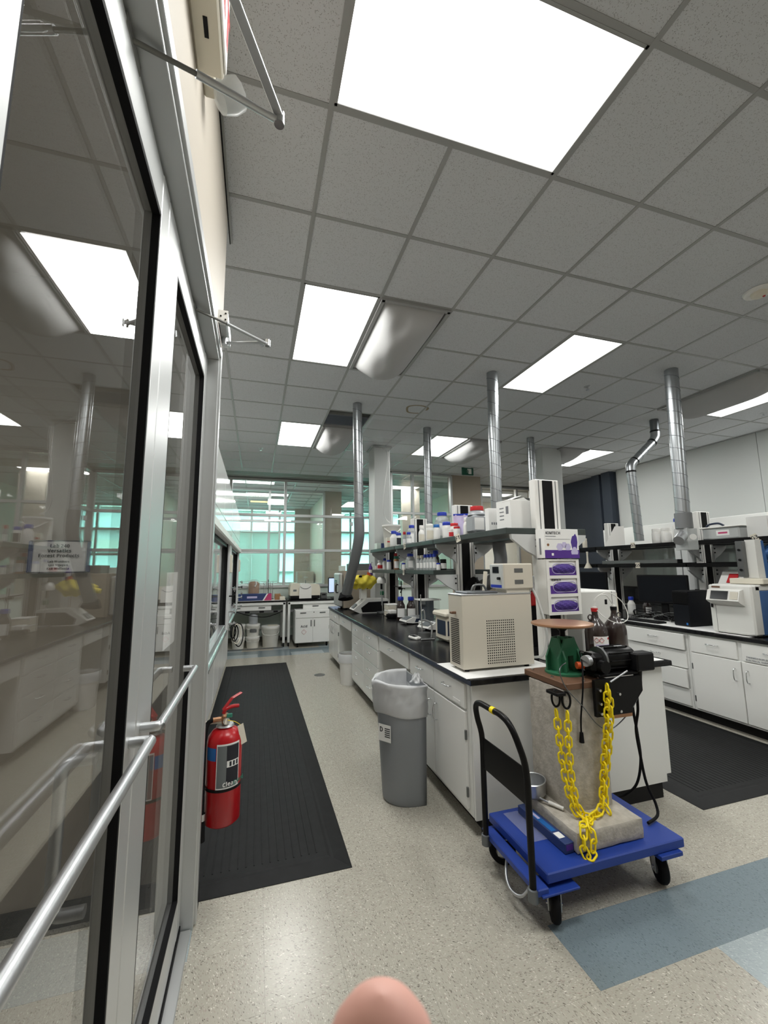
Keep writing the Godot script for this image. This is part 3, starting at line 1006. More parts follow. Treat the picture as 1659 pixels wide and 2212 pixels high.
# ---------------------------------------------------------------- fume hoods on the left
func build_fume_hood() -> void:
	for k in 2:
		var z1: float = [-2.66, -5.12][k]
		var z0: float = [-5.1, -7.56][k]
		var zc := (z0 + z1) / 2
		var w := z1 - z0
		var h := thing("fume_hood", ["white fume hood with glass sash next to the fire extinguisher", "white fume hood with hanging hoses, nearer the glass partition"][k], "fume hood", Vector3(0, 0, zc))
		part(h, "base_cabinet", G.new().box(Vector3(-0.96, 0.48, 0), Vector3(1.06, 0.74, w - 0.01), 0.004), M["cabinet"])
		part(h, "toe_kick", G.new().box(Vector3(-1.0, 0.055, 0), Vector3(1.0, 0.11, w - 0.01)), M["baseboard"])
		for i in 4:
			var zz := -w / 2 + (i + 0.5) * w / 4
			var d := part(h, "door", G.new().box(Vector3(-0.42, 0.48, zz), Vector3(0.02, 0.68, w / 4 - 0.012), 0.003), M["cabinet_front"])
			part(d, "handle", pull(0.1), M["steel"], Transform3D(Basis(Vector3(0, 0, 1), Vector3(-1, 0, 0), Vector3(0, 1, 0)) * Basis(), Vector3(-0.41, 0.6, zz + (w / 8 - 0.06) * (1 if i % 2 == 0 else -1))))
		part(h, "worktop", G.new().box(Vector3(-0.93, 0.875, 0), Vector3(1.12, 0.05, w), 0.004), M["counter"])
		part(h, "airfoil", G.new().cyl(Vector3(-0.3, 0.93, -w / 2 + 0.1), Vector3(-0.3, 0.93, w / 2 - 0.1), 0.022, 14), M["steel"])
		for s in [-1, 1]:
			part(h, "corner_post", G.new().box(Vector3(-0.36, 1.39, s * (w / 2 - 0.07)), Vector3(0.16, 0.98, 0.14), 0.012), M["bracket"])
			part(h, "side_panel", G.new().box(Vector3(-0.95, 1.4, s * (w / 2 - 0.03)), Vector3(1.02, 1.0, 0.06)), M["cabinet"])
			part(h, "black_seal", G.new().box(Vector3(-0.33, 1.39, s * (w / 2 - 0.15)), Vector3(0.05, 0.98, 0.02)), M["rubber"])
		part(h, "liner_back", G.new().box(Vector3(-1.44, 1.4, 0), Vector3(0.03, 1.0, w - 0.14)), M["wall_cool"])
		var sash := part(h, "sash", G.new().box(Vector3(-0.34, 1.42, 0), Vector3(0.008, 0.9, w - 0.32)), M["pane"])
		part(sash, "sash_handle", G.new().box(Vector3(-0.325, 0.975, 0), Vector3(0.04, 0.05, w - 0.32), 0.006), M["satin_steel"])
		part(sash, "sash_rail", G.new().box(Vector3(-0.33, 1.86, 0), Vector3(0.03, 0.04, w - 0.32), 0.003), M["black_metal"])
		part(h, "canopy", G.new().box(Vector3(-0.9, 2.2, 0), Vector3(1.2, 0.54, w - 0.02)), M["cabinet"])
		part(h, "lip", G.new().box(Vector3(-0.28, 1.905, 0), Vector3(0.06, 0.07, w), 0.01), M["white_plastic"])
		part(h, "fascia_strip", G.new().box(Vector3(-0.29, 2.0, 0), Vector3(0.02, 0.1, w - 0.006), 0.002), M["gloss_white"])
		for s in [-1, 1]:
			part(h, "fascia_panel", G.new().box(Vector3(-0.29, 2.26, s * w / 4), Vector3(0.02, 0.41, w / 2 - 0.006), 0.002), M["gloss_white"])
		var c := part(h, "controller", G.new().box(Vector3(-0.27, 1.66, -w / 2 + 0.07), Vector3(0.03, 0.2, 0.1), 0.006), M["cream"])
		part(c, "display", G.new().box(Vector3(-0.254, 1.7, -w / 2 + 0.07), Vector3(0.002, 0.05, 0.07)), M["lcd_grey"])
		# service valves on the post
		for i in 3:
			var y := [1.3, 1.13, 1.0][i] as float
			var zz := -w / 2 + 0.07
			part(h, "valve", G.new().cyl(Vector3(-0.28, y, zz), Vector3(-0.22, y, zz), 0.008, 10).cyl(Vector3(-0.225, y, zz), Vector3(-0.21, y, zz), 0.022, 14), M["steel"] if i > 0 else M["black_metal"])
		part(h, "lattice_rod", G.new().cyl(Vector3(-0.24, 1.39, -w / 2 + 0.02), Vector3(-0.24, 1.39, -w / 2 + 0.22), 0.006, 8), M["black_metal"])
		for y in [1.2, 1.38]:
			part(h, "clamp", G.new().box(Vector3(-0.22, y, -w / 2 + 0.12), Vector3(0.03, 0.03, 0.04), 0.006).cyl(Vector3(-0.22, y - 0.03, -w / 2 + 0.13), Vector3(-0.22, y + 0.03, -w / 2 + 0.13), 0.005, 8), M["steel"])
	# loops of hose hanging on the shared post
	var hs := thing("hose_bundle", "looped black and tan hoses hanging from the fume hood post", "hoses", Vector3(-0.245, 0.98, -5.1))
	for k in 4:
		var r := 0.055 + 0.014 * k
		var p := []
		for i in 24:
			var t := TAU * i / 24.0
			p.append(Vector3(0.02 * k + sin(t) * r * 0.5 + 0.02, -0.02 - r + cos(t) * r * 1.3, sin(t * 2 + k) * 0.03))
		part(hs, "hose", G.new().tube(p, 0.006, 7, true), M["rubber"] if k != 2 else M["cream"])
	part(hs, "hook", G.new().tube([Vector3(-0.03, 0.0, 0), Vector3(0.02, 0.0, 0), Vector3(0.05, 0.02, 0)], 0.005, 7), M["steel"])

# hoods along the right wall, seen between the shelves of the right rack
func right_hoods() -> void:
	for k in 3:
		var zc: float = -6.1 + k * 1.62
		var o := thing("wall_hood", "white fume hood with a dim interior along the right wall", "fume hood", Vector3(6.9, 0, zc), 0.0, "fume hoods along the right wall")
		part(o, "fascia", G.new().box(Vector3(0.05, 2.12, 0), Vector3(0.1, 0.42, 1.6), 0.004), M["cabinet"])
		part(o, "canopy", G.new().box(Vector3(0.4, 2.3, 0), Vector3(0.62, 0.06, 1.6)), M["cabinet"])
		for s in [-1, 1]:
			part(o, "side_post", G.new().box(Vector3(0.08, 1.41, s * 0.75), Vector3(0.16, 1.0, 0.1), 0.01), M["bracket"])
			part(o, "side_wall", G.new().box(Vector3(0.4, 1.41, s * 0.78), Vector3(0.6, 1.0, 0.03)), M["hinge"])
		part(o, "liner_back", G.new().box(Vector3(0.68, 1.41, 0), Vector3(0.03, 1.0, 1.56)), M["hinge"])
		part(o, "worktop", G.new().box(Vector3(0.36, 0.89, 0), Vector3(0.7, 0.04, 1.6), 0.004), M["counter"])
		part(o, "sash", G.new().box(Vector3(0.1, 1.55, 0), Vector3(0.008, 0.72, 1.38)), M["pane"])
		part(o, "sash_handle", G.new().box(Vector3(0.09, 1.18, 0), Vector3(0.03, 0.04, 1.38), 0.004), M["black_metal"])
		part(o, "base_cabinet", G.new().box(Vector3(0.36, 0.48, 0), Vector3(0.66, 0.76, 1.58), 0.004), M["cabinet"])
		part(o, "toe_kick", G.new().box(Vector3(0.38, 0.05, 0), Vector3(0.6, 0.1, 1.56)), M["baseboard"])
		for s in [-1, 1]:
			var d := part(o, "door", G.new().box(Vector3(0.02, 0.48, s * 0.39), Vector3(0.018, 0.7, 0.76), 0.003), M["cabinet_front"])
			part(d, "handle", G.new().box(Vector3(0.0, 0.7, s * 0.06), Vector3(0.02, 0.12, 0.014), 0.003), M["steel"])

func pull(w: float) -> G:      # a bowed wire handle along x, standing off +z
	return G.new().tube(curve([Vector3(-w / 2, 0, 0), Vector3(-w / 2, 0, 0.02), Vector3(-w / 4, 0, 0.032), Vector3(w / 4, 0, 0.032), Vector3(w / 2, 0, 0.02), Vector3(w / 2, 0, 0)], 3), 0.0042, 7)

# fronts face -x.  fronts: [z_near, z_far, y0, y1, kind]
func cabinet(label: String, xf: float, depth: float, zn: float, zf: float, fronts: Array, group := "", y0 := 0.1) -> Node3D:
	var c := thing("base_cabinet", label, "cabinet", Vector3(xf, 0, (zn + zf) / 2), 0.0, group)
	var zc := (zn + zf) / 2
	var w := zn - zf
	part(c, "body", G.new().box(Vector3(depth / 2, (y0 + 0.875) / 2, 0), Vector3(depth, 0.875 - y0, w - 0.002), 0.002), M["cabinet"])
	part(c, "toe_kick", G.new().box(Vector3(depth / 2 + 0.04, y0 / 2, 0), Vector3(depth - 0.08, y0, w - 0.004)), M["baseboard"])
	var hb := Basis(Vector3(0, 0, 1), Vector3(0, 1, 0), Vector3(-1, 0, 0))
	for f in fronts:
		var fz: float = (f[0] + f[1]) / 2 - zc
		var fw: float = f[0] - f[1] - 0.005
		var fy: float = (f[2] + f[3]) / 2
		var fh: float = f[3] - f[2] - 0.005
		var out: float = f[5] if f.size() > 5 else 0.0
		var d := part(c, "drawer" if f[4] == "drawer" else "door", G.new().box(Vector3(-0.009 - out, fy, fz), Vector3(0.018, fh, fw), 0.003), M["cabinet_front"])
		if f[4] == "drawer":
			part(d, "handle", pull(0.11), M["steel"], Transform3D(hb, Vector3(-0.018 - out, fy + fh * 0.12, fz)))
		else:
			var hz: float = fz + (fw / 2 - 0.05) * (1.0 if f[4] == "door_near" else -1.0)
			part(d, "handle", pull(0.11), M["steel"], Transform3D(hb * Basis(Vector3(0, 0, 1), PI / 2), Vector3(-0.018, f[3] - 0.13, hz)))
			for hy in [f[2] + 0.1, f[3] - 0.14]:
				part(d, "hinge", G.new().box(Vector3(-0.014, hy, fz - (fw / 2 - 0.002) * (1.0 if f[4] == "door_near" else -1.0)), Vector3(0.014, 0.06, 0.014), 0.003), M["hinge"])
	return c

func rack(label: String, x: float, zs: Array, y_up: float, y_low: float, lows: Array, tags: Array, board := "shelf_board") -> void:
	var r := thing("reagent_rack", label, "rack", Vector3(x, 0, 0))
	for z in zs:
		var p := part(r, "post", G.new().box(Vector3(0, (TOP + 2.27) / 2, z), Vector3(0.225, 2.27 - TOP, 0.07), 0.006), M["white_plastic"])
		for s in [-1, 1]:
			part(p, "insert", G.new().box(Vector3(0.005, (TOP + 2.265) / 2, z + 0.035 * s), Vector3(0.095, 2.26 - TOP, 0.004)), M["insert_black"])
			for gx in [-0.075, 0.08]:
				part(p, "groove", G.new().box(Vector3(gx, (TOP + 2.265) / 2, z + 0.0352 * s), Vector3(0.008, 2.26 - TOP, 0.002)), M["hinge"])
		for y in [y_up, y_low]:
			if y == y_low and not lows.has(z):
				continue
			for s in [-1, 1]:
				var poly := PackedVector2Array([Vector2(0.1 * s, y - 0.05), Vector2(0.34 * s, y - 0.05), Vector2(0.335 * s, y - 0.085), Vector2(0.22 * s, y - 0.17), Vector2(0.14 * s, y - 0.21), Vector2(0.1 * s, y - 0.26)])
				var b := part(r, "bracket", G.new().prism(poly, 0.03, at(0, 0, z + 0.02)), M["bracket"])
				for by in [0.09, 0.14]:
					part(b, "bolt", G.new().cyl(Vector3(0.125 * s, y - by, z + 0.035), Vector3(0.125 * s, y - by, z + 0.044), 0.009, 10), M["black_metal"])
	for i in zs.size() - 1:
		var a: float = zs[i] + 0.02
		var b: float = zs[i + 1] + 0.03
		part(r, "shelf", G.new().box(Vector3(-0.23, y_up - 0.024, (a + b) / 2), Vector3(0.28, 0.048, a - b - 0.006), 0.004), M[board])
		part(r, "shelf", G.new().box(Vector3(0.23, y_up - 0.024, (a + b) / 2), Vector3(0.26, 0.048, a - b - 0.006), 0.004), M[board])
		if lows.has(zs[i]):
			part(r, "shelf", G.new().box(Vector3(-0.23, y_low - 0.024, (a + b) / 2), Vector3(0.28, 0.048, a - b - 0.006), 0.004), M[board])
			part(r, "shelf", G.new().box(Vector3(0.23, y_low - 0.024, (a + b) / 2), Vector3(0.26, 0.048, a - b - 0.006), 0.004), M[board])
			part(r, "back_rail", G.new().box(Vector3(0, y_low - 0.02, (a + b) / 2), Vector3(0.02, 0.06, a - b - 0.02)), M[board])
	for t in tags:
		var q := part(r, "shelf_tag", G.new().box(Vector3(0, 0, 0), Vector3(0.06, 0.075, 0.003), 0.001), M["cream"], Transform3D(Basis(Vector3.UP, -PI / 2 + t[3]) * Basis(Vector3.BACK, t[4]), Vector3(-0.379, t[2], t[1])))
		words(q, "lettering", t[0], 0.04, M["ink"], at(0, 0, 0.0018))

func build_island() -> void:
	var ys := [0.13, 0.335, 0.525, 0.705, 0.865]
	var c := cabinet("white base cabinet with two doors at the near end of the island", 1.3, 0.76, -2.44, -3.46, [[-2.48, -2.96, 0.71, 0.865, "drawer"], [-2.965, -3.455, 0.71, 0.865, "drawer"], [-2.48, -2.96, 0.13, 0.7, "door_far"], [-2.965, -3.455, 0.13, 0.7, "door_near"]])
	part(c, "label_holder", G.new().box(Vector3(-0.02, 0.735, 0.36), Vector3(0.002, 0.022, 0.1)), M["paper"])
	var dr := []
	for i in 4:
		dr.append([-4.46, -5.08, ys[i], ys[i + 1], "drawer"])
		dr.append([-5.085, -5.72, ys[i], ys[i + 1], "drawer"])
	cabinet("white base cabinet with two stacks of four drawers in the island", 1.3, 0.76, -4.44, -5.74, dr)
	cabinet("white base cabinet with paired doors at the far end of the island", 1.3, 0.5, -6.68, -7.6, [[-6.7, -7.14, 0.71, 0.865, "drawer"], [-7.145, -7.58, 0.71, 0.865, "drawer"], [-6.7, -7.14, 0.13, 0.7, "door_far"], [-7.145, -7.58, 0.13, 0.7, "door_near"]])
	for k in 2:
		var zn: float = [-3.46, -5.74][k]
		var zf: float = [-4.44, -6.68][k]
		var a := thing("apron_drawer", ["shallow drawer apron over the knee space behind the grey bin", "shallow drawer apron over the far knee space"][k], "drawer", Vector3(1.3, 0, (zn + zf) / 2))
		part(a, "rail", G.new().box(Vector3(0.37, 0.8, 0), Vector3(0.74, 0.15, zn - zf - 0.004)), M["cabinet"])
		var d := part(a, "drawer", G.new().box(Vector3(-0.008, 0.795, 0), Vector3(0.018, 0.135, zn - zf - 0.1), 0.003), M["cabinet_front"])
		part(d, "handle", pull(0.11), M["steel"], Transform3D(Basis(Vector3(0, 0, 1), Vector3(0, 1, 0), Vector3(-1, 0, 0)), Vector3(-0.018, 0.81, 0)))
		part(a, "knee_back", G.new().box(Vector3(0.74, 0.41, 0), Vector3(0.02, 0.63, zn - zf - 0.004)), M["cabinet"])
	# far side of the island and the end panel
	var e := thing("island_carcass", "white cabinets on the far side of the island", "cabinet", Vector3(0, 0, 0))
	part(e, "body", G.new().box(Vector3(2.45, 0.488, -4.53), Vector3(0.74, 0.773, 4.16), 0.002), M["cabinet"])
	part(e, "toe_kick", G.new().box(Vector3(2.42, 0.05, -4.53), Vector3(0.7, 0.1, 4.14)), M["baseboard"])
	e = thing("island_end_panel", "white notched end panel of the island behind the blue cart", "panel", Vector3(0, 0, 0))
	var poly := PackedVector2Array([Vector2(1.298, 0.1), Vector2(2.8, 0.1), Vector2(2.8, 0.15), Vector2(2.84, 0.15), Vector2(2.84, 0.875), Vector2(1.298, 0.875)])
	part(e, "panel", G.new().prism(poly, 0.018, at(0, 0, -2.42)), M["cabinet"])
	part(e, "base_strip", G.new().box(Vector3(2.05, 0.05, -2.424), Vector3(1.42, 0.1, 0.012)), M["baseboard"])
	var t := thing("island_countertop", "long black epoxy countertop of the island with worn chalky smears", "countertop", Vector3(0, 0, 0))
	part(t, "top", G.new().box(Vector3(2.085, 0.897, -4.5), Vector3(1.63, 0.036, 4.26), 0.005), M["counter"])
	part(t, "far_top", G.new().box(Vector3(1.575, 0.897, -7.12), Vector3(0.61, 0.0358, 0.98), 0.005), M["counter"])
	part(t, "edge", G.new().box(Vector3(1.273, 0.894, -4.99), Vector3(0.008, 0.03, 5.236), 0.002), M["navy_panel"])
	rack("grey-green shelved reagent rack crowded with bottles along the island", 2.15, [-2.7, -4.06, -5.35, -6.6], 1.89, 1.57, [-4.06, -5.35], [["F1", -3.45, 1.865, 0.25, 0.3], ["F2", -4.9, 1.865, 0.1, 0.3], ["F5", -4.95, 1.545, 0.0, 0.1]])
	# white liner sheets under the chiller and by the bottles
	var s := thing("bench_paper", "white absorbent paper under the beige chiller", "paper", Vector3(1.62, TOP + 0.0008, -2.62))
	part(s, "sheet", G.new().box(Vector3(), Vector3(0.72, 0.0014, 0.44)), M["paper"])
	s = thing("bench_paper", "white absorbent paper at the corner beside the amber bottles", "paper", Vector3(2.68, TOP + 0.0008, -2.62))
	part(s, "sheet", G.new().box(Vector3(), Vector3(0.36, 0.0014, 0.44)), M["paper"])
	# small white bin in the far knee space
	var b := thing("knee_bin", "small lined white bin standing in the far knee space", "bin", Vector3(1.3, 0, -5.95))
	part(b, "body", G.new().lathe([[0.0, 0.0], [0.12, 0.0], [0.15, 0.4], [0.145, 0.4], [0.115, 0.01], [0.0, 0.01]], 20), M["white_plastic"])
	part(b, "liner", G.new().lathe([[0.156, 0.3], [0.158, 0.405], [0.15, 0.412], [0.14, 0.38]], 20), M["liner"])

func build_right_bench() -> void:
	right_hoods()
	cabinet("white drawer cabinet in the right bench with one drawer left ajar", 4.45, 0.8, -3.43, -4.2, [[-3.45, -4.18, 0.69, 0.86, "drawer", 0.02], [-3.45, -4.18, 0.5, 0.685, "drawer"], [-3.45, -4.18, 0.3, 0.495, "drawer", 0.02], [-3.45, -4.18, 0.12, 0.295, "drawer"]])
	cabinet("plain white cabinet in the right bench behind the drawer unit", 4.45, 0.8, -4.2, -5.9, [[-4.22, -5.04, 0.69, 0.86, "drawer"], [-5.05, -5.88, 0.69, 0.86, "drawer"], [-4.22, -5.04, 0.12, 0.685, "door_far"], [-5.05, -5.88, 0.12, 0.685, "door_near"]])
	var c := cabinet("white two-door cabinet in the right bench under the blue instrument", 4.45, 0.8, -2.4, -3.43, [[-2.42, -2.905, 0.69, 0.86, "drawer"], [-2.945, -3.4, 0.69, 0.86, "drawer"], [-2.42, -2.92, 0.12, 0.685, "door_far"], [-2.925, -3.4, 0.12, 0.685, "door_near"]])
	var hb := Basis(Vector3(0, 0, 1), Vector3(0, 1, 0), Vector3(-1, 0, 0))
	words(c, "lettering", "THERMOCOUPLES", 0.016, M["grey_print"], Transform3D(hb, Vector3(-0.0192, 0.735, 0.135)))
	words(c, "lettering", "ELECTRICAL SUPPLIES", 0.016, M["grey_print"], Transform3D(hb, Vector3(-0.0192, 0.71, 0.15)))
	cabinet("white cabinet at the near end of the right bench, cut by the frame edge", 4.45, 0.8, -1.2, -2.4, [[-1.22, -1.8, 0.69, 0.86, "drawer"], [-1.8, -2.38, 0.69, 0.86, "drawer"], [-1.22, -1.8, 0.12, 0.685, "door_far"], [-1.81, -2.38, 0.12, 0.685, "door_near"]])
	var e := thing("bench_carcass", "white far-side cabinets of the right bench", "cabinet", Vector3(0, 0, 0))
	part(e, "body", G.new().box(Vector3(5.84, 0.49, -3.55), Vector3(1.16, 0.77, 4.7), 0.002), M["cabinet"])
	part(e, "toe_kick", G.new().box(Vector3(5.84, 0.055, -3.55), Vector3(1.1, 0.1, 4.6)), M["baseboard"])
	var t := thing("right_countertop", "black epoxy countertop of the right bench under the computers", "countertop", Vector3(0, 0, 0))
	part(t, "top", G.new().box(Vector3(5.43, 0.897, -3.55), Vector3(2.03, 0.036, 4.74), 0.005), M["counter"])
	var s := thing("bench_paper", "long white bench paper under the black computer tower", "paper", Vector3(4.72, TOP + 0.0008, -3.6))
	part(s, "sheet", G.new().box(Vector3(), Vector3(0.5, 0.0014, 1.5)), M["paper"])
	rack("black shelved rack with G labels along the right bench", 5.43, [-1.3, -2.45, -3.85, -5.26, -6.5], 1.89, 1.62, [-1.3, -2.45, -3.85, -5.26], [["G2", -4.55, 1.88, 0.25, 0.05], ["G3", -3.05, 1.88, 0.25, 0.35], ["G5", -4.5, 1.6, 0.25, 0.0], ["G6", -3.2, 1.63, 0.25, 0.0]], "black_metal")
	var g := thing("light_strip", "grey metal strip fixture lying along the lower shelf of the right rack", "fixture", Vector3(5.12, 1.6465, -4.55))
	part(g, "body", G.new().box(Vector3(0, 0, 0), Vector3(0.08, 0.05, 1.2), 0.004), M["hinge"])
	part(g, "end_cap", G.new().box(Vector3(0, 0, 0.605), Vector3(0.082, 0.052, 0.012), 0.002), M["black_plastic"])

# ---------------------------------------------------------------- tables at the end of the aisle
func build_back_tables() -> void:
	for k in 2:
		var x0: float = [-0.62, 0.66][k]
		var x1: float = [0.62, 2.3][k]
		var w := x1 - x0
		var t := thing("lab_table", ["white framed lab table with power strip over the pails", "white framed lab table carrying the white analyser"][k], "table", Vector3((x0 + x1) / 2, 0, -9.47))
		part(t, "top", G.new().box(Vector3(0, 0.93, 0), Vector3(w, 0.03, 0.84), 0.004), M["counter"])
		if k == 0:
			part(t, "laminate", G.new().box(Vector3(0, 0.946, 0), Vector3(w - 0.01, 0.003, 0.82)), M["white_plastic"])
		part(t, "apron", G.new().box(Vector3(0, 0.885, 0.39), Vector3(w, 0.06, 0.03), 0.003), M["cabinet"])
		for sx in [-1, 1]:
			for sz in [-1, 1]:
				var l := part(t, "leg", G.new().box(Vector3(sx * (w / 2 - 0.03), 0.49, sz * 0.38), Vector3(0.05, 0.82, 0.05), 0.004), M["cabinet"])
				part(l, "caster", G.new().cyl(Vector3(sx * (w / 2 - 0.03) - 0.012, 0.04, sz * 0.38), Vector3(sx * (w / 2 - 0.03) + 0.012, 0.04, sz * 0.38), 0.04, 14), M["rubber"])
		var dw := 0.86 if k == 0 else 1.2
		var dx := -0.1 if k == 0 else 0.1
		var d := part(t, "drawer", G.new().box(Vector3(dx, 0.8, 0.36), Vector3(dw, 0.1, 0.03), 0.003), M["cabinet_front"])
		for s in [-1, 1]:
			part(d, "handle", G.new().box(Vector3(dx + s * dw * 0.28, 0.805, 0.38), Vector3(0.13, 0.02, 0.012), 0.002), M["hinge"])
		var ps := part(t, "power_strip", G.new().box(Vector3(0, 0.72, 0.34), Vector3(w - 0.1, 0.05, 0.04), 0.003), M["hinge"])
		for i in 4:
			part(ps, "outlet", G.new().box(Vector3(-w / 2 + 0.2 + i * (w - 0.4) / 3, 0.72, 0.362), Vector3(0.09, 0.035, 0.004), 0.001), M["black_plastic"])
		part(t, "foot_rail", G.new().box(Vector3(0, 0.3, -0.38), Vector3(w - 0.1, 0.05, 0.03), 0.003), M["cabinet"])
	var cd := thing("power_cord", "black power cord drooping below the lab table", "cord", Vector3(0, 0, -9.1))
	part(cd, "cable", G.new().tube(curve([Vector3(-0.35, 0.74, 0.02), Vector3(-0.1, 0.66, 0.04), Vector3(0.2, 0.62, 0.04), Vector3(0.42, 0.67, 0.03), Vector3(0.56, 0.73, 0.0)], 5), 0.008, 7), M["rubber"])
	# rolling acid cabinet under the second table
	var a := thing("acid_cabinet", "white rolling cabinet marked Acid under the analyser table", "cabinet", Vector3(1.16, 0, -9.15))
	part(a, "body", G.new().box(Vector3(0, 0.42, 0), Vector3(0.72, 0.66, 0.56), 0.004), M["cabinet"])
	var dd := part(a, "drawer", G.new().box(Vector3(0, 0.665, 0.288), Vector3(0.7, 0.15, 0.018), 0.003), M["cabinet_front"])
	for s in [-1, 1]:
		part(dd, "handle", G.new().box(Vector3(s * 0.2, 0.69, 0.3), Vector3(0.12, 0.02, 0.012), 0.002), M["hinge"])
		var dr := part(a, "door", G.new().box(Vector3(s * 0.176, 0.335, 0.288), Vector3(0.346, 0.48, 0.018), 0.003), M["cabinet_front"])
		part(dr, "handle", G.new().box(Vector3(s * 0.035, 0.48, 0.302), Vector3(0.016, 0.13, 0.014), 0.003), M["hinge"])
		for sz in [-1, 1]:
			part(a, "caster", G.new().cyl(Vector3(s * 0.3 - 0.015, 0.045, sz * 0.22), Vector3(s * 0.3 + 0.015, 0.045, sz * 0.22), 0.045, 16), M["rubber"])
	part(a, "lock", G.new().cyl(Vector3(0.02, 0.7, 0.297), Vector3(0.02, 0.7, 0.302), 0.01, 12), M["black_metal"])
	words(a, "lettering", "Acid", 0.05, M["ink"], at(-0.18, 0.42, 0.2985))
	var di := G.new()
	for s in [[-1, 1], [1, 1], [1, -1], [-1, -1]]:
		di.bar(Vector3(s[0] * 0.05, 0, 0), Vector3(0, s[1] * 0.05, 0), 0.008, 0.002)
	part(a, "hazard_diamond", di, M["red_ink"], at(-0.18, 0.31, 0.2985))

# ---------------------------------------------------------------- exhaust ducts
func spiral(o: Node3D, called: String, a: Vector3, b: Vector3, r: float) -> void:
	var d := part(o, called, G.new().cyl(a, b, r, 24), M["galvanised"])
	var y := (b - a).normalized()
	var x := Vector3.RIGHT
	x = (x - y * x.dot(y)).normalized()
	var z := x.cross(y)
	var turns := a.distance_to(b) / 0.135
	var p := []
	var m := int(turns * 14)
	for i in m + 1:
		var t := float(i) / m
		p.append(a.lerp(b, t) + (x * cos(TAU * turns * t) + z * sin(TAU * turns * t)) * (r + 0.0005))
	part(d, "seam", G.new().tube(p, 0.0028, 5), M["seam_steel"])

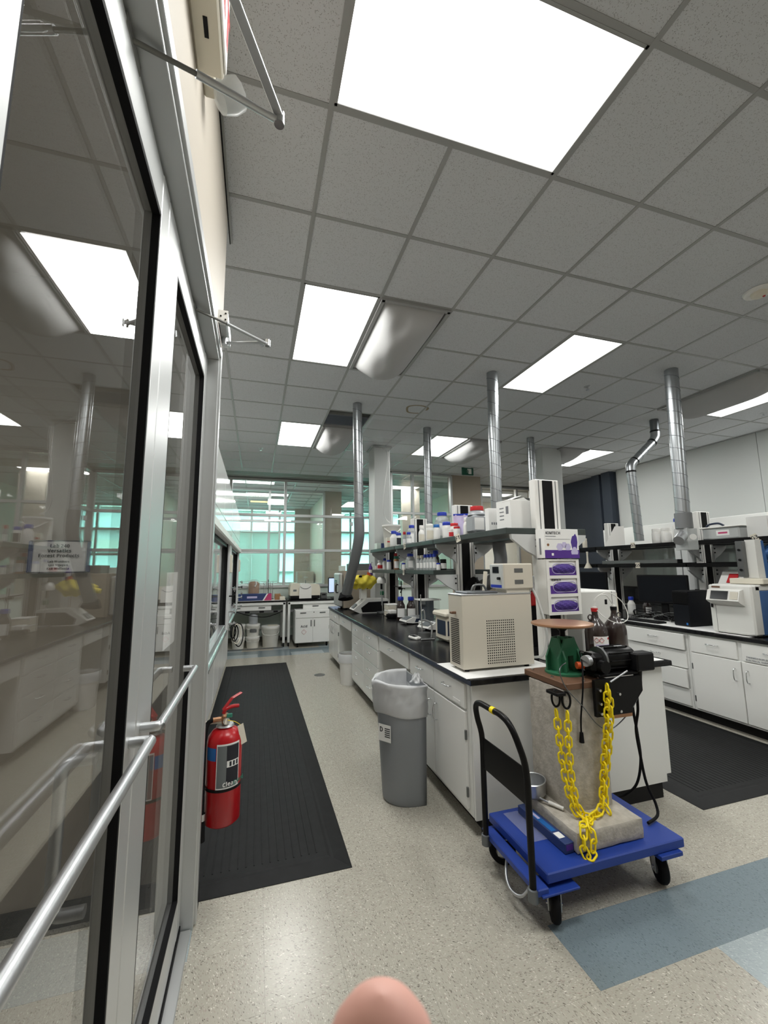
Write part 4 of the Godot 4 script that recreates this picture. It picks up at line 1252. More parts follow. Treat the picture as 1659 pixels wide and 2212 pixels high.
func build_ducts() -> void:
	var R := 0.058
	var d := thing("exhaust_duct", "spiral steel duct ending in a grey hose over the yellow cloth", "duct", Vector3(1.19, 0, -5.0))
	spiral(d, "pipe", Vector3(0, CEIL, 0), Vector3(0.02, 2.2, 0), R)
	part(d, "collar", G.new().lathe([[R + 0.004, 0.0], [R + 0.006, 0.05], [R + 0.001, 0.05]], 24, Vector3(0.02, 2.17, 0)), M["flex_hose"])
	part(d, "hose", G.new().tube(curve([Vector3(0.02, 2.2, 0), Vector3(0.025, 1.98, -0.02), Vector3(0.0, 1.7, -0.14), Vector3(-0.03, 1.45, -0.3), Vector3(-0.05, 1.26, -0.42)], 8), 0.066, 20), M["flex_hose"])
	part(d, "nozzle", G.new().lathe([[0.07, 0.08], [0.082, 0.05], [0.1, 0.0], [0.09, 0.0], [0.065, 0.06]], 24, Vector3(-0.055, 1.2, -0.43), Basis(Vector3.RIGHT, -0.35)), M["rubber"])
	part(d, "damper_handle", G.new().box(Vector3(-0.075, 2.14, 0.01), Vector3(0.03, 0.05, 0.02), 0.004), M["satin_steel"])
	d = thing("exhaust_duct", "spiral steel duct dropping behind the reagent rack beside the column", "duct", Vector3(2.43, 0, -5.63))
	spiral(d, "pipe", Vector3(0, CEIL, 0), Vector3(-0.01, 1.98, 0), R)
	d = thing("exhaust_duct", "spiral steel duct bending into a grey hose behind the white carton", "duct", Vector3(2.41, 0, -3.76))
	spiral(d, "pipe", Vector3(0, CEIL, 0), Vector3(-0.02, 1.98, 0), R)
	part(d, "hose", G.new().tube(curve([Vector3(-0.02, 2.0, 0), Vector3(-0.01, 1.8, 0), Vector3(0.0, 1.65, 0.0), Vector3(-0.05, 1.5, -0.02), Vector3(-0.15, 1.42, -0.05), Vector3(-0.22, 1.38, -0.1)], 8), 0.066, 20), M["flex_hose"])
	part(d, "nozzle", G.new().lathe([[0.07, 0.0], [0.105, 0.05], [0.105, 0.075], [0.06, 0.02]], 24, Vector3(-0.23, 1.375, -0.1), Basis(Vector3.BACK, 1.2)), M["rubber"])
	d = thing("exhaust_duct", "spiral steel duct rising behind the tall near rack post", "duct", Vector3(4.27, 0, -5.62))
	spiral(d, "pipe", Vector3(0, CEIL, 0), Vector3(0, 1.7, 0), R)
	d = thing("exhaust_duct", "thick spiral steel duct with a clear end box over the right bench", "duct", Vector3(4.26, 0, -3.16))
	spiral(d, "pipe", Vector3(0, CEIL, 0), Vector3(-0.05, 2.12, 0), 0.066)
	part(d, "sleeve", G.new().lathe([[0.0, -0.16], [0.078, -0.16], [0.078, 0.0], [0.06, 0.0]], 24, Vector3(-0.05, 2.13, 0)), M["flex_hose"])
	part(d, "branch", G.new().cyl(Vector3(-0.05, 1.93, 0.0), Vector3(-0.2, 1.84, 0.04), 0.05, 20), M["satin_steel"])
	part(d, "end_box", G.new().box(Vector3(-0.04, 1.86, 0), Vector3(0.14, 0.22, 0.14), 0.004), M["clear_jar"])
	part(d, "sticker", G.new().lathe([[0.0, 0.0], [0.05, 0.0], [0.05, 0.002], [0.0, 0.002]], 20, Vector3(-0.04, 1.88, 0.072), Basis(Vector3.RIGHT, PI / 2), 0.6), M["paper"])
	d = thing("exhaust_duct", "spiral steel duct with two elbows kinked over the right rack", "duct", Vector3(5.0, 0, -4.41))
	part(d, "top_pipe", G.new().cyl(Vector3(0.5, CEIL, 0), Vector3(0.5, 3.5, 0), R, 20), M["seam_steel"])
	part(d, "elbow", G.new().tube(curve([Vector3(0.5, 3.52, 0), Vector3(0.49, 3.44, 0), Vector3(0.43, 3.36, 0)], 5), R + 0.004, 18), M["galvanised"])
	spiral(d, "slanted_pipe", Vector3(0.44, 3.37, 0), Vector3(0.03, 3.03, 0), R)
	part(d, "elbow", G.new().tube(curve([Vector3(0.05, 3.05, 0), Vector3(-0.01, 2.99, 0), Vector3(-0.02, 2.9, 0)], 5), R + 0.004, 18), M["galvanised"])
	spiral(d, "lower_pipe", Vector3(-0.02, 2.92, 0), Vector3(0.02, 1.93, 0), R)
	for q in [Vector3(0.5, 3.53, 0), Vector3(0.42, 3.355, 0), Vector3(0.06, 3.055, 0), Vector3(-0.02, 2.9, 0)]:
		part(d, "band", G.new().lathe([[R + 0.006, -0.012], [R + 0.008, 0.0], [R + 0.006, 0.012]], 20, q, Basis(Vector3.BACK, 0.0 if q.y > 3.5 or q.y < 2.95 else -0.9)), M["black_metal"])

# ---------------------------------------------------------------- on the ceiling
func build_ceiling_fittings() -> void:
	var names := ["bulging white fabric air diffuser beside the second aisle light panel", "bulging white fabric air diffuser below the missing ceiling board", "bulging white fabric air diffuser in the middle bay by the exit sign", "bulging white fabric air diffuser by the far light panel over the right bench", "bulging white fabric air diffuser by the long light panel over the right bench"]
	for k in sock_cells.size():
		var s = sock_cells[k]
		var o := thing("fabric_diffuser", names[k], "air diffuser", Vector3(GX + (s[0] + 0.5) * T, CEIL, GZ - (s[1] + 1.0) * T), 0.0, "fabric ceiling air diffusers")
		var fr := G.new()
		for q in [-1, 1]:
			fr.box(Vector3(q * (T / 2 - 0.02), -0.006, 0), Vector3(0.03, 0.03, 2 * T - 0.02))
			fr.box(Vector3(0, -0.006, q * (T - 0.02)), Vector3(T - 0.02, 0.03, 0.03))
		part(o, "frame", fr, M["tee"])
		var rows := []
		var nr := 24
		var nc := 18
		for i in nr + 1:
			var r := []
			var tz := 2.0 * i / nr - 1.0
			for j in nc + 1:
				var tx := 2.0 * j / nc - 1.0
				var sag := 0.2 * pow(maxf(0.0, 1.0 - tx * tx), 0.8) * pow(maxf(0.0, 1.0 - pow(absf(tz), 5.0)), 0.5)
				var fold := 0.012 * sin(tz * 5.0 + k) * exp(-pow((tx + 0.35 + 0.1 * tz) * 5.0, 2)) - 0.03 * exp(-pow((tx + 0.55 - 0.3 * tz) * 6.0, 2)) * smoothstep(0.4, 1.0, tz)
				r.append(Vector3(tx * (T / 2 - 0.034), 0.004 - maxf(0.0, sag + fold * minf(1.0, sag * 8.0)), tz * (T - 0.034)))
			rows.append(r)
		part(o, "cloth", G.new().sheet(rows), M["diffuser_cloth"])
	var sp := [[-0.01, -3.79, "sprinkler head in the ceiling near the far door closer"], [3.69, -3.75, "sprinkler head in the ceiling beside the middle light panel"], [0.02, -7.38, "sprinkler head in the ceiling by the glass partition"], [6.76, -3.78, "sprinkler head in the ceiling near the right wall"], [6.04, -6.95, "sprinkler head in the ceiling over the far right bay"]]
	for s in sp:
		var o := thing("sprinkler_head", "small steel " + s[2], "sprinkler", Vector3(s[0], CEIL, s[1]))
		part(o, "escutcheon", G.new().lathe([[0.0, -0.006], [0.034, -0.006], [0.04, 0.0], [0.0, 0.0]], 20), M["satin_steel"])
		part(o, "stem", G.new().cyl(Vector3(0, -0.035, 0), Vector3(0, -0.004, 0), 0.009, 10), M["steel"])
		part(o, "deflector", G.new().lathe([[0.0, -0.042], [0.02, -0.042], [0.02, -0.038], [0.0, -0.038]], 14), M["steel"])
	var d := thing("smoke_detector", "round smoke detector on the ceiling at the right", "smoke detector", Vector3(3.68, CEIL, -1.98))
	part(d, "base", G.new().lathe([[0.0, -0.012], [0.092, -0.012], [0.1, 0.0], [0.0, 0.0]], 28), M["white_plastic"])
	part(d, "chamber", G.new().lathe([[0.0, -0.045], [0.035, -0.043], [0.05, -0.03], [0.052, -0.012], [0.0, -0.012]], 24), M["cream"])
	part(d, "lamp_window", G.new().lathe([[0.0, -0.05], [0.008, -0.049], [0.01, -0.043], [0.0, -0.043]], 10, Vector3(0.02, 0, 0.02)), M["red_cap"])
	# running-man exit sign hung in front of the taupe pier
	var e := thing("exit_sign", "green running-man exit sign hanging near the taupe pier", "sign", Vector3(4.26, 3.62, -7.75))
	part(e, "panel", G.new().box(Vector3(), Vector3(0.27, 0.16, 0.03), 0.004), M["exit_green"])
	part(e, "canopy", G.new().box(Vector3(0, 0.081, 0), Vector3(0.16, 0.012, 0.04), 0.003), M["white_plastic"])
	part(e, "door_symbol", G.new().box(Vector3(0.05, 0.0, 0.0158), Vector3(0.07, 0.11, 0.001)), M["white_plastic"])
	var man := G.new().lathe([[0.0, 0.0], [0.013, 0.0], [0.013, 0.001], [0.0, 0.001]], 12, Vector3(0.0, 0.045, 0.0155), Basis(Vector3.RIGHT, PI / 2))
	man.bar(Vector3(-0.005, 0.03, 0.016), Vector3(-0.012, -0.01, 0.016), 0.02, 0.001).bar(Vector3(-0.012, -0.01, 0.016), Vector3(0.012, -0.05, 0.016), 0.012, 0.001).bar(Vector3(-0.012, -0.01, 0.016), Vector3(-0.04, -0.03, 0.016), 0.012, 0.001).bar(Vector3(-0.005, 0.025, 0.016), Vector3(0.028, 0.008, 0.016), 0.009, 0.001).bar(Vector3(-0.005, 0.025, 0.016), Vector3(-0.04, 0.015, 0.016), 0.009, 0.001)
	part(e, "running_figure", man, M["white_plastic"])
	# exit and emergency light unit over the doors
	var b := thing("emergency_exit_light", "cream exit light box with red lettering mounted above the glass doors", "exit light", Vector3(-0.225, 3.3, -1.02))
	part(b, "box", G.new().box(Vector3(0.04, 0, 0), Vector3(0.08, 0.3, 0.42), 0.006), M["cream"])
	part(b, "face", G.new().box(Vector3(0.084, 0, 0), Vector3(0.008, 0.28, 0.4), 0.003), M["white_plastic"])
	words(b, "lettering", "EXIT", 0.16, M["red_ink"], Transform3D(Basis(Vector3(0, 0, -1), Vector3(0, 1, 0), Vector3(1, 0, 0)), Vector3(0.0885, 0, 0)))
	part(b, "slot", G.new().box(Vector3(0.04, -0.151, -0.08), Vector3(0.012, 0.003, 0.05)), M["black_plastic"])
	var ln := thing("emergency_lamp_lens", "clear plastic lamp lens beside the exit light box above the doors", "lamp", Vector3(-0.18, 3.28, -1.36))
	part(ln, "lens", G.new().lathe([[0.0, 0.0], [0.045, 0.01], [0.055, 0.05], [0.05, 0.09], [0.0, 0.1]], 10, Vector3(0, -0.05, 0), Basis(Vector3.BACK, -0.9)), M["clear_jar"])
	part(ln, "bracket", G.new().box(Vector3(-0.025, 0.0, 0), Vector3(0.04, 0.05, 0.05), 0.006), M["cream"])
	# plastic leak diverter: clear sheet gathered to a tube that runs down to the pail
	var lk := thing("leak_diverter", "clear plastic sheet gathered under the ceiling leak with a drain tube", "leak diverter", Vector3(1.95, 0, -5.95))
	var cor := [Vector3(-0.42, CEIL - 0.004, 0.5), Vector3(0.4, CEIL - 0.004, 0.4), Vector3(0.38, CEIL - 0.004, -0.35), Vector3(-0.4, CEIL - 0.004, -0.3)]
	var tip := Vector3(-0.02, 3.42, -0.12)
	var rows2 := []
	for i in 7:
		var t := i / 6.0
		var r := []
		for j in 17:
			var q := 4.0 * j / 16.0
			var a: Vector3 = cor[int(q) % 4]
			var bb: Vector3 = cor[(int(q) + 1) % 4]
			var pnt := a.lerp(bb, q - int(q))
			var y := lerpf(pnt.y, tip.y, pow(t, 1.5))
			var xz := pnt.lerp(tip, t * 0.97)
			r.append(Vector3(xz.x, y + 0.01 * sin(j * 1.9) * t, xz.z))
		rows2.append(r)
	part(lk, "plastic_sheet", G.new().sheet(rows2), M["film"])
	part(lk, "drain_tube", G.new().tube(curve([tip, Vector3(-0.02, 3.2, -0.1), Vector3(-0.08, 2.8, -0.08), Vector3(-0.1, 2.5, -0.1), Vector3(-0.04, 2.36, -0.18), Vector3(0.05, 2.31, -0.25)], 8), 0.009, 8), M["clear_tube"])

# a pixel of the photograph, set on the plane z = depth that the thing stands in
func px(u: float, v: float, z: float) -> Vector3:
	var b := Basis.from_euler(Vector3(0.1337, -0.2985, -0.0096))
	var d := b * Vector3((u - 829.5) / 895.02, -(v - 1106.0) / 895.02, -1.0)
	return Vector3(0, 1.6, 0) + d * (z / d.z)

# ---------------------------------------------------------------- mats and bin
func ramp_mat(label: String, x0: float, x1: float, zn: float, zf: float) -> void:
	var o := thing("floor_mat", label, "mat", Vector3((x0 + x1) / 2, 0, (zn + zf) / 2))
	var hx := (x1 - x0) / 2
	var hz := (zn - zf) / 2
	var g := G.new()
	var lv := [[0.0, 0.001], [0.0, 0.003], [0.085, 0.013], [0.1, 0.013], [0.115, 0.016]]
	for k in lv.size() - 1:
		var a: float = lv[k][0]
		var b: float = lv[k + 1][0]
		var ya: float = lv[k][1]
		var yb: float = lv[k + 1][1]
		var A := [Vector3(-hx + a, ya, hz - a), Vector3(hx - a, ya, hz - a), Vector3(hx - a, ya, -hz + a), Vector3(-hx + a, ya, -hz + a)]
		var B := [Vector3(-hx + b, yb, hz - b), Vector3(hx - b, yb, hz - b), Vector3(hx - b, yb, -hz + b), Vector3(-hx + b, yb, -hz + b)]
		for i in 4:
			g.quad(A[i], A[(i + 1) % 4], B[(i + 1) % 4], B[i])
	var e := 0.115
	g.quad(Vector3(-hx + e, 0.016, hz - e), Vector3(hx - e, 0.016, hz - e), Vector3(hx - e, 0.016, -hz + e), Vector3(-hx + e, 0.016, -hz + e))
	part(o, "body", g, M["mat_rubber"])
	var n := int((hx * 2 - 0.3) / 0.04)
	var rb := G.new().box(Vector3(), Vector3(0.007, 0.004, hz * 2 - 0.3), 0.001).mesh()
	for i in n:
		part(o, "rib", rb, M["mat_rubber"], at(-hx + 0.15 + (i + 0.5) * (hx * 2 - 0.3) / n, 0.0165, 0))

func dee(w: float, d: float, y: float) -> Array:     # flat back at x = 0 facing +x, bulging to -x
	var p := []
	for i in 25:
		var t := -PI / 2 + PI * i / 24.0
		var c := pow(cos(t), 0.75) if cos(t) > 0.0001 else 0.0
		p.append(Vector3(-d * c, y, w / 2 * sin(t)))
	return p

func build_mats_and_bin() -> void:
	ramp_mat("long black ribbed anti-fatigue mat in the left aisle", -0.425, 0.545, -2.415, -7.58)
	ramp_mat("black anti-fatigue mat in the aisle before the right bench", 2.86, 4.42, -2.22, -6.4)
	var b := thing("slim_bin", "tall grey half-round waste bin with a clear liner beside the island", "bin", Vector3(1.155, 0, -3.0))
	var rows := []
	var shape := [[0.0, 0.82], [0.012, 0.85], [0.05, 0.862], [0.4, 0.93], [0.7, 0.99], [0.755, 1.0], [0.76, 1.04], [0.79, 1.04]]
	for s in shape:
		var r := dee(0.4 * s[1], 0.3 * s[1], s[0])
		r.append(r[0])
		rows.append(r)
	part(b, "body", G.new().sheet(rows), M["grey_bin"])
	part(b, "base", G.new().prism(poly_of(dee(0.33, 0.24, 0)), 0.004, Transform3D(Basis(Vector3.RIGHT, PI / 2), Vector3(0, 0.003, 0))), M["grey_bin"])
	var r2 := []
	var ls := [[0.585, 1.0, 0.0], [0.6, 1.03, 0.0], [0.66, 1.06, 0.4], [0.7, 1.05, 1.0], [0.745, 1.075, 0.6], [0.785, 1.09, 0.2], [0.805, 1.07, 0.4], [0.79, 1.0, 0.4], [0.72, 0.93, 1.0], [0.66, 0.86, 1.4], [0.64, 0.6, 2.0], [0.62, 0.2, 2.0]]
	for k in ls.size():
		var s = ls[k]
		var r := dee(0.4 * s[1], 0.305 * s[1], s[0])
		r.append(r[0])
		for i in r.size():
			var q: Vector3 = r[i]
			var wob: float = s[2] * 0.011 * sin(i * 1.7 + k * 2.1)
			r[i] = q + Vector3(wob * 0.6 + (0.004 if i == 0 or i >= 24 else 0.0), 0.013 * s[2] * sin(i * 0.9 + k * 1.3) + 0.012 * sin(i * 0.5), wob)
		rows = r2
		r2.append(r)
	part(b, "liner", G.new().sheet(r2), M["liner"])
	var kn := []
	for i in 8:
		var r := []
		var t := i / 7.0
		for j in 13:
			var a := TAU * j / 12.0
			var rad := lerpf(0.045, 0.012, t) * (1.0 + 0.3 * sin(j * 2.3 + i))
			r.append(Vector3(-0.03 + cos(a) * rad, 0.79 + 0.06 * t, 0.1 + sin(a) * rad))
		kn.append(r)
	part(b, "liner_knot", G.new().sheet(kn), M["liner"])
	var lb := part(b, "label", G.new().box(Vector3(0, 0, 0), Vector3(0.105, 0.11, 0.001)), M["paper"], Transform3D(Basis(Vector3.UP, -0.95), Vector3(-0.272, 0.47, 0.096)))
	for i in 5:
		part(lb, "print_line", G.new().box(Vector3(0.024, 0.03 - i * 0.013, 0.001), Vector3(0.045, 0.006, 0.001)), M["ink"])
	words(lb, "lettering", "D", 0.034, M["ink"], at(-0.03, 0.02, 0.001))

func poly_of(p: Array) -> PackedVector2Array:
	var o := PackedVector2Array()
	for q in p:
		o.append(Vector2(q.x, q.z))
	return o

# patch of a cylinder wall around y, angles measured from +z towards +x
func curved_patch(r: float, a0: float, a1: float, y0: float, y1: float) -> G:
	var rows := []
	for y in [y0, y1]:
		var l := []
		for i in 13:
			var t := lerpf(a0, a1, i / 12.0)
			l.append(Vector3(sin(t) * r, y, cos(t) * r))
		rows.append(l)
	return G.new().sheet(rows)

func build_extinguisher() -> void:
	var e := thing("fire_extinguisher", "red fire extinguisher hung on the wall beside the glass doors", "fire extinguisher", Vector3(-0.128, 0.34, -2.43))
	var r := 0.086
	part(e, "cylinder", G.new().lathe([[0.0, 0.0], [0.07, 0.0], [r, 0.014], [r, 0.38], [0.08, 0.41], [0.06, 0.437], [0.034, 0.45], [0.026, 0.46], [0.0, 0.46]], 36), M["red_paint"])
	part(e, "neck_ring", G.new().lathe([[0.0, 0.455], [0.045, 0.455], [0.04, 0.464], [0.0, 0.464]], 20), M["satin_steel"])
	part(e, "valve", G.new().box(Vector3(0, 0.488, 0), Vector3(0.035, 0.05, 0.045), 0.008).cyl(Vector3(0, 0.49, 0), Vector3(-0.06, 0.49, 0.01), 0.012, 12), M["copper"])
	var gu := part(e, "gauge", G.new().cyl(Vector3(0.004, 0.486, 0.02), Vector3(0.008, 0.486, 0.04), 0.017, 18), M["steel"])
	part(gu, "dial", G.new().cyl(Vector3(0.008, 0.486, 0.04), Vector3(0.0085, 0.486, 0.0405), 0.014, 18), M["cream"])
	part(e, "carry_handle", G.new().tube(curve([Vector3(-0.01, 0.515, 0), Vector3(0.0, 0.535, 0.0), Vector3(0.03, 0.54, -0.02), Vector3(0.06, 0.535, -0.04)], 4), 0.01, 8), M["red_paint"])
	part(e, "lever", G.new().bar(Vector3(-0.015, 0.53, 0), Vector3(0.03, 0.585, -0.02), 0.024, 0.008, 0.003).bar(Vector3(0.028, 0.582, -0.018), Vector3(0.075, 0.6, -0.045), 0.022, 0.008, 0.003), M["red_paint"])
	part(e, "hose", G.new().tube(curve([Vector3(-0.06, 0.49, 0.01), Vector3(-0.085, 0.475, 0.015), Vector3(-0.093, 0.42, 0.03), Vector3(-0.092, 0.25, 0.05), Vector3(-0.09, 0.1, 0.055), Vector3(-0.088, 0.05, 0.055)], 6), 0.011, 10), M["rubber"])
	part(e, "hose_band", G.new().lathe([[0.014, 0.0], [0.016, 0.0], [0.016, 0.03], [0.014, 0.03]], 16, Vector3(-0.088, 0.045, 0.055)), M["satin_steel"])
	part(e, "nozzle", G.new().cyl(Vector3(-0.088, 0.05, 0.055), Vector3(-0.086, -0.05, 0.055), 0.013, 14, 0.016), M["rubber"])
	part(e, "bracket_arm", G.new().bar(Vector3(-0.1, 0.47, -0.02), Vector3(-0.005, 0.475, 0.0), 0.02, 0.012, 0.002), M["cream"])
	part(e, "strap", G.new().lathe([[r + 0.001, 0.17], [r + 0.003, 0.171], [r + 0.003, 0.183], [r + 0.001, 0.184]], 36), M["black_plastic"])
	part(e, "label_pale", curved_patch(r + 0.0012, -0.32, 0.95, 0.19, 0.385), M["lcd_grey"])
	part(e, "label_white_edge", curved_patch(r + 0.001, -0.36, 1.0, 0.182, 0.393), M["paper"])
	var bl := part(e, "label_black", curved_patch(r + 0.0016, 0.2, 0.95, 0.195, 0.382), M["ink"])
	part(bl, "pictograms", curved_patch(r + 0.002, 0.22, 0.93, 0.282, 0.312), M["paper"])
	for k in 3:
		part(bl, "pictogram", curved_patch(r + 0.0024, 0.36 + k * 0.2, 0.48 + k * 0.2, 0.286, 0.308), M["ink"])
	part(e, "blue_band", curved_patch(r + 0.001, -1.1, -0.4, 0.315, 0.375), M["blue_tape"])
	words(e, "lettering", "Clean", 0.02, M["paper"], Transform3D(Basis(Vector3.UP, 0.4), Vector3(sin(0.4) * (r + 0.0045), 0.207, cos(0.4) * (r + 0.0045))))
	words(e, "lettering", "Guard", 0.02, M["green_cap"], Transform3D(Basis(Vector3.UP, 0.95), Vector3(sin(0.95) * (r + 0.0045), 0.207, cos(0.95) * (r + 0.0045))))
	var tg := part(e, "tag", G.new().box(Vector3(0, -0.05, 0), Vector3(0.032, 0.1, 0.001)), M["cream"], Transform3D(Basis(Vector3.UP, 0.5) * Basis(Vector3.BACK, 0.25), Vector3(0.075, 0.46, 0.03)))
	part(tg, "tie", G.new().tube(curve([Vector3(0, 0, 0), Vector3(-0.02, 0.025, -0.01), Vector3(-0.05, 0.045, -0.02)], 4), 0.0014, 5), M["yellow_plastic"])
	part(e, "seal", G.new().box(Vector3(0.02, 0.508, 0.02), Vector3(0.028, 0.02, 0.012), 0.003), M["green_cap"])

# ---------------------------------------------------------------- the platform cart and what stands on it
func caster(o: Node3D, p: Vector3, turn: float, plate_y: float) -> void:
	var b := Basis(Vector3.UP, turn)
	var w := part(o, "wheel", G.new().lathe([[0.0, -0.021], [0.05, -0.021], [0.064, -0.019], [0.071, -0.01], [0.072, 0.0], [0.071, 0.01], [0.064, 0.019], [0.05, 0.021], [0.0, 0.021]], 28, p + Vector3(0, 0.072, 0), b * Basis(Vector3.BACK, PI / 2)), M["rubber"])
	part(w, "hub", G.new().lathe([[0.0, -0.024], [0.03, -0.024], [0.03, 0.024], [0.0, 0.024]], 18, p + Vector3(0, 0.072, 0), b * Basis(Vector3.BACK, PI / 2)), M["aluminium_dark"])
	var f := G.new()
	f.xf = Transform3D(b, p)
	for s in [-1, 1]:
		var poly := PackedVector2Array([Vector2(-0.02, 0.052), Vector2(0.02, 0.052), Vector2(0.03, plate_y - 0.012), Vector2(-0.02, plate_y - 0.012)])
		f.prism(poly, 0.004, Transform3D(Basis(Vector3.UP, PI / 2), Vector3(0.028 * s, 0, 0)))
	f.box(Vector3(0, plate_y - 0.01, 0), Vector3(0.062, 0.006, 0.062))
	var fk := part(o, "fork", f, M["satin_steel"])
	part(fk, "axle", G.new().cyl(p + b * Vector3(-0.036, 0.072, 0), p + b * Vector3(0.036, 0.072, 0), 0.007, 10), M["steel"])

func build_cart() -> void:
	var c := thing("platform_cart", "blue steel platform cart with a black push handle", "cart", Vector3(0, 0, 0))
	part(c, "deck", G.new().box(Vector3(1.715, 0.1975, -2.02), Vector3(0.83, 0.045, 0.5), 0.005), M["cart_blue"])
	part(c, "chassis", G.new().box(Vector3(1.72, 0.155, -2.02), Vector3(0.7, 0.04, 0.3), 0.004), M["cart_blue"])
	part(c, "handle_plate", G.new().box(Vector3(1.262, 0.165, -1.98), Vector3(0.06, 0.03, 0.46), 0.004), M["cart_blue"])
	for z in [-1.8, -2.2]:
		part(c, "caster_plate", G.new().box(Vector3(1.35, 0.153, z), Vector3(0.2, 0.01, 0.12), 0.002), M["cart_blue"])
		part(c, "caster_plate", G.new().box(Vector3(2.02, 0.166, z - 0.01), Vector3(0.14, 0.02, 0.12), 0.002), M["cart_blue"])
	caster(c, Vector3(1.35, 0, -1.8), -0.5, 0.153)
	caster(c, Vector3(2.02, 0, -1.83), -0.45, 0.166)
	caster(c, Vector3(1.33, 0, -2.19), 0.9, 0.153)
	caster(c, Vector3(2.02, 0, -2.2), -0.45, 0.166)
	var hp := curve([Vector3(1.225, 0.15, -2.175), Vector3(1.225, 0.45, -2.175), Vector3(1.225, 0.66, -2.175), Vector3(1.2, 0.77, -2.175), Vector3(1.185, 0.835, -2.16), Vector3(1.18, 0.868, -2.11), Vector3(1.178, 0.873, -1.98), Vector3(1.178, 0.873, -1.9), Vector3(1.182, 0.85, -1.835), Vector3(1.195, 0.78, -1.79), Vector3(1.222, 0.66, -1.777), Vector3(1.225, 0.45, -1.775), Vector3(1.225, 0.15, -1.775)], 5)
	var h := part(c, "handle", G.new().tube(hp, 0.0155, 14), M["black_metal"])
	part(h, "yellow_tape", G.new().tube([Vector3(1.178, 0.873, -1.985), Vector3(1.178, 0.873, -1.955)], 0.0172, 14), M["yellow_plastic"])
	part(h, "panel", G.new().box(Vector3(1.224, 0.59, -1.975), Vector3(0.008, 0.16, 0.39), 0.002), M["black_metal"])
	for z in [-2.175, -1.775]:
		part(c, "socket", G.new().lathe([[0.0, 0.0], [0.024, 0.0], [0.024, 0.05], [0.016, 0.052]], 18, Vector3(1.225, 0.125, z)), M["seam_steel"])
	part(c, "brake_pedal", G.new().tube(curve([Vector3(1.28, 0.14, -2.06), Vector3(1.23, 0.09, -2.0), Vector3(1.21, 0.07, -1.93), Vector3(1.23, 0.08, -1.87), Vector3(1.28, 0.13, -1.86)], 5), 0.007, 8), M["satin_steel"])
	# concrete stand
	var s := thing("concrete_stand", "rough concrete pillar cast on a thick slab standing on the blue cart", "concrete stand", Vector3(0, 0.2205, 0))
	part(s, "slab", rough_block(Vector3(1.52, 0, -2.255), Vector3(1.935, 0.098, -1.825), 0.006, 8), M["concrete"])
	part(s, "pillar", rough_block(Vector3(1.61, 0.095, -2.27), Vector3(1.885, 0.712, -1.965), 0.004, 10), M["concrete"])
	var pl := thing("top_plate", "rusty brown steel plate capping the concrete pillar", "plate", Vector3(1.765, 0.934, -2.13))
	part(pl, "plate", G.new().box(Vector3(0, 0.018, 0), Vector3(0.3, 0.034, 0.37), 0.003), M["rusty_plate"])
	for q in [Vector3(-0.13, 0.036, 0.05), Vector3(-0.02, 0.036, 0.165), Vector3(0.1, 0.036, 0.15), Vector3(-0.12, 0.036, -0.14)]:
		part(pl, "bolt", G.new().cyl(q, q + Vector3(0, 0.008, 0), 0.009, 6), M["steel"])
	# chain hook on the pillar's flank
	var hk := thing("chain_hook", "black shackle links holding the yellow chain on the pillar", "hook", Vector3(0, 0, 0))
	part(hk, "bracket", G.new().box(Vector3(1.577, 0.92, -1.985), Vector3(0.06, 0.018, 0.09), 0.003), M["black_metal"])
	for k in 2:
		var p := []
		for i in 20:
			var t := TAU * i / 20.0
			p.append(Vector3(1.578 + 0.03 * k + 0.018 * cos(t), 0.888 + 0.042 * sin(t), -1.99 + 0.045 * k + 0.01 * cos(t)))
		part(hk, "link", G.new().tube(p, 0.006, 8, true), M["black_metal"])
	# the chain: four hanging strands of oval links that meet in a heap on the slab
	var ch := thing("plastic_chain", "yellow plastic chain hanging in doubled strands around the concrete pillar", "chain", Vector3(0, 0, 0))
	var lk := link_mesh()
	var strands := [
		[Vector3(1.574, 0.85, -1.99), Vector3(1.574, 0.68, -1.975), Vector3(1.58, 0.5, -1.955), Vector3(1.6, 0.37, -1.93), Vector3(1.625, 0.332, -1.9)],
		[Vector3(1.607, 0.85, -1.94), Vector3(1.602, 0.68, -1.94), Vector3(1.604, 0.5, -1.938), Vector3(1.625, 0.36, -1.925), Vector3(1.66, 0.332, -1.9), Vector3(1.7, 0.336, -1.9)],
		[Vector3(1.84, 0.985, -1.895), Vector3(1.828, 0.8, -1.9), Vector3(1.82, 0.62, -1.925), Vector3(1.8, 0.46, -1.935), Vector3(1.775, 0.37, -1.925), Vector3(1.73, 0.333, -1.905), Vector3(1.68, 0.333, -1.89), Vector3(1.62, 0.333, -1.87)],
		[Vector3(1.85, 0.95, -1.895), Vector3(1.85, 0.8, -1.9), Vector3(1.842, 0.62, -1.925), Vector3(1.82, 0.46, -1.938), Vector3(1.795, 0.355, -1.925), Vector3(1.79, 0.333, -1.88)],
		[Vector3(1.6, 0.335, -1.87), Vector3(1.565, 0.342, -1.83), Vector3(1.545, 0.31, -1.808), Vector3(1.54, 0.25, -1.803), Vector3(1.555, 0.229, -1.79), Vector3(1.585, 0.24, -1.8), Vector3(1.595, 0.3, -1.806), Vector3(1.6, 0.338, -1.83), Vector3(1.64, 0.338, -1.87)]]
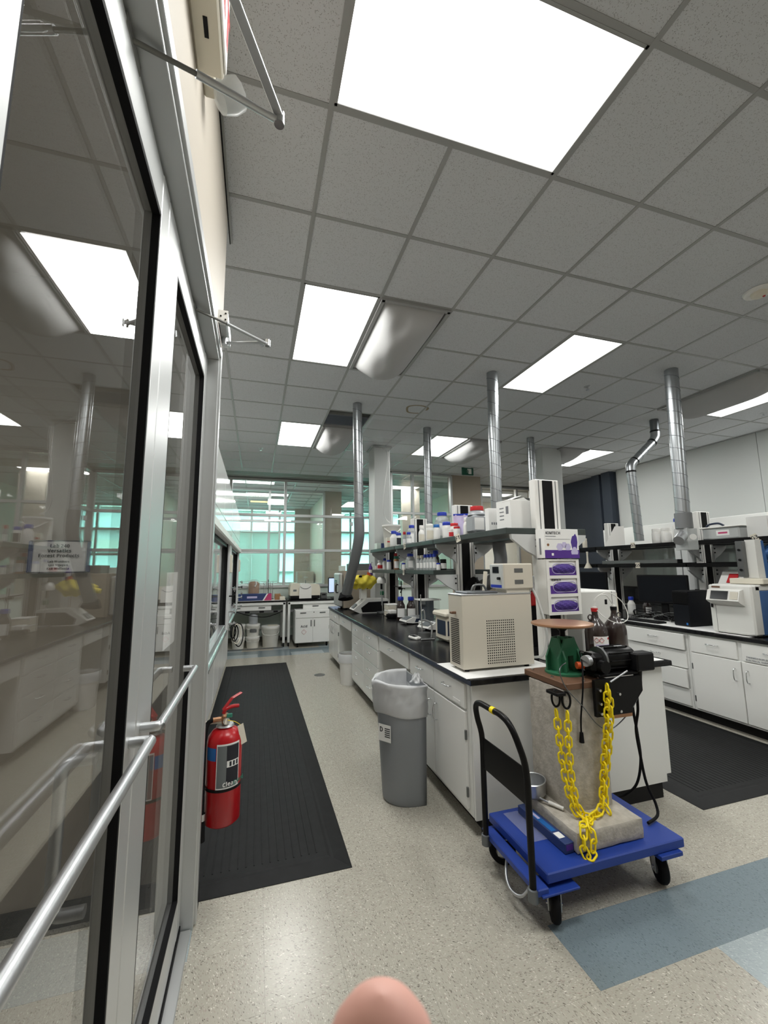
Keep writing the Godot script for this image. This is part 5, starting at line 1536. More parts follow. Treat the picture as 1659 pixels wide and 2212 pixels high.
	for si in strands.size():
		var pts := curve(strands[si], 24)
		var acc := 0.0
		var n := 0
		for i in range(1, pts.size()):
			var a: Vector3 = pts[i - 1]
			var b: Vector3 = pts[i]
			acc += a.distance_to(b)
			if acc >= 0.0415:
				acc -= 0.0415
				var t := (b - a).normalized()
				var side := Vector3(0, 0, 1) - t * t.z
				if side.length() < 0.2:
					side = Vector3.UP - t * t.y
				side = side.normalized()
				var roll := (0.35 if n % 2 == 0 else 0.35 + PI / 2) + rng.randf_range(-0.2, 0.2)
				var x := side.rotated(t, roll)
				part(ch, "link", lk, M["yellow_plastic"], Transform3D(Basis(x, t, x.cross(t)), b))
				n += 1
	# green pedestal with its copper disc
	var g := thing("green_pedestal", "green cast pedestal carrying a round copper plate above the concrete pillar", "pedestal", Vector3(1.785, 0.9695, -2.155))
	part(g, "flange", G.new().lathe([[0.0, 0.0], [0.112, 0.0], [0.112, 0.012], [0.1, 0.016], [0.0, 0.016]], 36), M["green_paint"])
	var face := PackedVector2Array([Vector2(-0.095, 0.015), Vector2(-0.022, 0.015), Vector2(-0.022, 0.105), Vector2(0.022, 0.105), Vector2(0.022, 0.015), Vector2(0.095, 0.015), Vector2(0.095, 0.095), Vector2(0.036, 0.205), Vector2(-0.036, 0.205), Vector2(-0.095, 0.095)])
	var rim := PackedVector2Array([Vector2(-0.07, 0.015), Vector2(0.07, 0.015), Vector2(0.07, 0.09), Vector2(0.025, 0.205), Vector2(-0.025, 0.205), Vector2(-0.07, 0.09)])
	for s2 in [-1, 1]:
		part(g, "face_plate", G.new().prism(face, 0.012, Transform3D(Basis(Vector3.UP, 0.12), Basis(Vector3.UP, 0.12) * Vector3(0, 0, 0.045 * s2))), M["green_paint"])
		part(g, "side_web", G.new().prism(rim, 0.014, Transform3D(Basis(Vector3.UP, 0.12 + PI / 2), Basis(Vector3.UP, 0.12) * Vector3(0.06 * s2, 0, 0))), M["green_paint"])
	part(g, "crown", G.new().lathe([[0.0, 0.19], [0.032, 0.19], [0.032, 0.212], [0.0, 0.212]], 20), M["green_paint"])
	part(g, "spindle", G.new().lathe([[0.0, 0.212], [0.016, 0.212], [0.016, 0.24], [0.035, 0.258], [0.035, 0.275], [0.0, 0.275]], 20), M["black_metal"])
	part(g, "disc", G.new().lathe([[0.0, 0.275], [0.168, 0.275], [0.178, 0.282], [0.176, 0.29], [0.165, 0.293], [0.0, 0.288]], 48), M["copper"], Transform3D(), "shallow round copper disc")
	# gearmotor on its black bracket
	var m := thing("gearmotor", "black gearmotor bolted on a bracket at the side of the concrete pillar", "motor", Vector3(0, 0, 0))
	var poly2 := PackedVector2Array([Vector2(1.78, 0.98), Vector2(1.78, 0.79), Vector2(2.03, 0.79), Vector2(2.03, 0.82), Vector2(2.11, 0.9), Vector2(2.11, 0.98)])
	part(m, "bracket", G.new().prism(poly2, 0.02, at(0, 0, -1.93)), M["black_metal"])
	part(m, "bracket_shelf", G.new().box(Vector3(1.98, 0.99, -2.03), Vector3(0.28, 0.016, 0.17), 0.003), M["black_metal"])
	part(m, "packing", G.new().box(Vector3(1.97, 0.777, -1.96), Vector3(0.14, 0.024, 0.05), 0.002), M["copper"])
	for q in [Vector3(1.8, 0.93, -1.92), Vector3(1.8, 0.86, -1.92), Vector3(1.8, 0.81, -1.92), Vector3(1.93, 0.9, -1.92), Vector3(1.93, 0.81, -1.92)]:
		part(m, "bolt", G.new().cyl(q, q + Vector3(0, 0, 0.018), 0.008, 6), M["steel"])
	part(m, "gearbox", G.new().box(Vector3(1.87, 1.05, -2.02), Vector3(0.09, 0.11, 0.1), 0.02).cyl(Vector3(1.87, 1.04, -1.96), Vector3(1.87, 1.04, -1.925), 0.034, 18), M["black_metal"])
	part(m, "end_cap", G.new().cyl(Vector3(1.81, 1.07, -1.985), Vector3(1.78, 1.07, -1.98), 0.03, 20), M["satin_steel"])
	part(m, "flange", G.new().cyl(Vector3(1.915, 1.06, -2.03), Vector3(1.928, 1.06, -2.03), 0.072, 28), M["hinge"])
	part(m, "motor_body", G.new().lathe([[0.0, 0.0], [0.06, 0.0], [0.066, 0.01], [0.066, 0.2], [0.06, 0.215], [0.0, 0.215]], 28, Vector3(1.928, 1.06, -2.03), Basis(Vector3.BACK, -PI / 2)), M["black_metal"])
	for k in 10:
		var a := TAU * k / 10.0
		part(m, "fin", G.new().box(Vector3(2.03, 1.06 + sin(a) * 0.068, -2.03 + cos(a) * 0.068), Vector3(0.17, 0.006, 0.012), 0.001, Basis(Vector3.RIGHT, -a)), M["black_metal"])
	part(m, "nameplate", G.new().box(Vector3(2.07, 1.127, -2.02), Vector3(0.06, 0.002, 0.03)), M["satin_steel"])
	part(m, "terminal_box", G.new().box(Vector3(2.155, 1.05, -1.96), Vector3(0.13, 0.1, 0.08), 0.008), M["black_plastic"])
	part(m, "red_coupling", G.new().cyl(Vector3(1.79, 1.03, -2.06), Vector3(1.83, 1.03, -2.05), 0.02, 16), M["orange"])
	part(m, "cable_gland", G.new().cyl(Vector3(2.13, 1.0, -1.96), Vector3(2.12, 0.89, -1.965), 0.022, 14), M["black_plastic"])
	part(m, "link_rod", G.new().cyl(Vector3(1.88, 0.965, -1.915), Vector3(2.02, 1.01, -1.93), 0.005, 8), M["satin_steel"])
	# cords
	var z := -1.98
	var cd := thing("motor_cord", "thick black motor cords looping down behind the concrete slab", "cord", Vector3())
	part(cd, "cord", G.new().tube(curve([px(1368, 1465, z), px(1366, 1520, z), px(1376, 1580, z - 0.02), px(1384, 1640, z - 0.08), px(1376, 1692, z - 0.15), px(1352, 1716, z - 0.25), px(1325, 1722, z - 0.28)], 8), 0.0075, 9), M["rubber"])
	part(cd, "cord", G.new().tube(curve([px(1372, 1465, z), px(1378, 1530, z), px(1374, 1575, z), px(1383, 1630, z), px(1396, 1690, z), px(1416, 1735, z + 0.02), px(1420, 1762, z + 0.05), px(1400, 1778, z + 0.08)], 8), 0.0075, 9), M["rubber"])
	cd = thing("power_cord", "black power cord with a plug dangling over the front of the concrete pillar", "cord", Vector3())
	part(cd, "cord", G.new().tube(curve([px(1252, 1408, -2.06), px(1258, 1440, -1.97), px(1259, 1490, -1.935), px(1255, 1550, -1.95), px(1256, 1590, -1.952)], 8), 0.0045, 8), M["rubber"])
	var pg := part(cd, "plug", G.new().cyl(px(1256, 1582, -1.95), px(1257, 1604, -1.95), 0.009, 10, 0.013), M["rubber"])
	part(pg, "prongs", G.new().cyl(px(1257, 1604, -1.95), px(1258, 1612, -1.95), 0.003, 6), M["satin_steel"])
	cd = thing("signal_wire", "thin grey wire swinging in a wide arc across the pillar", "wire", Vector3())
	part(cd, "wire", G.new().tube(curve([px(1222, 1432, -2.0), px(1209, 1447, -1.94), px(1222, 1485, -1.935), px(1258, 1525, -1.94), px(1292, 1566, -1.945), px(1322, 1574, -1.96), px(1362, 1535, -1.97), px(1384, 1490, -1.97), px(1384, 1462, -1.96), px(1372, 1448, -1.96)], 8), 0.003, 6), M["seam_steel"])
	# small things lying on the deck
	var sc := thing("scoop_pan", "dull grey metal scoop pan leaning on the concrete pillar", "scoop", Vector3(1.54, 0.3215, -2.17))
	part(sc, "bowl", G.new().lathe([[0.0, 0.0], [0.05, 0.002], [0.064, 0.02], [0.07, 0.085], [0.068, 0.085], [0.06, 0.022], [0.0, 0.006]], 28, Vector3(), Basis(Vector3.BACK, 0.12)), M["satin_steel"])
	part(sc, "rim", G.new().lathe([[0.07, 0.083], [0.074, 0.086], [0.07, 0.089], [0.067, 0.086]], 28, Vector3(), Basis(Vector3.BACK, 0.12)), M["satin_steel"])
	var fb := thing("film_box", "long dark blue cling film box lying along the concrete slab", "box", Vector3(1.487, 0.2445, -2.03), 0.04)
	part(fb, "box", G.new().box(Vector3(), Vector3(0.055, 0.046, 0.36), 0.002), M["box_navy"])
	part(fb, "stripe", G.new().box(Vector3(-0.005, 0.0235, -0.02), Vector3(0.03, 0.001, 0.2)), M["blue_tape"])
	part(fb, "barcode", G.new().box(Vector3(-0.004, 0.0238, 0.115), Vector3(0.036, 0.001, 0.045)), M["paper"])
	part(fb, "window_print", G.new().box(Vector3(-0.005, 0.0242, -0.06), Vector3(0.016, 0.001, 0.06)), M["lilac"])
	part(fb, "end_flap", G.new().box(Vector3(0, 0.004, 0.1805), Vector3(0.04, 0.026, 0.001)), M["purple"])
	var bg := thing("plastic_bag", "crumpled clear plastic bag on the cart deck beside the film box", "bag", Vector3(1.415, 0.221, -2.1))
	var rows := []
	for i in 9:
		var r := []
		for j in 9:
			r.append(Vector3(-0.045 + 0.09 * j / 8.0, 0.004 + 0.022 * absf(sin(i * 1.3 + j * 0.7)) * sin(PI * j / 8.0) * sin(PI * i / 8.0), 0.13 - 0.26 * i / 8.0))
		rows.append(r)
	part(bg, "film", G.new().sheet(rows), M["film"])
	var pn := thing("pipette_tool", "white pen-like tool lying on the concrete slab behind the chain", "tool", Vector3(1.575, 0.332, -2.02), 0.5)
	part(pn, "barrel", G.new().cyl(Vector3(0, 0, 0.03), Vector3(0, 0.004, -0.05), 0.009, 12), M["white_plastic"])
	part(pn, "shaft", G.new().cyl(Vector3(0, 0.004, -0.05), Vector3(0, 0.008, -0.1), 0.005, 10), M["satin_steel"])

func link_mesh() -> ArrayMesh:
	var p := []
	for i in 20:
		var t := TAU * i / 20.0
		p.append(Vector3(0.0165 * cos(t), 0.0165 * sin(t) + (0.0125 if sin(t) >= 0 else -0.0125), 0))
	return G.new().tube(p, 0.005, 7, true).mesh()

# a block with slightly uneven faces and worn edges
func rough_block(a: Vector3, b: Vector3, amp: float, n: int) -> G:
	var g := G.new()
	var ns := FastNoiseLite.new()
	ns.seed = 31
	ns.frequency = 9.0
	var c := (a + b) / 2
	var h := (b - a) / 2
	for ax in 3:
		for s in [-1.0, 1.0]:
			var a1 := (ax + 1) % 3
			var a2 := (ax + 2) % 3
			var rows := []
			for i in n + 1:
				var r := []
				for j in n + 1:
					var q := Vector3()
					q[ax] = s
					q[a1] = (2.0 * j / n - 1.0) * s
					q[a2] = 2.0 * i / n - 1.0
					var p := c + q * h
					var near := 0
					for k in 3:
						if absf(q[k]) > 0.999:
							near += 1
					var d := Vector3(ns.get_noise_3dv(p), ns.get_noise_3dv(p + Vector3(7, 0, 0)), ns.get_noise_3dv(p + Vector3(0, 5, 0))) * amp
					p += d - q * (amp * 0.7 if near > 1 else 0.0)
					r.append(p)
				rows.append(r)
			g.sheet(rows)
	return g

# ---------------------------------------------------------------- bottles
# style: "jar" wide screw jar, "bottle" shoulder and neck, "square" square jar
func bottle(called: String, label: String, p: Vector3, r: float, h: float, style: String, body: String, cap: String, tag := "paper", group := "") -> Node3D:
	var o := thing(called, label, "bottle" if style != "jar" else "jar", p, 0.0, group)
	var ch := minf(0.045, h * 0.2)
	var cr := r * (0.93 if style == "jar" else 0.68)
	if style == "square":
		cr = r * 0.7
		ch = minf(0.04, h * 0.17)
	var bh := h - ch
	var pr := []
	if style == "jar":
		pr = [[0.0, 0.0], [r * 0.94, 0.0], [r, 0.006], [r, bh - 0.02], [r * 0.9, bh - 0.004], [cr * 0.95, bh], [0.0, bh]]
	elif style == "bottle":
		pr = [[0.0, 0.0], [r * 0.93, 0.0], [r, 0.007], [r, bh * 0.66], [r * 0.93, bh * 0.76], [r * 0.65, bh * 0.88], [cr * 0.85, bh * 0.93], [cr * 0.85, bh], [0.0, bh]]
	if style == "square":
		var g := G.new().box(Vector3(0, bh * 0.43, 0), Vector3(r * 1.9, bh * 0.86, r * 1.9), r * 0.35)
		g.lathe([[r * 1.0, bh * 0.8], [r * 0.92, bh * 0.92], [cr * 0.95, bh * 0.97], [cr * 0.95, bh], [0.0, bh]], 20)
		part(o, "body", g, M[body])
	else:
		part(o, "body", G.new().lathe(pr, 20), M[body])
	part(o, "cap", G.new().lathe([[0.0, bh], [cr, bh], [cr * 1.02, bh + ch * 0.5], [cr * 0.97, bh + ch * 0.95], [cr * 0.9, h], [0.0, h]], 18), M[cap])
	if tag != "":
		var k := 0.6 if style == "bottle" else 0.78
		if style == "square":
			part(o, "label", G.new().box(Vector3(-0.3 * r, bh * 0.42, r * 0.952), Vector3(r * 1.1, bh * 0.5, 0.001)), M[tag])
		else:
			part(o, "label", curved_patch(r + 0.0008, -1.2, 0.9, bh * 0.16, bh * k), M[tag])
	return o

func build_shelf_things() -> void:
	var U := 1.8905
	var L := 1.5705
	# upper shelf, from the far end towards the camera
	var b := thing("handled_pail", "white pail with lid and handle at the far end of the upper shelf", "pail", Vector3(2.0, U, -6.12))
	part(b, "body", G.new().lathe([[0.0, 0.0], [0.11, 0.0], [0.135, 0.33], [0.142, 0.335], [0.142, 0.35], [0.136, 0.35]], 28), M["pail_white"])
	part(b, "lid", G.new().lathe([[0.0, 0.36], [0.12, 0.362], [0.146, 0.366], [0.148, 0.345], [0.142, 0.343]], 28), M["white_plastic"])
	part(b, "handle", G.new().tube(curve([Vector3(-0.13, 0.31, 0.05), Vector3(-0.02, 0.22, 0.16), Vector3(0.13, 0.3, 0.06)], 8), 0.008, 8), M["white_plastic"])
	var bx := thing("small_carton", "small mint and navy carton at the end of the upper shelf", "box", Vector3(1.9, U, -6.42))
	part(bx, "box", G.new().box(Vector3(0, 0.05, 0), Vector3(0.14, 0.1, 0.14), 0.002), M["wall_mint"])
	part(bx, "navy_side", G.new().box(Vector3(0.035, 0.05, 0.0705), Vector3(0.07, 0.098, 0.001)), M["box_navy"])
	bx = thing("small_carton", "narrow beige carton before the white pail", "box", Vector3(1.86, U, -5.86))
	part(bx, "box", G.new().box(Vector3(0, 0.075, 0), Vector3(0.05, 0.15, 0.06), 0.002), M["cream"])
	part(bx, "print", G.new().box(Vector3(0, 0.09, 0.0305), Vector3(0.04, 0.02, 0.001)), M["red_ink"])
	bottle("reagent_bottle", "white bottle with blue cap next to the narrow beige carton", Vector3(1.9, U, -5.71), 0.053, 0.24, "bottle", "white_plastic", "blue_cap")
	bottle("reagent_bottle", "slim white bottle with blue cap tucked behind another by the pail", Vector3(2.0, U, -5.87), 0.03, 0.24, "bottle", "white_plastic", "blue_cap")
	bottle("reagent_jar", "white jar with dark label and blue lid left of the red-capped bottle", Vector3(1.89, U, -5.46), 0.036, 0.19, "jar", "white_plastic", "blue_cap", "ink")
	bottle("reagent_bottle", "small grey bottle with red cap between two blue-capped jars", Vector3(1.91, U, -5.28), 0.027, 0.19, "bottle", "grey_clear", "red_cap")
	bottle("reagent_jar", "clear square bottle with blue cap by the second rack post", Vector3(1.97, U, -5.16), 0.052, 0.27, "square", "clear_jar", "blue_cap")
	bottle("reagent_bottle", "short grey bottle with blue cap beside the F2 tag", Vector3(1.86, U, -4.98), 0.037, 0.16, "bottle", "grey_clear", "blue_cap")
	bottle("reagent_bottle", "plain white bottle with white cap left of the grey red-capped one", Vector3(1.89, U, -4.62), 0.036, 0.21, "bottle", "white_plastic", "white_plastic", "cream")
	bottle("reagent_bottle", "slim grey bottle with red cap between two white bottles", Vector3(1.97, U, -4.6), 0.025, 0.215, "bottle", "grey_clear", "red_cap")
	bottle("reagent_jar", "broad white bottle with wide white cap on the upper shelf", Vector3(1.885, U, -4.36), 0.045, 0.2, "jar", "white_plastic", "white_plastic", "cream")
	bottle("reagent_bottle", "large clear bottle with blue cap behind small white jars", Vector3(1.95, U, -4.16), 0.075, 0.31, "square", "clear_jar", "blue_cap")
	bottle("reagent_jar", "small white jar with bright blue lid in front of the large clear bottle", Vector3(1.845, U, -4.08), 0.034, 0.165, "jar", "white_plastic", "blue_tape")
	bottle("reagent_jar", "wide white jar with blue lid beside the pink zip bag", Vector3(1.9, U, -3.95), 0.045, 0.18, "jar", "white_plastic", "blue_cap")
	bottle("reagent_jar", "white jar with wide red lid in the middle of the upper shelf", Vector3(1.91, U, -3.79), 0.042, 0.15, "jar", "white_plastic", "red_cap")
	bottle("reagent_jar", "tiny white jar with orange-red label before the red-lidded jar", Vector3(1.845, U, -3.74), 0.028, 0.085, "jar", "white_plastic", "white_plastic", "red_ink")
	bottle("reagent_jar", "low white jar with flat red lid next to the F1 tag", Vector3(1.86, U, -3.64), 0.032, 0.1, "jar", "white_plastic", "red_cap")
	bottle("reagent_bottle", "grey bottle with red cap and white label behind the F1 tag", Vector3(1.93, U, -3.57), 0.034, 0.17, "bottle", "grey_clear", "red_cap")
	bottle("reagent_jar", "big square grey jar with red lid near the end of the upper shelf", Vector3(1.91, U, -3.33), 0.086, 0.255, "square", "grey_clear", "red_cap")
	bottle("reagent_jar", "big jar with blue lid standing behind the square grey jar", Vector3(2.01, U, -3.52), 0.06, 0.27, "square", "clear_jar", "blue_cap")
	bottle("reagent_bottle", "narrow white bottle left of the square grey jar", Vector3(1.87, U, -3.47), 0.026, 0.17, "bottle", "white_plastic", "white_plastic")
	var bag := thing("zip_bag", "pinkish zip bag with blue seal propped on the upper shelf", "bag", Vector3(2.0, U, -3.78), -0.5)
	var rows := []
	for i in 7:
		var r := []
		for j in 9:
			r.append(Vector3(-0.09 + 0.18 * j / 8.0, 0.004 + 0.235 * i / 6.0, 0.018 * sin(PI * j / 8.0) * (1.0 - i / 6.0) + 0.005 * sin(j * 1.7 + i)))
		rows.append(r)
	part(bag, "film", G.new().sheet(rows), M["lilac"])
	part(bag, "seal_strip", G.new().box(Vector3(0, 0.24, 0.0), Vector3(0.184, 0.018, 0.006), 0.002), M["blue_cap"])
	part(bag, "powder", G.new().box(Vector3(0, 0.07, -0.008), Vector3(0.15, 0.12, 0.03), 0.014), M["white_plastic"])
	bx = thing("opened_carton", "tall white opened carton at the near end of the upper shelf", "carton", Vector3(1.97, U, -2.86), 0.12)
	part(bx, "box", G.new().box(Vector3(0, 0.115, 0), Vector3(0.2, 0.23, 0.17), 0.002), M["paper"])
	part(bx, "flap", G.new().box(Vector3(-0.04, 0.245, 0.03), Vector3(0.13, 0.002, 0.1), 0.0, Basis(Vector3.BACK, 0.35)), M["paper"])
	part(bx, "flap", G.new().box(Vector3(0.085, 0.242, -0.01), Vector3(0.06, 0.002, 0.15), 0.0, Basis(Vector3.BACK, -0.5)), M["paper"])
	for k in 4:
		part(bx, "print", G.new().box(Vector3(-0.1005, 0.17 - 0.03 * k, -0.02), Vector3(0.001, 0.008, 0.05)), M["grey_print"])
	part(bx, "print", G.new().box(Vector3(-0.1005, 0.15, 0.045), Vector3(0.001, 0.06, 0.03)), M["grey_print"])
	bx = thing("opened_carton", "narrow white carton tucked left of the tall opened carton", "carton", Vector3(1.92, U, -3.08))
	part(bx, "box", G.new().box(Vector3(0, 0.1, 0), Vector3(0.12, 0.2, 0.06), 0.002), M["paper"])
	for k in 3:
		part(bx, "print", G.new().box(Vector3(-0.03 + 0.02 * k, 0.07, 0.0305), Vector3(0.012, 0.02, 0.001)), M["grey_print"])
	# lower shelf
	bottle("reagent_bottle", "white conical bottle with dark red label at the far end of the lower shelf", Vector3(1.9, L, -6.42), 0.05, 0.15, "bottle", "white_plastic", "white_plastic", "red_cap")
	bottle("reagent_jar", "tiny beige jar at the very end of the lower shelf", Vector3(1.87, L, -6.53), 0.022, 0.06, "jar", "cream", "cream", "")
	bottle("reagent_bottle", "white bottle with blue cap right of the red-labelled bottle", Vector3(1.92, L, -6.23), 0.033, 0.175, "bottle", "white_plastic", "blue_cap")
	bottle("reagent_jar", "little red jar between two white blue-capped bottles", Vector3(1.96, L, -6.1), 0.026, 0.115, "jar", "red_cap", "red_cap")
	bottle("reagent_jar", "white jar with blue lid in the far half of the lower shelf", Vector3(1.885, L, -5.9), 0.034, 0.145, "jar", "white_plastic", "blue_cap")
	bottle("reagent_bottle", "tall dark bottle with red cap on the lower shelf", Vector3(1.97, L, -5.84), 0.037, 0.24, "bottle", "amber_glass", "red_cap")
	bottle("reagent_jar", "glass jar with green lid and orange contents on the lower shelf", Vector3(1.9, L, -5.6), 0.038, 0.19, "jar", "copper", "green_cap")
	bottle("reagent_jar", "small clear glass jar beside the green-lidded jar", Vector3(1.96, L, -5.52), 0.024, 0.1, "jar", "clear_jar", "white_plastic", "")
	bottle("reagent_jar", "very small jar with blue lid left of the clear square bottle", Vector3(1.88, L, -5.24), 0.025, 0.09, "jar", "white_plastic", "blue_cap")
	bottle("reagent_bottle", "clear square bottle with blue cap above the F5 tag", Vector3(1.885, L, -5.0), 0.056, 0.205, "square", "clear_jar", "blue_cap")
	for k in 2:
		bottle("sample_bottle", "clear glass bottle with white label and pale cap on the lower shelf", Vector3(1.88, L, -4.71 + 0.115 * k), 0.032, 0.172, "bottle", "clear_jar", "cream", "paper", "pale-capped clear bottles")
	for k in 4:
		bottle("media_bottle", "clear media bottle with blue cap and white label in a row of four", Vector3(1.87, L, -4.47 + 0.088 * k), 0.031, 0.178, "bottle", "clear_jar", "blue_cap", "paper", "row of blue-capped media bottles")
	bottle("media_bottle", "large dark bottle with big blue cap behind the row of media bottles", Vector3(1.96, L, -4.38), 0.045, 0.22, "bottle", "amber_glass", "blue_cap", "")
	bottle("reagent_jar", "tiny white jar with blue lid at the near end of the lower shelf", Vector3(1.86, L, -4.09), 0.023, 0.075, "jar", "white_plastic", "blue_cap")
	bottle("reagent_bottle", "squat dark bottle with white label near the end of the lower shelf", Vector3(1.93, L, -4.12), 0.036, 0.115, "jar", "black_plastic", "black_plastic")
	bottle("reagent_bottle", "dark red bottle at the back of the lower shelf", Vector3(1.98, L, -4.22), 0.027, 0.115, "bottle", "amber_glass", "red_cap", "")
	var wb := thing("wash_bottle", "purple wash bottle hooked on the far end of the lower shelf", "bottle", Vector3(1.765, 1.44, -6.5))
	part(wb, "body", G.new().lathe([[0.0, 0.0], [0.03, 0.0], [0.034, 0.01], [0.034, 0.12], [0.03, 0.17], [0.012, 0.2], [0.012, 0.23], [0.0, 0.23]], 18), M["purple"])
	part(wb, "label", curved_patch(0.0348, -1.2, 1.0, 0.08, 0.13), M["paper"])
	part(wb, "hook", G.new().tube(curve([Vector3(0, 0.22, 0), Vector3(0.01, 0.25, 0), Vector3(0.035, 0.24, 0.0)], 4), 0.004, 6), M["satin_steel"])

func foot(o: Node3D, xs: Array, zs: Array, r := 0.014, h := 0.014) -> void:
	for x in xs:
		for z in zs:
			part(o, "foot", G.new().cyl(Vector3(x, 0, z), Vector3(x, h, z), r, 12), M["rubber"])

# ---------------------------------------------------------------- things on the island bench
func build_bench_things() -> void:
	var Y := TOP + 0.0005
	# refrigerated circulator
	var c := thing("chiller", "beige bench chiller with perforated side and louvred front", "chiller", Vector3(1.315, TOP + 0.0017, -2.74))
	part(c, "body", G.new().box(Vector3(0.272, 0.255, 0.1), Vector3(0.545, 0.478, 0.2), 0.004), M["beige"])
	foot(c, [0.04, 0.5], [0.03, 0.17], 0.016, 0.017)
	part(c, "top_rim", G.new().box(Vector3(0.272, 0.495, 0.1), Vector3(0.549, 0.012, 0.204), 0.003), M["satin_steel"])
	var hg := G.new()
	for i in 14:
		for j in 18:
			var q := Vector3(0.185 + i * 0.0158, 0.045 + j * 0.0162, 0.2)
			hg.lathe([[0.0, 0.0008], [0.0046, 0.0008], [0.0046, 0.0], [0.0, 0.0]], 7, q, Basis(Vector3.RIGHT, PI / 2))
	var hv := part(c, "vent_holes", hg, M["insert_black"])  # flat black discs paint the darkness inside the holes
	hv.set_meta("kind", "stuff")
	for k in 24:
		part(c, "louvre", G.new().box(Vector3(-0.0008, 0.045 + k * 0.0125, 0.095), Vector3(0.003, 0.005, 0.12)), M["insert_black"])
	part(c, "drain_tap", G.new().cyl(Vector3(0.0, 0.375, 0.11), Vector3(-0.03, 0.375, 0.11), 0.009, 12).cyl(Vector3(-0.028, 0.375, 0.125), Vector3(-0.028, 0.375, 0.09), 0.008, 10), M["rusty_plate"])
	var lid := part(c, "bath_lid", G.new().box(Vector3(0.17, 0.508, 0.1), Vector3(0.24, 0.014, 0.17), 0.004), M["seam_steel"])
	part(lid, "lid_handle", G.new().tube(curve([Vector3(0.13, 0.512, 0.1), Vector3(0.15, 0.55, 0.1), Vector3(0.19, 0.558, 0.1), Vector3(0.23, 0.55, 0.1), Vector3(0.25, 0.512, 0.1)], 5), 0.008, 10), M["hinge"])
	var hd := part(c, "control_head", G.new().box(Vector3(0.47, 0.615, 0.09), Vector3(0.24, 0.18, 0.17), 0.008), M["beige"])
	part(hd, "head_base", G.new().box(Vector3(0.47, 0.512, 0.09), Vector3(0.19, 0.03, 0.14), 0.003), M["beige"])
	part(hd, "control_face", G.new().box(Vector3(0.345, 0.615, 0.09), Vector3(0.014, 0.17, 0.16), 0.004), M["wall_cool"])
	part(hd, "display", G.new().box(Vector3(0.337, 0.66, 0.09), Vector3(0.002, 0.045, 0.08)), M["screen_dark"])
	part(hd, "blue_swoosh", G.new().box(Vector3(0.3375, 0.545, 0.09), Vector3(0.002, 0.02, 0.14)), M["blue_cap"])
	part(hd, "knob", G.new().cyl(Vector3(0.338, 0.6, 0.14), Vector3(0.318, 0.6, 0.14), 0.01, 12), M["black_plastic"])
	for y in [0.655, 0.575]:
		part(hd, "grille", G.new().box(Vector3(0.47, y, 0.1755), Vector3(0.07, 0.03, 0.002)), M["hinge"])
	part(c, "thermometer", G.new().box(Vector3(0.265, 0.58, 0.06), Vector3(0.03, 0.14, 0.012), 0.003, Basis(Vector3.BACK, -0.12)), M["cream"])
	var hz := thing("circulator_hose", "clear hose and thin cords drooping at the back of the beige chiller", "hose", Vector3())
	part(hz, "hose", G.new().tube(curve([Vector3(1.9, 1.5, -2.68), Vector3(1.93, 1.42, -2.6), Vector3(1.95, 1.25, -2.54), Vector3(1.965, 1.1, -2.53), Vector3(1.94, 0.98, -2.56), Vector3(1.88, 0.955, -2.66)], 8), 0.009, 9), M["clear_tube"])
	part(hz, "hose", G.new().tube(curve([Vector3(1.88, 1.6, -2.68), Vector3(1.94, 1.56, -2.66), Vector3(1.96, 1.45, -2.68), Vector3(1.95, 1.3, -2.7)], 6), 0.005, 7), M["clear_tube"])
	# glove dispenser on the near rack post
	glove_rack()
	# white instrument housing at the island corner
	var w := thing("instrument_housing", "plain white instrument housing behind the amber jugs", "instrument", Vector3(2.5, Y, -2.98))
	part(w, "body", G.new().box(Vector3(0.185, 0.245, 0.0), Vector3(0.37, 0.47, 0.4), 0.008), M["instrument_white"])
	foot(w, [0.04, 0.33], [-0.16, 0.16], 0.016, 0.012)
	part(w, "side_skirt", G.new().prism(PackedVector2Array([Vector2(0.362, 0.46), Vector2(0.37, 0.46), Vector2(0.385, 0.03), Vector2(0.362, 0.03)]), 0.4), M["cream"])
	part(w, "button", G.new().box(Vector3(0.25, 0.39, 0.201), Vector3(0.025, 0.04, 0.006), 0.003), M["black_plastic"])
	part(w, "seam", G.new().box(Vector3(0.315, 0.245, 0.2008), Vector3(0.003, 0.46, 0.002)), M["hinge"])
	# two amber solvent jugs with looped tubing
	for k in 2:
		var p := Vector3([2.42, 2.64][k], Y + 0.0016, [-2.56, -2.6][k])
		var j := thing("solvent_jug", ["amber glass solvent jug with a hazard label and red neck ring", "amber glass solvent jug turned away from its label, in the bench corner"][k], "jug", p)
		part(j, "body", G.new().lathe([[0.0, 0.0], [0.07, 0.0], [0.078, 0.01], [0.078, 0.2], [0.07, 0.24], [0.045, 0.275], [0.025, 0.3], [0.02, 0.33], [0.022, 0.345], [0.0, 0.345]], 28), M["amber_glass"])
		part(j, "finger_ring", G.new().tube(loop(Vector3(0.045 if k == 1 else -0.045, 0.305, 0), 0.018), 0.005, 7, true), M["amber_glass"])
		part(j, "cap", G.new().lathe([[0.0, 0.345], [0.023, 0.345], [0.024, 0.37], [0.0, 0.37]], 18), M["red_cap"] if k == 0 else M["black_plastic"])
		part(j, "stopper", G.new().lathe([[0.0, 0.37], [0.016, 0.37], [0.016, 0.38], [0.0, 0.38]], 14), M["white_plastic"])
		var lb := part(j, "label", curved_patch(0.0788, -1.0 if k == 0 else 0.7, 0.75 if k == 0 else 1.5, 0.04, 0.175), M["paper"])
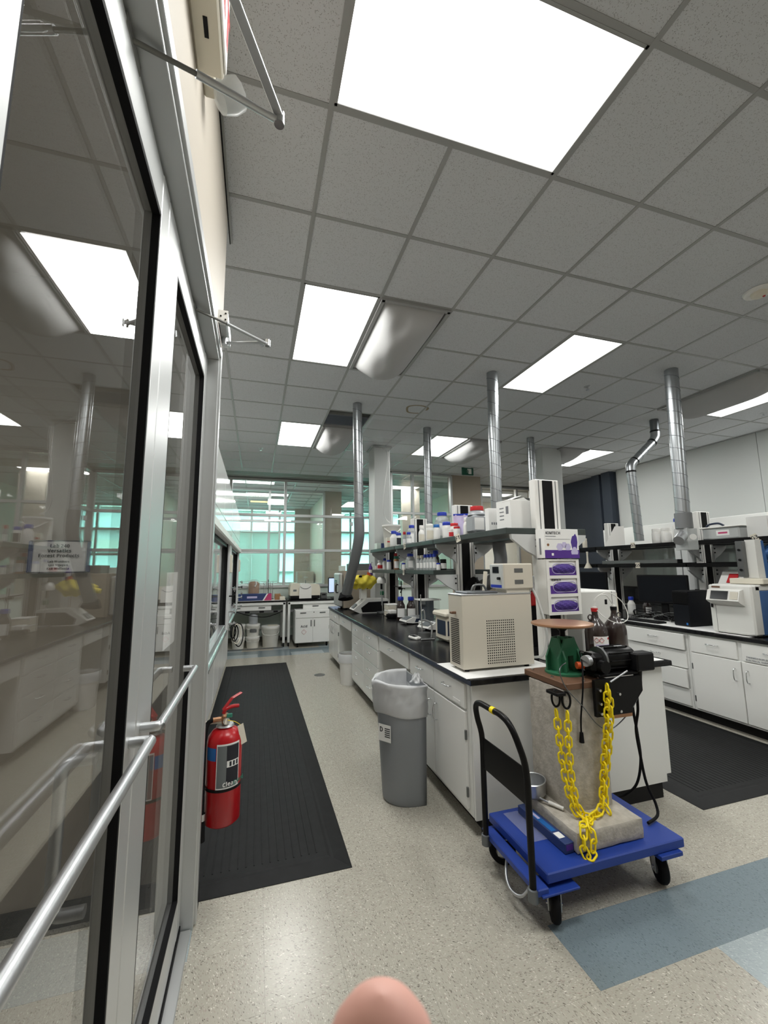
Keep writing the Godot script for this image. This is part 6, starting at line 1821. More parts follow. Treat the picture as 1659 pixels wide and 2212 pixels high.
		if k == 0:
			for i in 2:
				part(lb, "hazard_diamond", diamond(0.018), M["red_ink"], Transform3D(Basis(Vector3.UP, -0.75 + 0.42 * i), Vector3(sin(-0.75 + 0.42 * i), 0, cos(-0.75 + 0.42 * i)) * 0.081 + Vector3(0, 0.15, 0)))
			part(lb, "text_block", curved_patch(0.0793, -0.85, 0.6, 0.06, 0.12), M["lilac"])
			part(lb, "red_print", curved_patch(0.0794, 0.35, 0.68, 0.152, 0.166), M["red_ink"])
	var tb := thing("transfer_tubing", "thin white tubing looped between the two amber jugs", "tubing", Vector3())
	part(tb, "tube", G.new().tube(curve([Vector3(2.42, 1.295, -2.56), Vector3(2.43, 1.36, -2.55), Vector3(2.52, 1.4, -2.53), Vector3(2.63, 1.35, -2.53), Vector3(2.68, 1.27, -2.52), Vector3(2.66, 1.2, -2.5), Vector3(2.56, 1.18, -2.49), Vector3(2.45, 1.22, -2.49), Vector3(2.42, 1.28, -2.545)], 8), 0.0032, 6), M["white_plastic"])
	part(tb, "tube", G.new().tube(curve([Vector3(2.42, 1.295, -2.56), Vector3(2.46, 1.37, -2.56), Vector3(2.55, 1.375, -2.57), Vector3(2.64, 1.295, -2.6)], 8), 0.0032, 6), M["white_plastic"])
	# red case behind the rack
	var rc := thing("tool_case", "red case with a grey metal meter on top behind the chiller", "case", Vector3(2.44, Y, -3.3))
	part(rc, "stand", G.new().box(Vector3(0, 0.17, 0), Vector3(0.24, 0.34, 0.28), 0.006), M["black_plastic"])
	part(rc, "case", G.new().box(Vector3(0, 0.4, 0), Vector3(0.26, 0.12, 0.3), 0.01), M["red_cap"])
	part(rc, "meter", G.new().box(Vector3(-0.02, 0.53, 0), Vector3(0.18, 0.13, 0.2), 0.006), M["satin_steel"])
	part(rc, "meter_knob", G.new().cyl(Vector3(-0.04, 0.53, 0.1), Vector3(-0.04, 0.53, 0.115), 0.012, 12), M["white_plastic"])
	# oven at the far end
	var o := thing("bench_oven", "large grey bench oven at the far end of the island", "oven", Vector3(1.38, Y, -7.5))
	part(o, "body", G.new().box(Vector3(0.34, 0.33, 0.27), Vector3(0.6, 0.62, 0.54), 0.006), M["wall_taupe"])
	foot(o, [0.1, 0.58], [0.06, 0.48], 0.02, 0.02)
	var od := part(o, "door", G.new().box(Vector3(0.0, 0.32, 0.27), Vector3(0.07, 0.56, 0.5), 0.02), M["aluminium"])
	part(od, "handle", G.new().tube(curve([Vector3(-0.03, 0.4, 0.44), Vector3(-0.07, 0.4, 0.44), Vector3(-0.07, 0.28, 0.44), Vector3(-0.03, 0.28, 0.44)], 4), 0.009, 8), M["black_plastic"])
	part(od, "window", G.new().box(Vector3(-0.036, 0.38, 0.22), Vector3(0.003, 0.2, 0.2), 0.001), M["screen_dark"])
	part(o, "top_box", G.new().box(Vector3(0.4, 0.7, 0.25), Vector3(0.42, 0.12, 0.4), 0.004), M["hinge"])
	part(o, "flue_cap", G.new().box(Vector3(0.06, 0.68, 0.3), Vector3(0.1, 0.09, 0.12), 0.004), M["wall_mint"])
	# rheometer
	var r := thing("rheometer", "white and black rheometer with sloped front under the grey hose", "instrument", Vector3(1.43, Y, -6.42))
	var side := PackedVector2Array([Vector2(0.0, 0.05), Vector2(0.03, 0.03), Vector2(0.1, 0.0), Vector2(0.55, 0.0), Vector2(0.57, 0.05), Vector2(0.56, 0.2), Vector2(0.2, 0.21), Vector2(0.06, 0.1)])
	part(r, "shell", G.new().prism(side, 0.3), M["instrument_white"])
	part(r, "dark_flank", G.new().prism(PackedVector2Array([Vector2(0.14, 0.012), Vector2(0.54, 0.012), Vector2(0.55, 0.17), Vector2(0.24, 0.165), Vector2(0.12, 0.08)]), 0.012, at(0, 0, 0.148)), M["black_plastic"])
	part(r, "tower", G.new().box(Vector3(0.2, 0.36, -0.05), Vector3(0.1, 0.32, 0.12), 0.01), M["instrument_white"])
	part(r, "keypad", G.new().box(Vector3(0.045, 0.102, 0), Vector3(0.09, 0.006, 0.16), 0.002, Basis(Vector3.BACK, 0.82)), M["lcd_grey"])
	var yc := thing("yellow_cloth", "crumpled yellow protective cloth draped over the rheometer tower", "cloth", Vector3(1.62, 1.27, -6.4))
	var rows := []
	for i in 15:
		var row := []
		var t := i / 14.0
		for j in 25:
			var a := TAU * j / 24.0
			var rad := (0.06 + 0.13 * sin(PI * minf(1.0, t * 0.8 + 0.12))) * (1.0 + 0.16 * sin(3 * a + 5 * t) + 0.1 * sin(7 * a - 9 * t))
			row.append(Vector3(cos(a) * rad * 1.1, 0.21 - 0.2 * t + 0.015 * sin(5 * a + 2), sin(a) * rad * 0.7))
		rows.append(row)
	part(yc, "cloth", G.new().sheet(rows), M["yellow_cloth"])
	part(yc, "sleeve", G.new().tube(curve([Vector3(-0.12, 0.1, 0.05), Vector3(-0.2, 0.09, 0.08), Vector3(-0.3, 0.06, 0.08)], 5), 0.032, 10), M["yellow_cloth"])
	part(yc, "clip", G.new().box(Vector3(-0.08, 0.2, 0.13), Vector3(0.05, 0.03, 0.02), 0.004), M["black_plastic"])
	var oc := thing("orange_clip", "small bright orange clip on top of the yellow cloth", "clip", Vector3(1.7, 1.475, -6.38))
	part(oc, "clip", G.new().prism(PackedVector2Array([Vector2(-0.03, 0.0), Vector2(0.03, 0.0), Vector2(0.015, 0.05), Vector2(-0.02, 0.06)]), 0.02), M["orange"])
	var st := thing("overhead_stirrer", "grey overhead stirrer on a rod stand by the yellow cloth", "stirrer", Vector3(1.87, Y, -6.15))
	part(st, "base", G.new().box(Vector3(0, 0.012, 0), Vector3(0.16, 0.022, 0.2), 0.004), M["hinge"])
	part(st, "rod", G.new().cyl(Vector3(0, 0.02, -0.06), Vector3(0, 0.56, -0.06), 0.008, 10), M["steel"])
	part(st, "head", G.new().lathe([[0.0, 0.0], [0.07, 0.01], [0.075, 0.05], [0.05, 0.1], [0.0, 0.11]], 14, Vector3(-0.03, 0.44, 0.0)), M["instrument_white"])
	part(st, "chuck", G.new().cyl(Vector3(-0.03, 0.44, 0), Vector3(-0.03, 0.36, 0), 0.016, 12), M["black_plastic"])
	part(st, "shaft", G.new().cyl(Vector3(-0.03, 0.36, 0), Vector3(-0.03, 0.12, 0), 0.005, 8), M["steel"])
	part(st, "clamp", G.new().box(Vector3(-0.01, 0.3, -0.04), Vector3(0.05, 0.06, 0.06), 0.008), M["green_paint"])
	# stacked beige boxes
	for k in 2:
		var b := thing("sample_box", ["cream sample box stacked on another beside the amber bottles", "cream sample box at the bottom of the stack beside the amber bottles"][k], "box", Vector3(1.88, Y + (0.085 if k == 0 else 0.0), -5.78))
		part(b, "box", G.new().box(Vector3(0, 0.035, 0), Vector3(0.17, 0.068, 0.2), 0.006), M["cream"])
		part(b, "lid", G.new().box(Vector3(0, 0.076, 0), Vector3(0.175, 0.014, 0.205), 0.004), M["white_plastic"])
	var dm := thing("dark_meter", "dark rounded meter with white top next to the cream boxes", "meter", Vector3(1.8, Y, -5.52))
	part(dm, "body", G.new().lathe([[0.0, 0.0], [0.07, 0.0], [0.085, 0.02], [0.08, 0.055], [0.0, 0.06]], 20), M["black_plastic"])
	part(dm, "top", G.new().box(Vector3(0.0, 0.085, 0), Vector3(0.1, 0.05, 0.12), 0.01), M["white_plastic"])
	for k in 2:
		var a := bottle("amber_bottle", "large amber bottle with blue cap and white label, one of a pair", Vector3(1.85 + 0.122 * k, Y, -5.3 + 0.06 * k), 0.058, 0.3, "bottle", "amber_glass", "blue_cap", "paper", "pair of amber bottles on the island")
	balance(Vector3(1.74, Y, -4.93), 0.1, "top-loading balance with dark side in front of the amber bottles")
	balance(Vector3(1.76, Y, -4.33), 0.25, "white and navy balance with bright scooped front behind the rod stand")
	# analytical balance with glass draught shield
	var an := thing("analytical_balance", "analytical balance with a clear glass draught shield", "balance", Vector3(1.97, Y, -4.62))
	part(an, "base", G.new().box(Vector3(0, 0.03, 0), Vector3(0.2, 0.055, 0.22), 0.008), M["instrument_white"])
	part(an, "shield", G.new().box(Vector3(0, 0.18, 0.02), Vector3(0.18, 0.24, 0.16)), M["pane"])
	part(an, "column", G.new().box(Vector3(0, 0.18, -0.085), Vector3(0.18, 0.25, 0.03), 0.004), M["navy_panel"])
	part(an, "top_frame", G.new().box(Vector3(-0.02, 0.308, 0.0), Vector3(0.26, 0.014, 0.2), 0.003), M["white_plastic"])
	part(an, "pan", G.new().cyl(Vector3(0, 0.06, 0.02), Vector3(0, 0.07, 0.02), 0.04, 18), M["steel"])
	# white and navy bath
	var tk := thing("ultrasonic_bath", "white lidded bath with a navy front panel left of the chiller", "bath", Vector3(1.78, Y, -3.66))
	part(tk, "body", G.new().box(Vector3(0, 0.12, 0), Vector3(0.22, 0.22, 0.26), 0.02), M["cream"])
	part(tk, "panel", G.new().box(Vector3(-0.111, 0.13, 0.02), Vector3(0.004, 0.13, 0.18), 0.001), M["navy_panel"])
	part(tk, "panel", G.new().box(Vector3(-0.02, 0.13, 0.131), Vector3(0.16, 0.13, 0.004), 0.001), M["navy_panel"])
	part(tk, "lid", G.new().box(Vector3(-0.005, 0.25, 0), Vector3(0.25, 0.05, 0.29), 0.015), M["cream"])
	# retort stand and handheld meter
	var rs := thing("retort_stand", "small steel retort stand with a heavy ring base near the counter edge", "stand", Vector3(1.585, Y, -3.86))
	part(rs, "base", G.new().lathe([[0.0, 0.0], [0.075, 0.0], [0.075, 0.012], [0.06, 0.014], [0.06, 0.055], [0.0, 0.06]], 26), M["hinge"])
	part(rs, "rod", G.new().cyl(Vector3(-0.02, 0.05, 0), Vector3(-0.03, 0.42, 0), 0.006, 10), M["steel"])
	part(rs, "arm", G.new().tube(curve([Vector3(0.06, 0.01, 0.03), Vector3(0.075, 0.1, 0.02), Vector3(0.06, 0.15, 0.01), Vector3(0.02, 0.17, 0.0), Vector3(-0.02, 0.17, 0)], 6), 0.009, 8), M["satin_steel"])
	part(rs, "cross_rod", G.new().tube(curve([Vector3(-0.025, 0.26, 0), Vector3(0.0, 0.27, 0.0), Vector3(0.01, 0.22, 0), Vector3(0.01, 0.17, 0)], 4), 0.006, 8), M["satin_steel"])
	part(rs, "toe_bar", G.new().box(Vector3(0.0, 0.006, 0.09), Vector3(0.14, 0.01, 0.02), 0.003), M["satin_steel"])
	var hm := thing("handheld_meter", "small white handheld meter with a dark display lying on the counter", "meter", Vector3(1.49, Y, -3.86), 0.5)
	part(hm, "case", G.new().box(Vector3(0, 0.014, 0), Vector3(0.09, 0.026, 0.11), 0.008, Basis(Vector3.RIGHT, 0.12)), M["white_plastic"])
	part(hm, "display", G.new().box(Vector3(-0.005, 0.0285, -0.01), Vector3(0.06, 0.002, 0.06), 0.0, Basis(Vector3.RIGHT, 0.12)), M["screen_dark"])
	# lattice of clamp rods behind the bottles
	var lt := thing("clamp_lattice", "steel rods and clamps standing under the lower shelf", "clamp stand", Vector3(1.95, Y, -5.55))
	part(lt, "upright", G.new().cyl(Vector3(0, 0, 0), Vector3(0, 0.5, 0), 0.006, 8), M["black_metal"])
	part(lt, "crossbar", G.new().cyl(Vector3(-0.02, 0.4, 0.2), Vector3(-0.02, 0.42, -0.25), 0.006, 8), M["black_metal"])
	part(lt, "clamp", G.new().box(Vector3(-0.02, 0.4, 0), Vector3(0.05, 0.04, 0.04), 0.008).cyl(Vector3(-0.05, 0.34, 0.1), Vector3(-0.02, 0.4, 0.1), 0.008, 8), M["black_metal"])
	part(lt, "base", G.new().box(Vector3(0, 0.008, 0), Vector3(0.1, 0.015, 0.16), 0.003), M["black_metal"])
	# on the back tables
	back_things()

func diamond(s: float) -> G:
	var g := G.new()
	for q in [[-1, 1], [1, 1], [1, -1], [-1, -1]]:
		g.bar(Vector3(q[0] * s, 0, 0), Vector3(0, q[1] * s, 0), 0.003, 0.001)
	return g

func loop(c: Vector3, r: float) -> Array:
	var p := []
	for i in 16:
		var t := TAU * i / 16.0
		p.append(c + Vector3(cos(t) * r, sin(t) * r, 0))
	return p

func balance(p: Vector3, turn: float, label: String) -> void:
	var b := thing("balance", label, "balance", p, turn)
	var s := PackedVector2Array([Vector2(0.0, 0.03), Vector2(0.02, 0.02), Vector2(0.1, 0.012), Vector2(0.34, 0.012), Vector2(0.34, 0.07), Vector2(0.13, 0.075), Vector2(0.1, 0.08), Vector2(0.01, 0.045)])
	part(b, "case", G.new().prism(s, 0.2), M["instrument_white"])
	part(b, "flank", G.new().prism(PackedVector2Array([Vector2(0.12, 0.024), Vector2(0.335, 0.024), Vector2(0.335, 0.062), Vector2(0.14, 0.066)]), 0.204), M["navy_panel"])
	part(b, "display", G.new().box(Vector3(0.056, 0.067, 0), Vector3(0.085, 0.004, 0.15), 0.001, Basis(Vector3.BACK, 0.38)), M["lcd_grey"])
	part(b, "pan", G.new().box(Vector3(0.235, 0.08, 0), Vector3(0.19, 0.008, 0.19), 0.003), M["satin_steel"])
	foot(b, [0.11, 0.32], [-0.08, 0.08], 0.012, 0.013)

func glove_rack() -> void:
	var o := thing("glove_dispenser", "white wall rack holding three boxes of purple gloves on the near rack post", "glove dispenser", Vector3(2.16, 1.25, -2.558))
	var W := 0.29
	var fr := G.new()
	for s in [-1, 1]:
		part(o, "side_panel", G.new().box(Vector3(s * (W / 2 - 0.002), 0.2, -0.05), Vector3(0.004, 0.4, 0.1)), M["white_plastic"])
		fr.box(Vector3(s * (W / 2 - 0.0125), 0.2, 0), Vector3(0.025, 0.4, 0.004))
	for y in [[0.0, 0.022], [0.128, 0.15], [0.26, 0.282], [0.388, 0.4]]:
		fr.box(Vector3(0, (y[0] + y[1]) / 2, 0), Vector3(W - 0.05, y[1] - y[0], 0.0039))
	part(o, "front_frame", fr, M["white_plastic"])
	part(o, "back", G.new().box(Vector3(0, 0.2, -0.101), Vector3(W, 0.4, 0.004)), M["white_plastic"])
	part(o, "bottom", G.new().box(Vector3(0, 0.002, -0.05), Vector3(W, 0.004, 0.1)), M["white_plastic"])
	for k in 3:
		var y := 0.012 + k * 0.132
		var b := thing("glove_box", ["purple glove box in the bottom slot of the white glove rack", "purple glove box in the middle slot of the white glove rack", "purple glove box in the top slot of the white glove rack"][k], "glove box", Vector3(2.16, 1.25 + y, -2.61))
		part(b, "carton", G.new().box(Vector3(0, 0.06, 0), Vector3(0.27, 0.118, 0.088), 0.002), M["paper"])
		part(b, "purple_side", G.new().box(Vector3(0.0, 0.034, 0.0445), Vector3(0.26, 0.06, 0.001)), M["purple"])
		var rows := []
		for i in 7:
			var r := []
			for j in 17:
				var tx := 2.0 * j / 16 - 1.0
				var ty := 2.0 * i / 6 - 1.0
				r.append(Vector3(0.015 + tx * 0.1, 0.055 + ty * 0.034 * sqrt(maxf(0.05, 1 - tx * tx * 0.9)), 0.046 + 0.018 * maxf(0, 1 - tx * tx) * maxf(0, 1 - ty * ty) + 0.005 * sin(j * 1.6 + i * 2.1 + k)))
			rows.append(r)
		part(b, "gloves", G.new().sheet(rows), M["glove"])
		part(b, "slot_rim", G.new().tube(stadium(Vector3(0.015, 0.055, 0.0455), 0.104, 0.037), 0.0025, 6, true), M["lilac"])
		if k == 1:
			words(b, "lettering", "KIMTECH", 0.014, M["ink"], at(-0.06, 0.105, 0.0456))
	# the upper carton standing above the rack
	var t := thing("glove_box", "upright purple and white glove carton standing on top of the glove rack", "glove box", Vector3(2.16, 1.655, -2.6), -0.02)
	part(t, "carton", G.new().box(Vector3(0, 0.11, 0), Vector3(0.3, 0.215, 0.1), 0.002), M["paper"])
	part(t, "purple_band", G.new().box(Vector3(0, 0.032, 0.0505), Vector3(0.3, 0.06, 0.001)), M["purple"])
	for q in [[-0.02, 0.085, 0.03], [0.02, 0.1, 0.024], [0.05, 0.085, 0.028]]:
		part(t, "molecule_print", hexagon(q[2]), M["lilac"], at(q[0], q[1], 0.0508))
	part(t, "hand_print", G.new().prism(PackedVector2Array([Vector2(0.09, 0.07), Vector2(0.13, 0.07), Vector2(0.138, 0.12), Vector2(0.135, 0.16), Vector2(0.122, 0.185), Vector2(0.11, 0.17), Vector2(0.095, 0.165), Vector2(0.085, 0.14), Vector2(0.08, 0.12)]), 0.001, at(0, 0, 0.0508)), M["glove"])
	part(t, "flask_print", G.new().prism(PackedVector2Array([Vector2(0.08, 0.03), Vector2(0.135, 0.03), Vector2(0.14, 0.05), Vector2(0.118, 0.085), Vector2(0.1, 0.085), Vector2(0.076, 0.05)]), 0.001, at(0, 0, 0.0514)), M["lilac"])
	part(t, "gold_dot", G.new().cyl(Vector3(-0.12, 0.1, 0.0505), Vector3(-0.12, 0.1, 0.0512), 0.01, 16), M["copper"])
	part(t, "white_square", G.new().box(Vector3(-0.085, 0.03, 0.0515), Vector3(0.018, 0.018, 0.001)), M["paper"])
	part(t, "text_line", G.new().box(Vector3(-0.095, 0.163, 0.0508), Vector3(0.09, 0.004, 0.001)), M["grey_print"])
	part(t, "text_line", G.new().box(Vector3(-0.03, 0.142, 0.0508), Vector3(0.21, 0.002, 0.001)), M["grey_print"])
	words(t, "lettering", "KIMTECH", 0.022, M["ink"], at(-0.073, 0.187, 0.0508))
	part(t, "side_print", G.new().box(Vector3(-0.1505, 0.09, 0.0), Vector3(0.001, 0.12, 0.02)), M["grey_print"])

func stadium(c: Vector3, hx: float, hy: float) -> Array:
	var p := []
	for i in 24:
		var t := TAU * i / 24.0
		p.append(c + Vector3((hx - hy) * (1.0 if cos(t) > 0 else -1.0) + hy * cos(t), hy * sin(t), 0))
	return p

func hexagon(r: float) -> G:
	var p := PackedVector2Array()
	for i in 6:
		p.append(Vector2(cos(TAU * i / 6), sin(TAU * i / 6)) * r)
	return G.new().prism(p, 0.0008)

func pail(label: String, p: Vector3, r: float, h: float, lid := true) -> Node3D:
	var o := thing("pail", label, "pail", p)
	part(o, "body", G.new().lathe([[0.0, 0.0], [r * 0.82, 0.0], [r * 0.84, 0.008], [r * 0.96, h - 0.06], [r, h - 0.055], [r, h - 0.03], [r * 0.96, h - 0.03], [r * 0.96, h - 0.012], [0.0, h - 0.012]], 24), M["pail_white"])
	if lid:
		part(o, "lid", G.new().lathe([[r * 0.98, h - 0.03], [r * 1.03, h - 0.03], [r * 1.03, h - 0.004], [r * 0.95, h], [0.0, h - 0.006]], 24), M["white_plastic"])
	part(o, "handle", G.new().tube(curve([Vector3(-r, h - 0.06, 0), Vector3(-r * 0.7, h * 0.62, r * 0.8), Vector3(r * 0.7, h * 0.62, r * 0.8), Vector3(r, h - 0.06, 0)], 6), 0.004, 6), M["white_plastic"])
	return o

func back_things() -> void:
	var Z := -9.2
	pail("lower white pail of the stack nearest the fume hood", Vector3(-0.3, 0, Z), 0.13, 0.23)
	pail("upper white pail of the stack nearest the fume hood", Vector3(-0.3, 0.231, Z), 0.13, 0.25)
	pail("lower white pail under the grey jug", Vector3(-0.02, 0, Z), 0.135, 0.23)
	var u := pail("upper white pail with scribbled print under the grey jug", Vector3(-0.02, 0.231, Z), 0.135, 0.25)
	part(u, "print", curved_patch(0.131, -0.5, 0.6, 0.09, 0.16), M["hinge"])
	var j := thing("grey_jug", "translucent grey jug standing on top of the stacked pails", "jug", Vector3(-0.02, 0.482, Z))
	part(j, "body", G.new().lathe([[0.0, 0.0], [0.085, 0.0], [0.09, 0.02], [0.09, 0.16], [0.07, 0.19], [0.05, 0.2], [0.05, 0.22], [0.0, 0.22]], 22), M["grey_clear"])
	var b := pail("big white pail with a cream lid and paper on top", Vector3(0.33, 0, Z), 0.18, 0.43)
	part(b, "paper", G.new().box(Vector3(0.04, 0.436, 0.03), Vector3(0.2, 0.006, 0.2), 0.002), M["cream"])
	var sh := thing("pail_tray", "flat grey tray on the floor under the pails", "tray", Vector3(0.02, 0.0, -9.2))
	part(sh, "rim", G.new().box(Vector3(0, 0.012, 0.22), Vector3(1.1, 0.022, 0.02), 0.003), M["hinge"])
	part(sh, "end_rim", G.new().box(Vector3(0.54, 0.012, 0.03), Vector3(0.02, 0.022, 0.36), 0.003), M["hinge"])
	var T1 := 0.9485
	var bx := thing("wrap_box", "long navy and pink carton lying on the white lab table", "box", Vector3(0.0, T1, -9.22), 0.02)
	part(bx, "box", G.new().box(Vector3(0, 0.07, 0), Vector3(0.66, 0.14, 0.14), 0.004), M["box_navy"])
	part(bx, "pink_end", G.new().prism(PackedVector2Array([Vector2(0.18, -0.069), Vector2(0.329, -0.069), Vector2(0.329, 0.069), Vector2(0.26, 0.069)]), 0.142, at(0, 0.07, 0)), M["magenta"])
	part(bx, "white_band", G.new().prism(PackedVector2Array([Vector2(0.15, -0.069), Vector2(0.18, -0.069), Vector2(0.26, 0.069), Vector2(0.23, 0.069)]), 0.1415, at(0, 0.07, 0)), M["paper"])
	part(bx, "print", G.new().box(Vector3(-0.06, 0.07, 0.0706), Vector3(0.2, 0.04, 0.001)), M["lilac"])
	var d := thing("desiccator_jar", "clear upright jar with a brown paper core behind the navy carton", "jar", Vector3(-0.03, T1, -9.5))
	part(d, "core", G.new().lathe([[0.0, 0.0], [0.11, 0.0], [0.11, 0.34], [0.07, 0.38], [0.0, 0.39]], 22), M["card_brown"])
	part(d, "shell", G.new().lathe([[0.13, 0.0], [0.14, 0.01], [0.14, 0.3], [0.11, 0.4], [0.04, 0.43], [0.0, 0.43]], 22), M["film"])
	part(d, "tap", G.new().tube(curve([Vector3(0.03, 0.34, 0.12), Vector3(0.04, 0.38, 0.14), Vector3(0.05, 0.34, 0.15), Vector3(0.02, 0.28, 0.15)], 5), 0.014, 8), M["white_plastic"])
	var rk := thing("rod_rack", "wire rack of upright steel rods on the white lab table", "rack", Vector3(0.27, T1, -9.5))
	for k in 5:
		part(rk, "rod", G.new().cyl(Vector3(-0.09 + 0.045 * k, 0, 0.02 * (k % 2)), Vector3(-0.09 + 0.045 * k, 0.36 + 0.03 * (k % 3), 0.02 * (k % 2)), 0.007, 8), M["black_metal"] if k == 2 else M["satin_steel"])
	part(rk, "hoop", G.new().box(Vector3(0, 0.35, 0.01), Vector3(0.22, 0.008, 0.05)), M["satin_steel"])
	part(rk, "base", G.new().box(Vector3(0, 0.008, 0.01), Vector3(0.24, 0.015, 0.12), 0.003), M["hinge"])
	bx = thing("brown_block", "small stepped brown block at the end of the navy carton", "block", Vector3(0.46, T1, -9.3))
	part(bx, "block", G.new().box(Vector3(0, 0.06, 0), Vector3(0.12, 0.12, 0.16), 0.004).box(Vector3(0.08, 0.035, 0), Vector3(0.06, 0.07, 0.14), 0.003), M["card_brown"])
	bx = thing("cream_tub", "small cream tub at the right end of the white lab table", "tub", Vector3(0.55, T1, -9.14))
	part(bx, "tub", G.new().box(Vector3(0, 0.035, 0), Vector3(0.11, 0.07, 0.1), 0.008), M["cream"])
	# analyser on the second table
	var T2 := 0.9455
	var a := thing("spectrometer", "white rounded analyser with a curved centre cover on the second table", "analyser", Vector3(1.03, T2, -9.4))
	part(a, "plinth", G.new().box(Vector3(0, 0.05, 0), Vector3(0.62, 0.08, 0.5), 0.01), M["black_plastic"])
	part(a, "left_body", rounded(0.24, 0.26, 0.5, Vector3(-0.2, 0.08, 0)), M["cream"])
	part(a, "right_body", rounded(0.24, 0.24, 0.5, Vector3(0.2, 0.08, 0)), M["cream"])
	part(a, "centre_cover", rounded(0.26, 0.31, 0.54, Vector3(0, 0.02, 0.005)), M["white_plastic"])
	part(a, "cover_lip", G.new().tube(curve([Vector3(-0.11, 0.27, 0.276), Vector3(-0.06, 0.235, 0.28), Vector3(0.0, 0.225, 0.281), Vector3(0.06, 0.235, 0.28), Vector3(0.11, 0.27, 0.276)], 4), 0.006, 7), M["hinge"])
	part(a, "display", G.new().box(Vector3(-0.22, 0.19, 0.251), Vector3(0.07, 0.04, 0.004)), M["lcd_grey"])
	part(a, "top_knob", G.new().cyl(Vector3(0.03, 0.33, 0), Vector3(0.03, 0.4, 0), 0.01, 10), M["hinge"])
	var sm := thing("sample_holder", "small grey metal sample holder right of the white analyser", "holder", Vector3(1.45, T2, -9.35))
	part(sm, "block", G.new().box(Vector3(0, 0.06, 0), Vector3(0.14, 0.12, 0.12), 0.006), M["hinge"])
	part(sm, "slot", G.new().box(Vector3(0, 0.08, 0.0605), Vector3(0.08, 0.03, 0.002)), M["black_plastic"])
	var mo := thing("slim_monitor", "slim monitor with a glowing pale blue screen behind the oven", "monitor", Vector3(1.72, T2, -9.3), 0.15)
	part(mo, "bezel", G.new().box(Vector3(0, 0.28, 0), Vector3(0.36, 0.34, 0.03), 0.006), M["black_plastic"])
	part(mo, "screen", G.new().box(Vector3(0, 0.28, 0.0156), Vector3(0.33, 0.3, 0.002)), M["glow_screen"])
	part(mo, "stand", G.new().box(Vector3(0, 0.06, -0.02), Vector3(0.05, 0.12, 0.03), 0.004).box(Vector3(0, 0.006, 0), Vector3(0.2, 0.01, 0.16), 0.003), M["black_plastic"])

func rounded(w: float, h: float, d: float, p: Vector3) -> G:
	var poly := PackedVector2Array()
	poly.append(Vector2(-w / 2, 0))
	poly.append(Vector2(w / 2, 0))
	for i in 7:
		var t := PI / 2 * i / 6.0
		poly.append(Vector2(w / 2 - 0.07 + 0.07 * cos(t), h - 0.1 + 0.1 * sin(t)))
	for i in 7:
		var t := PI / 2 + PI / 2 * i / 6.0
		poly.append(Vector2(-w / 2 + 0.07 + 0.07 * cos(t), h - 0.1 + 0.1 * sin(t)))
	return G.new().prism(poly, d, Transform3D(Basis(), p))

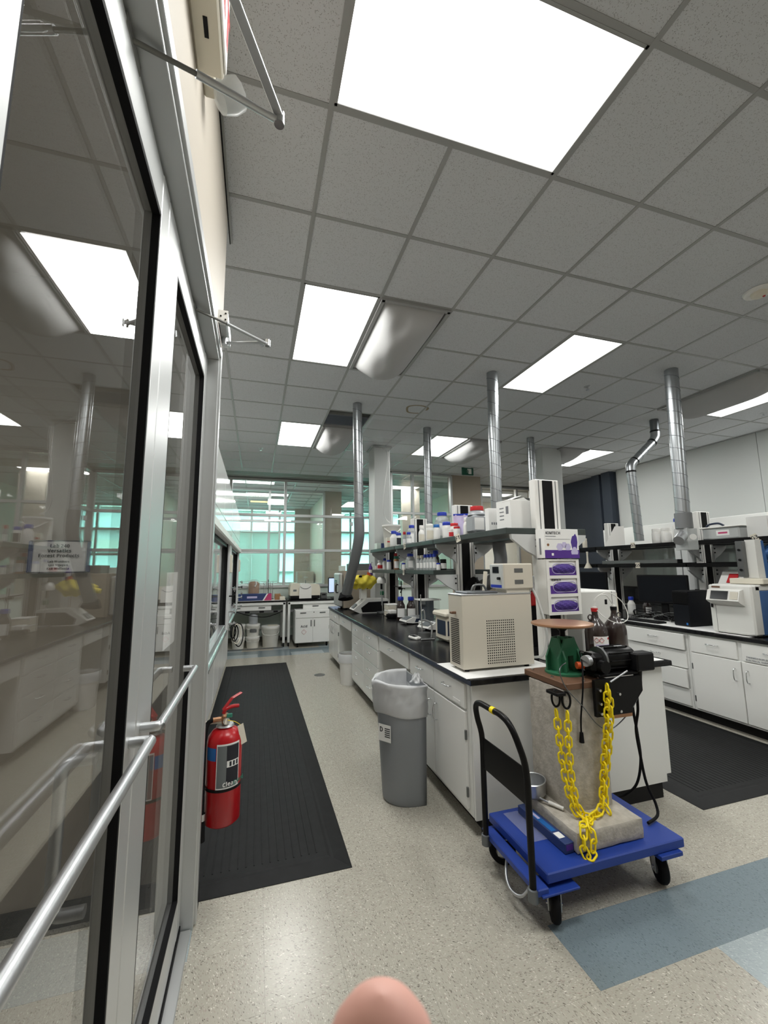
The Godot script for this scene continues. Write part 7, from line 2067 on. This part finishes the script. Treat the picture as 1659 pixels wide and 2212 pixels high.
# ---------------------------------------------------------------- things on the right bench
func build_right_things() -> void:
	var Y := TOP + 0.0005
	var U := 1.8905
	for k in 2:
		bottle("storage_jar", "wide translucent white jar on the right rack, one of a pair", Vector3(5.2, U, -4.29 + 0.135 * k), 0.062, 0.2, "jar", "white_plastic", "white_plastic", "paper", "pair of wide white jars")
	bottle("storage_jug", "tall translucent jug with blue cap behind the clear duct box", Vector3(5.22, U, -4.0), 0.065, 0.31, "bottle", "white_plastic", "blue_cap")
	bottle("storage_jar", "cream jar at the far end of the right rack", Vector3(5.2, U, -5.6), 0.038, 0.16, "jar", "cream", "cream", "")
	var t := thing("storage_tub", "clear storage tub with a blue handle on the right rack", "tub", Vector3(5.22, U, -3.42))
	part(t, "tub", G.new().box(Vector3(0, 0.065, 0), Vector3(0.24, 0.128, 0.4), 0.012), M["clear_jar"])
	part(t, "lid", G.new().box(Vector3(0, 0.138, 0), Vector3(0.27, 0.018, 0.45), 0.006), M["white_plastic"])
	part(t, "handle", G.new().tube(curve([Vector3(-0.12, 0.15, -0.14), Vector3(-0.13, 0.175, -0.1), Vector3(-0.13, 0.18, 0.0), Vector3(-0.12, 0.15, 0.05)], 5), 0.012, 8), M["navy_panel"])
	part(t, "label", G.new().box(Vector3(-0.1212, 0.07, 0.03), Vector3(0.001, 0.06, 0.14)), M["paper"])
	part(t, "label_print", G.new().box(Vector3(-0.1218, 0.07, 0.03), Vector3(0.001, 0.02, 0.1)), M["magenta"])
	for k in 2:
		var b := thing("white_carton", ["plain white carton beside the clear storage tub", "tall white carton at the frame edge on the right rack"][k], "carton", Vector3(5.26, U, [-3.08, -2.84][k]))
		part(b, "box", G.new().box(Vector3(0, 0.11, 0), Vector3(0.2, 0.22, 0.2), 0.002), M["paper"])
		part(b, "flap", G.new().box(Vector3(-0.02, 0.226, 0), Vector3(0.16, 0.002, 0.19), 0.0, Basis(Vector3.BACK, 0.06)), M["paper"])
	var sp := thing("splash_panel", "white slanted panel standing on the far part of the right rack", "panel", Vector3(5.2, U, -5.0))
	part(sp, "panel", G.new().prism(PackedVector2Array([Vector2(-0.14, 0.0), Vector2(0.14, 0.0), Vector2(0.14, 0.3), Vector2(0.02, 0.3)]), 0.02, Transform3D(Basis(Vector3.UP, -0.6), Vector3())), M["white_plastic"])
	var fn := thing("funnel", "small pale funnel hanging under the right rack", "funnel", Vector3(5.0, 1.56, -5.35))
	part(fn, "cone", G.new().lathe([[0.058, 0.0], [0.06, 0.004], [0.016, 0.09], [0.012, 0.2], [0.016, 0.26], [0.01, 0.26], [0.01, 0.09], [0.052, 0.004]], 20), M["cream"])
	# gas analyser with blue flank
	var g := thing("gas_analyser", "white and blue gas analyser with a tilted touch screen on the right bench", "analyser", Vector3(4.5, Y + 0.0016, -3.0))
	part(g, "front", G.new().box(Vector3(0.06, 0.245, 0), Vector3(0.12, 0.47, 0.4), 0.014), M["instrument_white"])
	part(g, "flank", G.new().box(Vector3(0.42, 0.22, 0.0), Vector3(0.66, 0.42, 0.398), 0.01), M["instrument_blue"])
	part(g, "top_deck", G.new().box(Vector3(0.4, 0.455, 0), Vector3(0.7, 0.06, 0.4), 0.01), M["instrument_white"])
	foot(g, [0.06, 0.68], [-0.16, 0.16], 0.018, 0.014)
	for k in 9:
		for c in 2:
			part(g, "vent_slot", G.new().box(Vector3(0.3 + c * 0.22, 0.12 + k * 0.03, 0.2), Vector3(0.1, 0.009, 0.003)), M["insert_black"])
	var ts := part(g, "touch_panel", G.new().prism(PackedVector2Array([Vector2(0.0, 0.28), Vector2(-0.06, 0.31), Vector2(-0.085, 0.33), Vector2(-0.05, 0.43), Vector2(0.0, 0.44)]), 0.3, at(0, 0, -0.02)), M["white_plastic"])
	part(ts, "screen", G.new().box(Vector3(-0.0705, 0.382, -0.05), Vector3(0.004, 0.085, 0.16), 0.0, Basis(Vector3.BACK, -0.34)), M["screen_dark"])
	part(ts, "speaker_grille", G.new().box(Vector3(-0.0695, 0.382, 0.085), Vector3(0.004, 0.075, 0.07), 0.0, Basis(Vector3.BACK, -0.34)), M["beige"])
	part(g, "badge", G.new().box(Vector3(-0.001, 0.458, -0.12), Vector3(0.003, 0.018, 0.08)), M["rusty_plate"])
	part(g, "door_latch", G.new().box(Vector3(-0.008, 0.27, -0.17), Vector3(0.016, 0.04, 0.018), 0.004), M["black_plastic"])
	part(g, "door_seam", G.new().box(Vector3(-0.0005, 0.21, -0.14), Vector3(0.002, 0.38, 0.003)), M["hinge"])
	var a := thing("autosampler_tower", "white and blue sampler tower standing on the gas analyser", "sampler", Vector3(4.72, Y + 0.488, -2.94))
	part(a, "tray", G.new().box(Vector3(0.06, 0.03, 0.02), Vector3(0.3, 0.055, 0.3), 0.006), M["cream"])
	part(a, "column", G.new().prism(PackedVector2Array([Vector2(0.0, 0.06), Vector2(0.11, 0.06), Vector2(0.1, 0.44), Vector2(0.0, 0.44)]), 0.09, at(0, 0, 0.04)), M["instrument_white"])
	part(a, "blue_side", G.new().prism(PackedVector2Array([Vector2(0.1, 0.06), Vector2(0.17, 0.06), Vector2(0.12, 0.43), Vector2(0.085, 0.43)]), 0.092, at(0, 0, 0.04)), M["instrument_blue"])
	part(a, "turret", G.new().box(Vector3(-0.02, 0.25, -0.035), Vector3(0.05, 0.36, 0.07), 0.006), M["hinge"])
	for k in 3:
		part(a, "knob", G.new().cyl(Vector3(-0.046, 0.14 + k * 0.1, -0.035), Vector3(-0.054, 0.14 + k * 0.1, -0.035), 0.012, 12), M["black_plastic"])
	# computer
	var m := thing("desktop_monitor", "black desktop monitor with a dark screen on the right bench", "monitor", Vector3(4.95, Y, -4.08), -1.25)
	part(m, "bezel", G.new().box(Vector3(0, 0.38, 0.0), Vector3(0.58, 0.36, 0.04), 0.008), M["black_plastic"])
	part(m, "screen", G.new().box(Vector3(0, 0.385, 0.0205), Vector3(0.54, 0.31, 0.002)), M["screen_dark"])
	part(m, "stem", G.new().box(Vector3(0, 0.13, -0.03), Vector3(0.08, 0.24, 0.03), 0.004), M["black_plastic"])
	part(m, "foot", G.new().lathe([[0.0, 0.0], [0.13, 0.0], [0.12, 0.014], [0.0, 0.02]], 24, Vector3(0, 0, -0.01)), M["black_plastic"])
	m = thing("desktop_monitor", "small dark monitor farther along the right bench", "monitor", Vector3(4.95, Y, -5.2), -1.3)
	part(m, "bezel", G.new().box(Vector3(0, 0.44, 0.0), Vector3(0.42, 0.3, 0.04), 0.008), M["black_plastic"])
	part(m, "screen", G.new().box(Vector3(0, 0.445, 0.0205), Vector3(0.38, 0.25, 0.002)), M["screen_dark"])
	part(m, "stem", G.new().box(Vector3(0, 0.15, -0.03), Vector3(0.08, 0.3, 0.03), 0.004).box(Vector3(0, 0.008, -0.01), Vector3(0.2, 0.015, 0.18), 0.003), M["black_plastic"])
	var pc := thing("computer_tower", "black computer tower beside the gas analyser", "computer", Vector3(4.62, Y + 0.0016, -3.6))
	part(pc, "case", G.new().box(Vector3(0.21, 0.195, 0), Vector3(0.42, 0.39, 0.19), 0.005), M["black_plastic"])
	part(pc, "front_panel", G.new().box(Vector3(-0.004, 0.12, 0), Vector3(0.012, 0.23, 0.186), 0.004), M["screen_dark"])
	part(pc, "drive_bay", G.new().box(Vector3(-0.004, 0.31, 0), Vector3(0.012, 0.13, 0.186), 0.003), M["black_metal"])
	part(pc, "sticker", G.new().box(Vector3(-0.011, 0.03, 0.06), Vector3(0.001, 0.025, 0.02)), M["blue_tape"])
	var kb := thing("keyboard", "black keyboard lying at the front of the right bench", "keyboard", Vector3(4.57, Y + 0.0016, -4.05), 0.05)
	part(kb, "base", G.new().box(Vector3(0, 0.01, 0), Vector3(0.15, 0.018, 0.46), 0.004), M["black_plastic"])
	var kg := G.new()
	for i in 5:
		for k in 14:
			kg.box(Vector3(-0.055 + i * 0.026, 0.0215, -0.205 + k * 0.0315), Vector3(0.02, 0.006, 0.026), 0.002)
	var kk := part(kb, "keys", kg, M["black_metal"])
	kk.set_meta("kind", "stuff")
	var ph := thing("desk_phone", "white desk phone with a dark handset at the far end of the right bench", "phone", Vector3(4.72, Y, -4.7), 0.3)
	part(ph, "base", G.new().box(Vector3(0, 0.04, 0), Vector3(0.2, 0.05, 0.18), 0.01, Basis(Vector3.BACK, -0.25)), M["white_plastic"])
	part(ph, "handset", G.new().tube(curve([Vector3(-0.02, 0.1, -0.09), Vector3(0, 0.13, -0.05), Vector3(0, 0.13, 0.03), Vector3(-0.02, 0.1, 0.07)], 4), 0.02, 8), M["black_plastic"])
	var cb := thing("cable_tangle", "tangle of black cables under the desktop monitor", "cables", Vector3(4.85, Y, -4.1))
	var r := RandomNumberGenerator.new()
	r.seed = 99
	for k in 9:
		var p := []
		for i in 7:
			p.append(Vector3(r.randf_range(-0.08, 0.12), r.randf_range(0.008, 0.12) if i > 0 and i < 6 else 0.006, -0.35 + 0.11 * i + r.randf_range(-0.08, 0.08)))
		part(cb, "cable", G.new().tube(curve(p, 6), 0.004, 6), M["rubber"] if k % 3 != 0 else M["hinge"])
	var rb := thing("alarm_box", "white box with a red lamp panel under the right rack", "alarm", Vector3(5.2, Y, -3.38))
	part(rb, "box", G.new().prism(PackedVector2Array([Vector2(-0.14, 0.0), Vector2(0.1, 0.0), Vector2(0.1, 0.62), Vector2(0.0, 0.62), Vector2(-0.14, 0.42)]), 0.24), M["white_plastic"])
	part(rb, "red_panel", G.new().box(Vector3(-0.075, 0.53, 0.02), Vector3(0.006, 0.12, 0.1), 0.002, Basis(Vector3.BACK, -0.61)), M["red_cap"])
	# clutter along the back of the right bench
	var bt := [["clear square bottle under the right rack near the red panel", "clear_jar", "white_plastic", -3.75], ["brown glass bottle under the right rack behind the monitor", "amber_glass", "black_plastic", -4.5], ["white squeeze bottle under the right rack behind the monitor", "white_plastic", "blue_cap", -4.75]]
	for b in bt:
		bottle("bench_bottle", b[0], Vector3(5.15, Y, b[3]), 0.05, 0.24, "bottle", b[1], b[2])
	var bb := thing("blue_bag", "bundle of blue plastic bags on the lower shelf of the right rack", "bag", Vector3(5.22, 1.6205, -2.98))
	var rows := []
	for i in 9:
		var row := []
		for j in 17:
			var an := TAU * j / 16.0
			var ra := 0.09 * sin(PI * (0.08 + 0.84 * i / 8.0)) * (1 + 0.2 * sin(an * 3 + i))
			row.append(Vector3(cos(an) * ra, 0.2 * i / 8.0, sin(an) * ra * 1.3))
		rows.append(row)
	part(bb, "film", G.new().sheet(rows), M["instrument_blue"])

# ---------------------------------------------------------------- the fingertip that reaches up before the lens
func build_finger() -> void:
	var f := thing("person", "blurred pink fingertip of the person taking the picture", "person")
	var b := Basis.from_euler(Vector3(0.1337, -0.2985, -0.0096))
	f.transform = Transform3D(b, Vector3(0, 1.6, 0) + b * Vector3(-0.0004, -0.0768, -0.066))
	var pr := [[0.0, 0.0], [0.002, -0.0004], [0.0042, -0.002], [0.0064, -0.0046], [0.0084, -0.0082], [0.0095, -0.0135], [0.0098, -0.02], [0.0096, -0.026], [0.009, -0.034], [0.0094, -0.045], [0.0092, -0.055], [0.0098, -0.065], [0.0, -0.067]]
	pr.reverse()
	part(f, "finger", G.new().lathe(pr, 32, Vector3(), Basis(Vector3.RIGHT, 0.12), 0.86), M["skin"])
	var rows := []
	for i in 7:
		var r := []
		for j in 7:
			var a := lerpf(-0.28, 0.1, j / 6.0)
			var y := -0.0022 - 0.008 * i / 6.0
			var rad := 0.0
			for k in pr.size() - 1:
				if y >= pr[k][1] and y <= pr[k + 1][1]:
					rad = lerpf(pr[k][0], pr[k + 1][0], (y - pr[k][1]) / (pr[k + 1][1] - pr[k][1]))
			r.append(Basis(Vector3.RIGHT, 0.12) * Vector3(sin(a) * rad, y, cos(a) * rad * 0.86 + 0.0002))
		rows.append(r)
	part(f, "nail", G.new().sheet(rows), M["nail"])
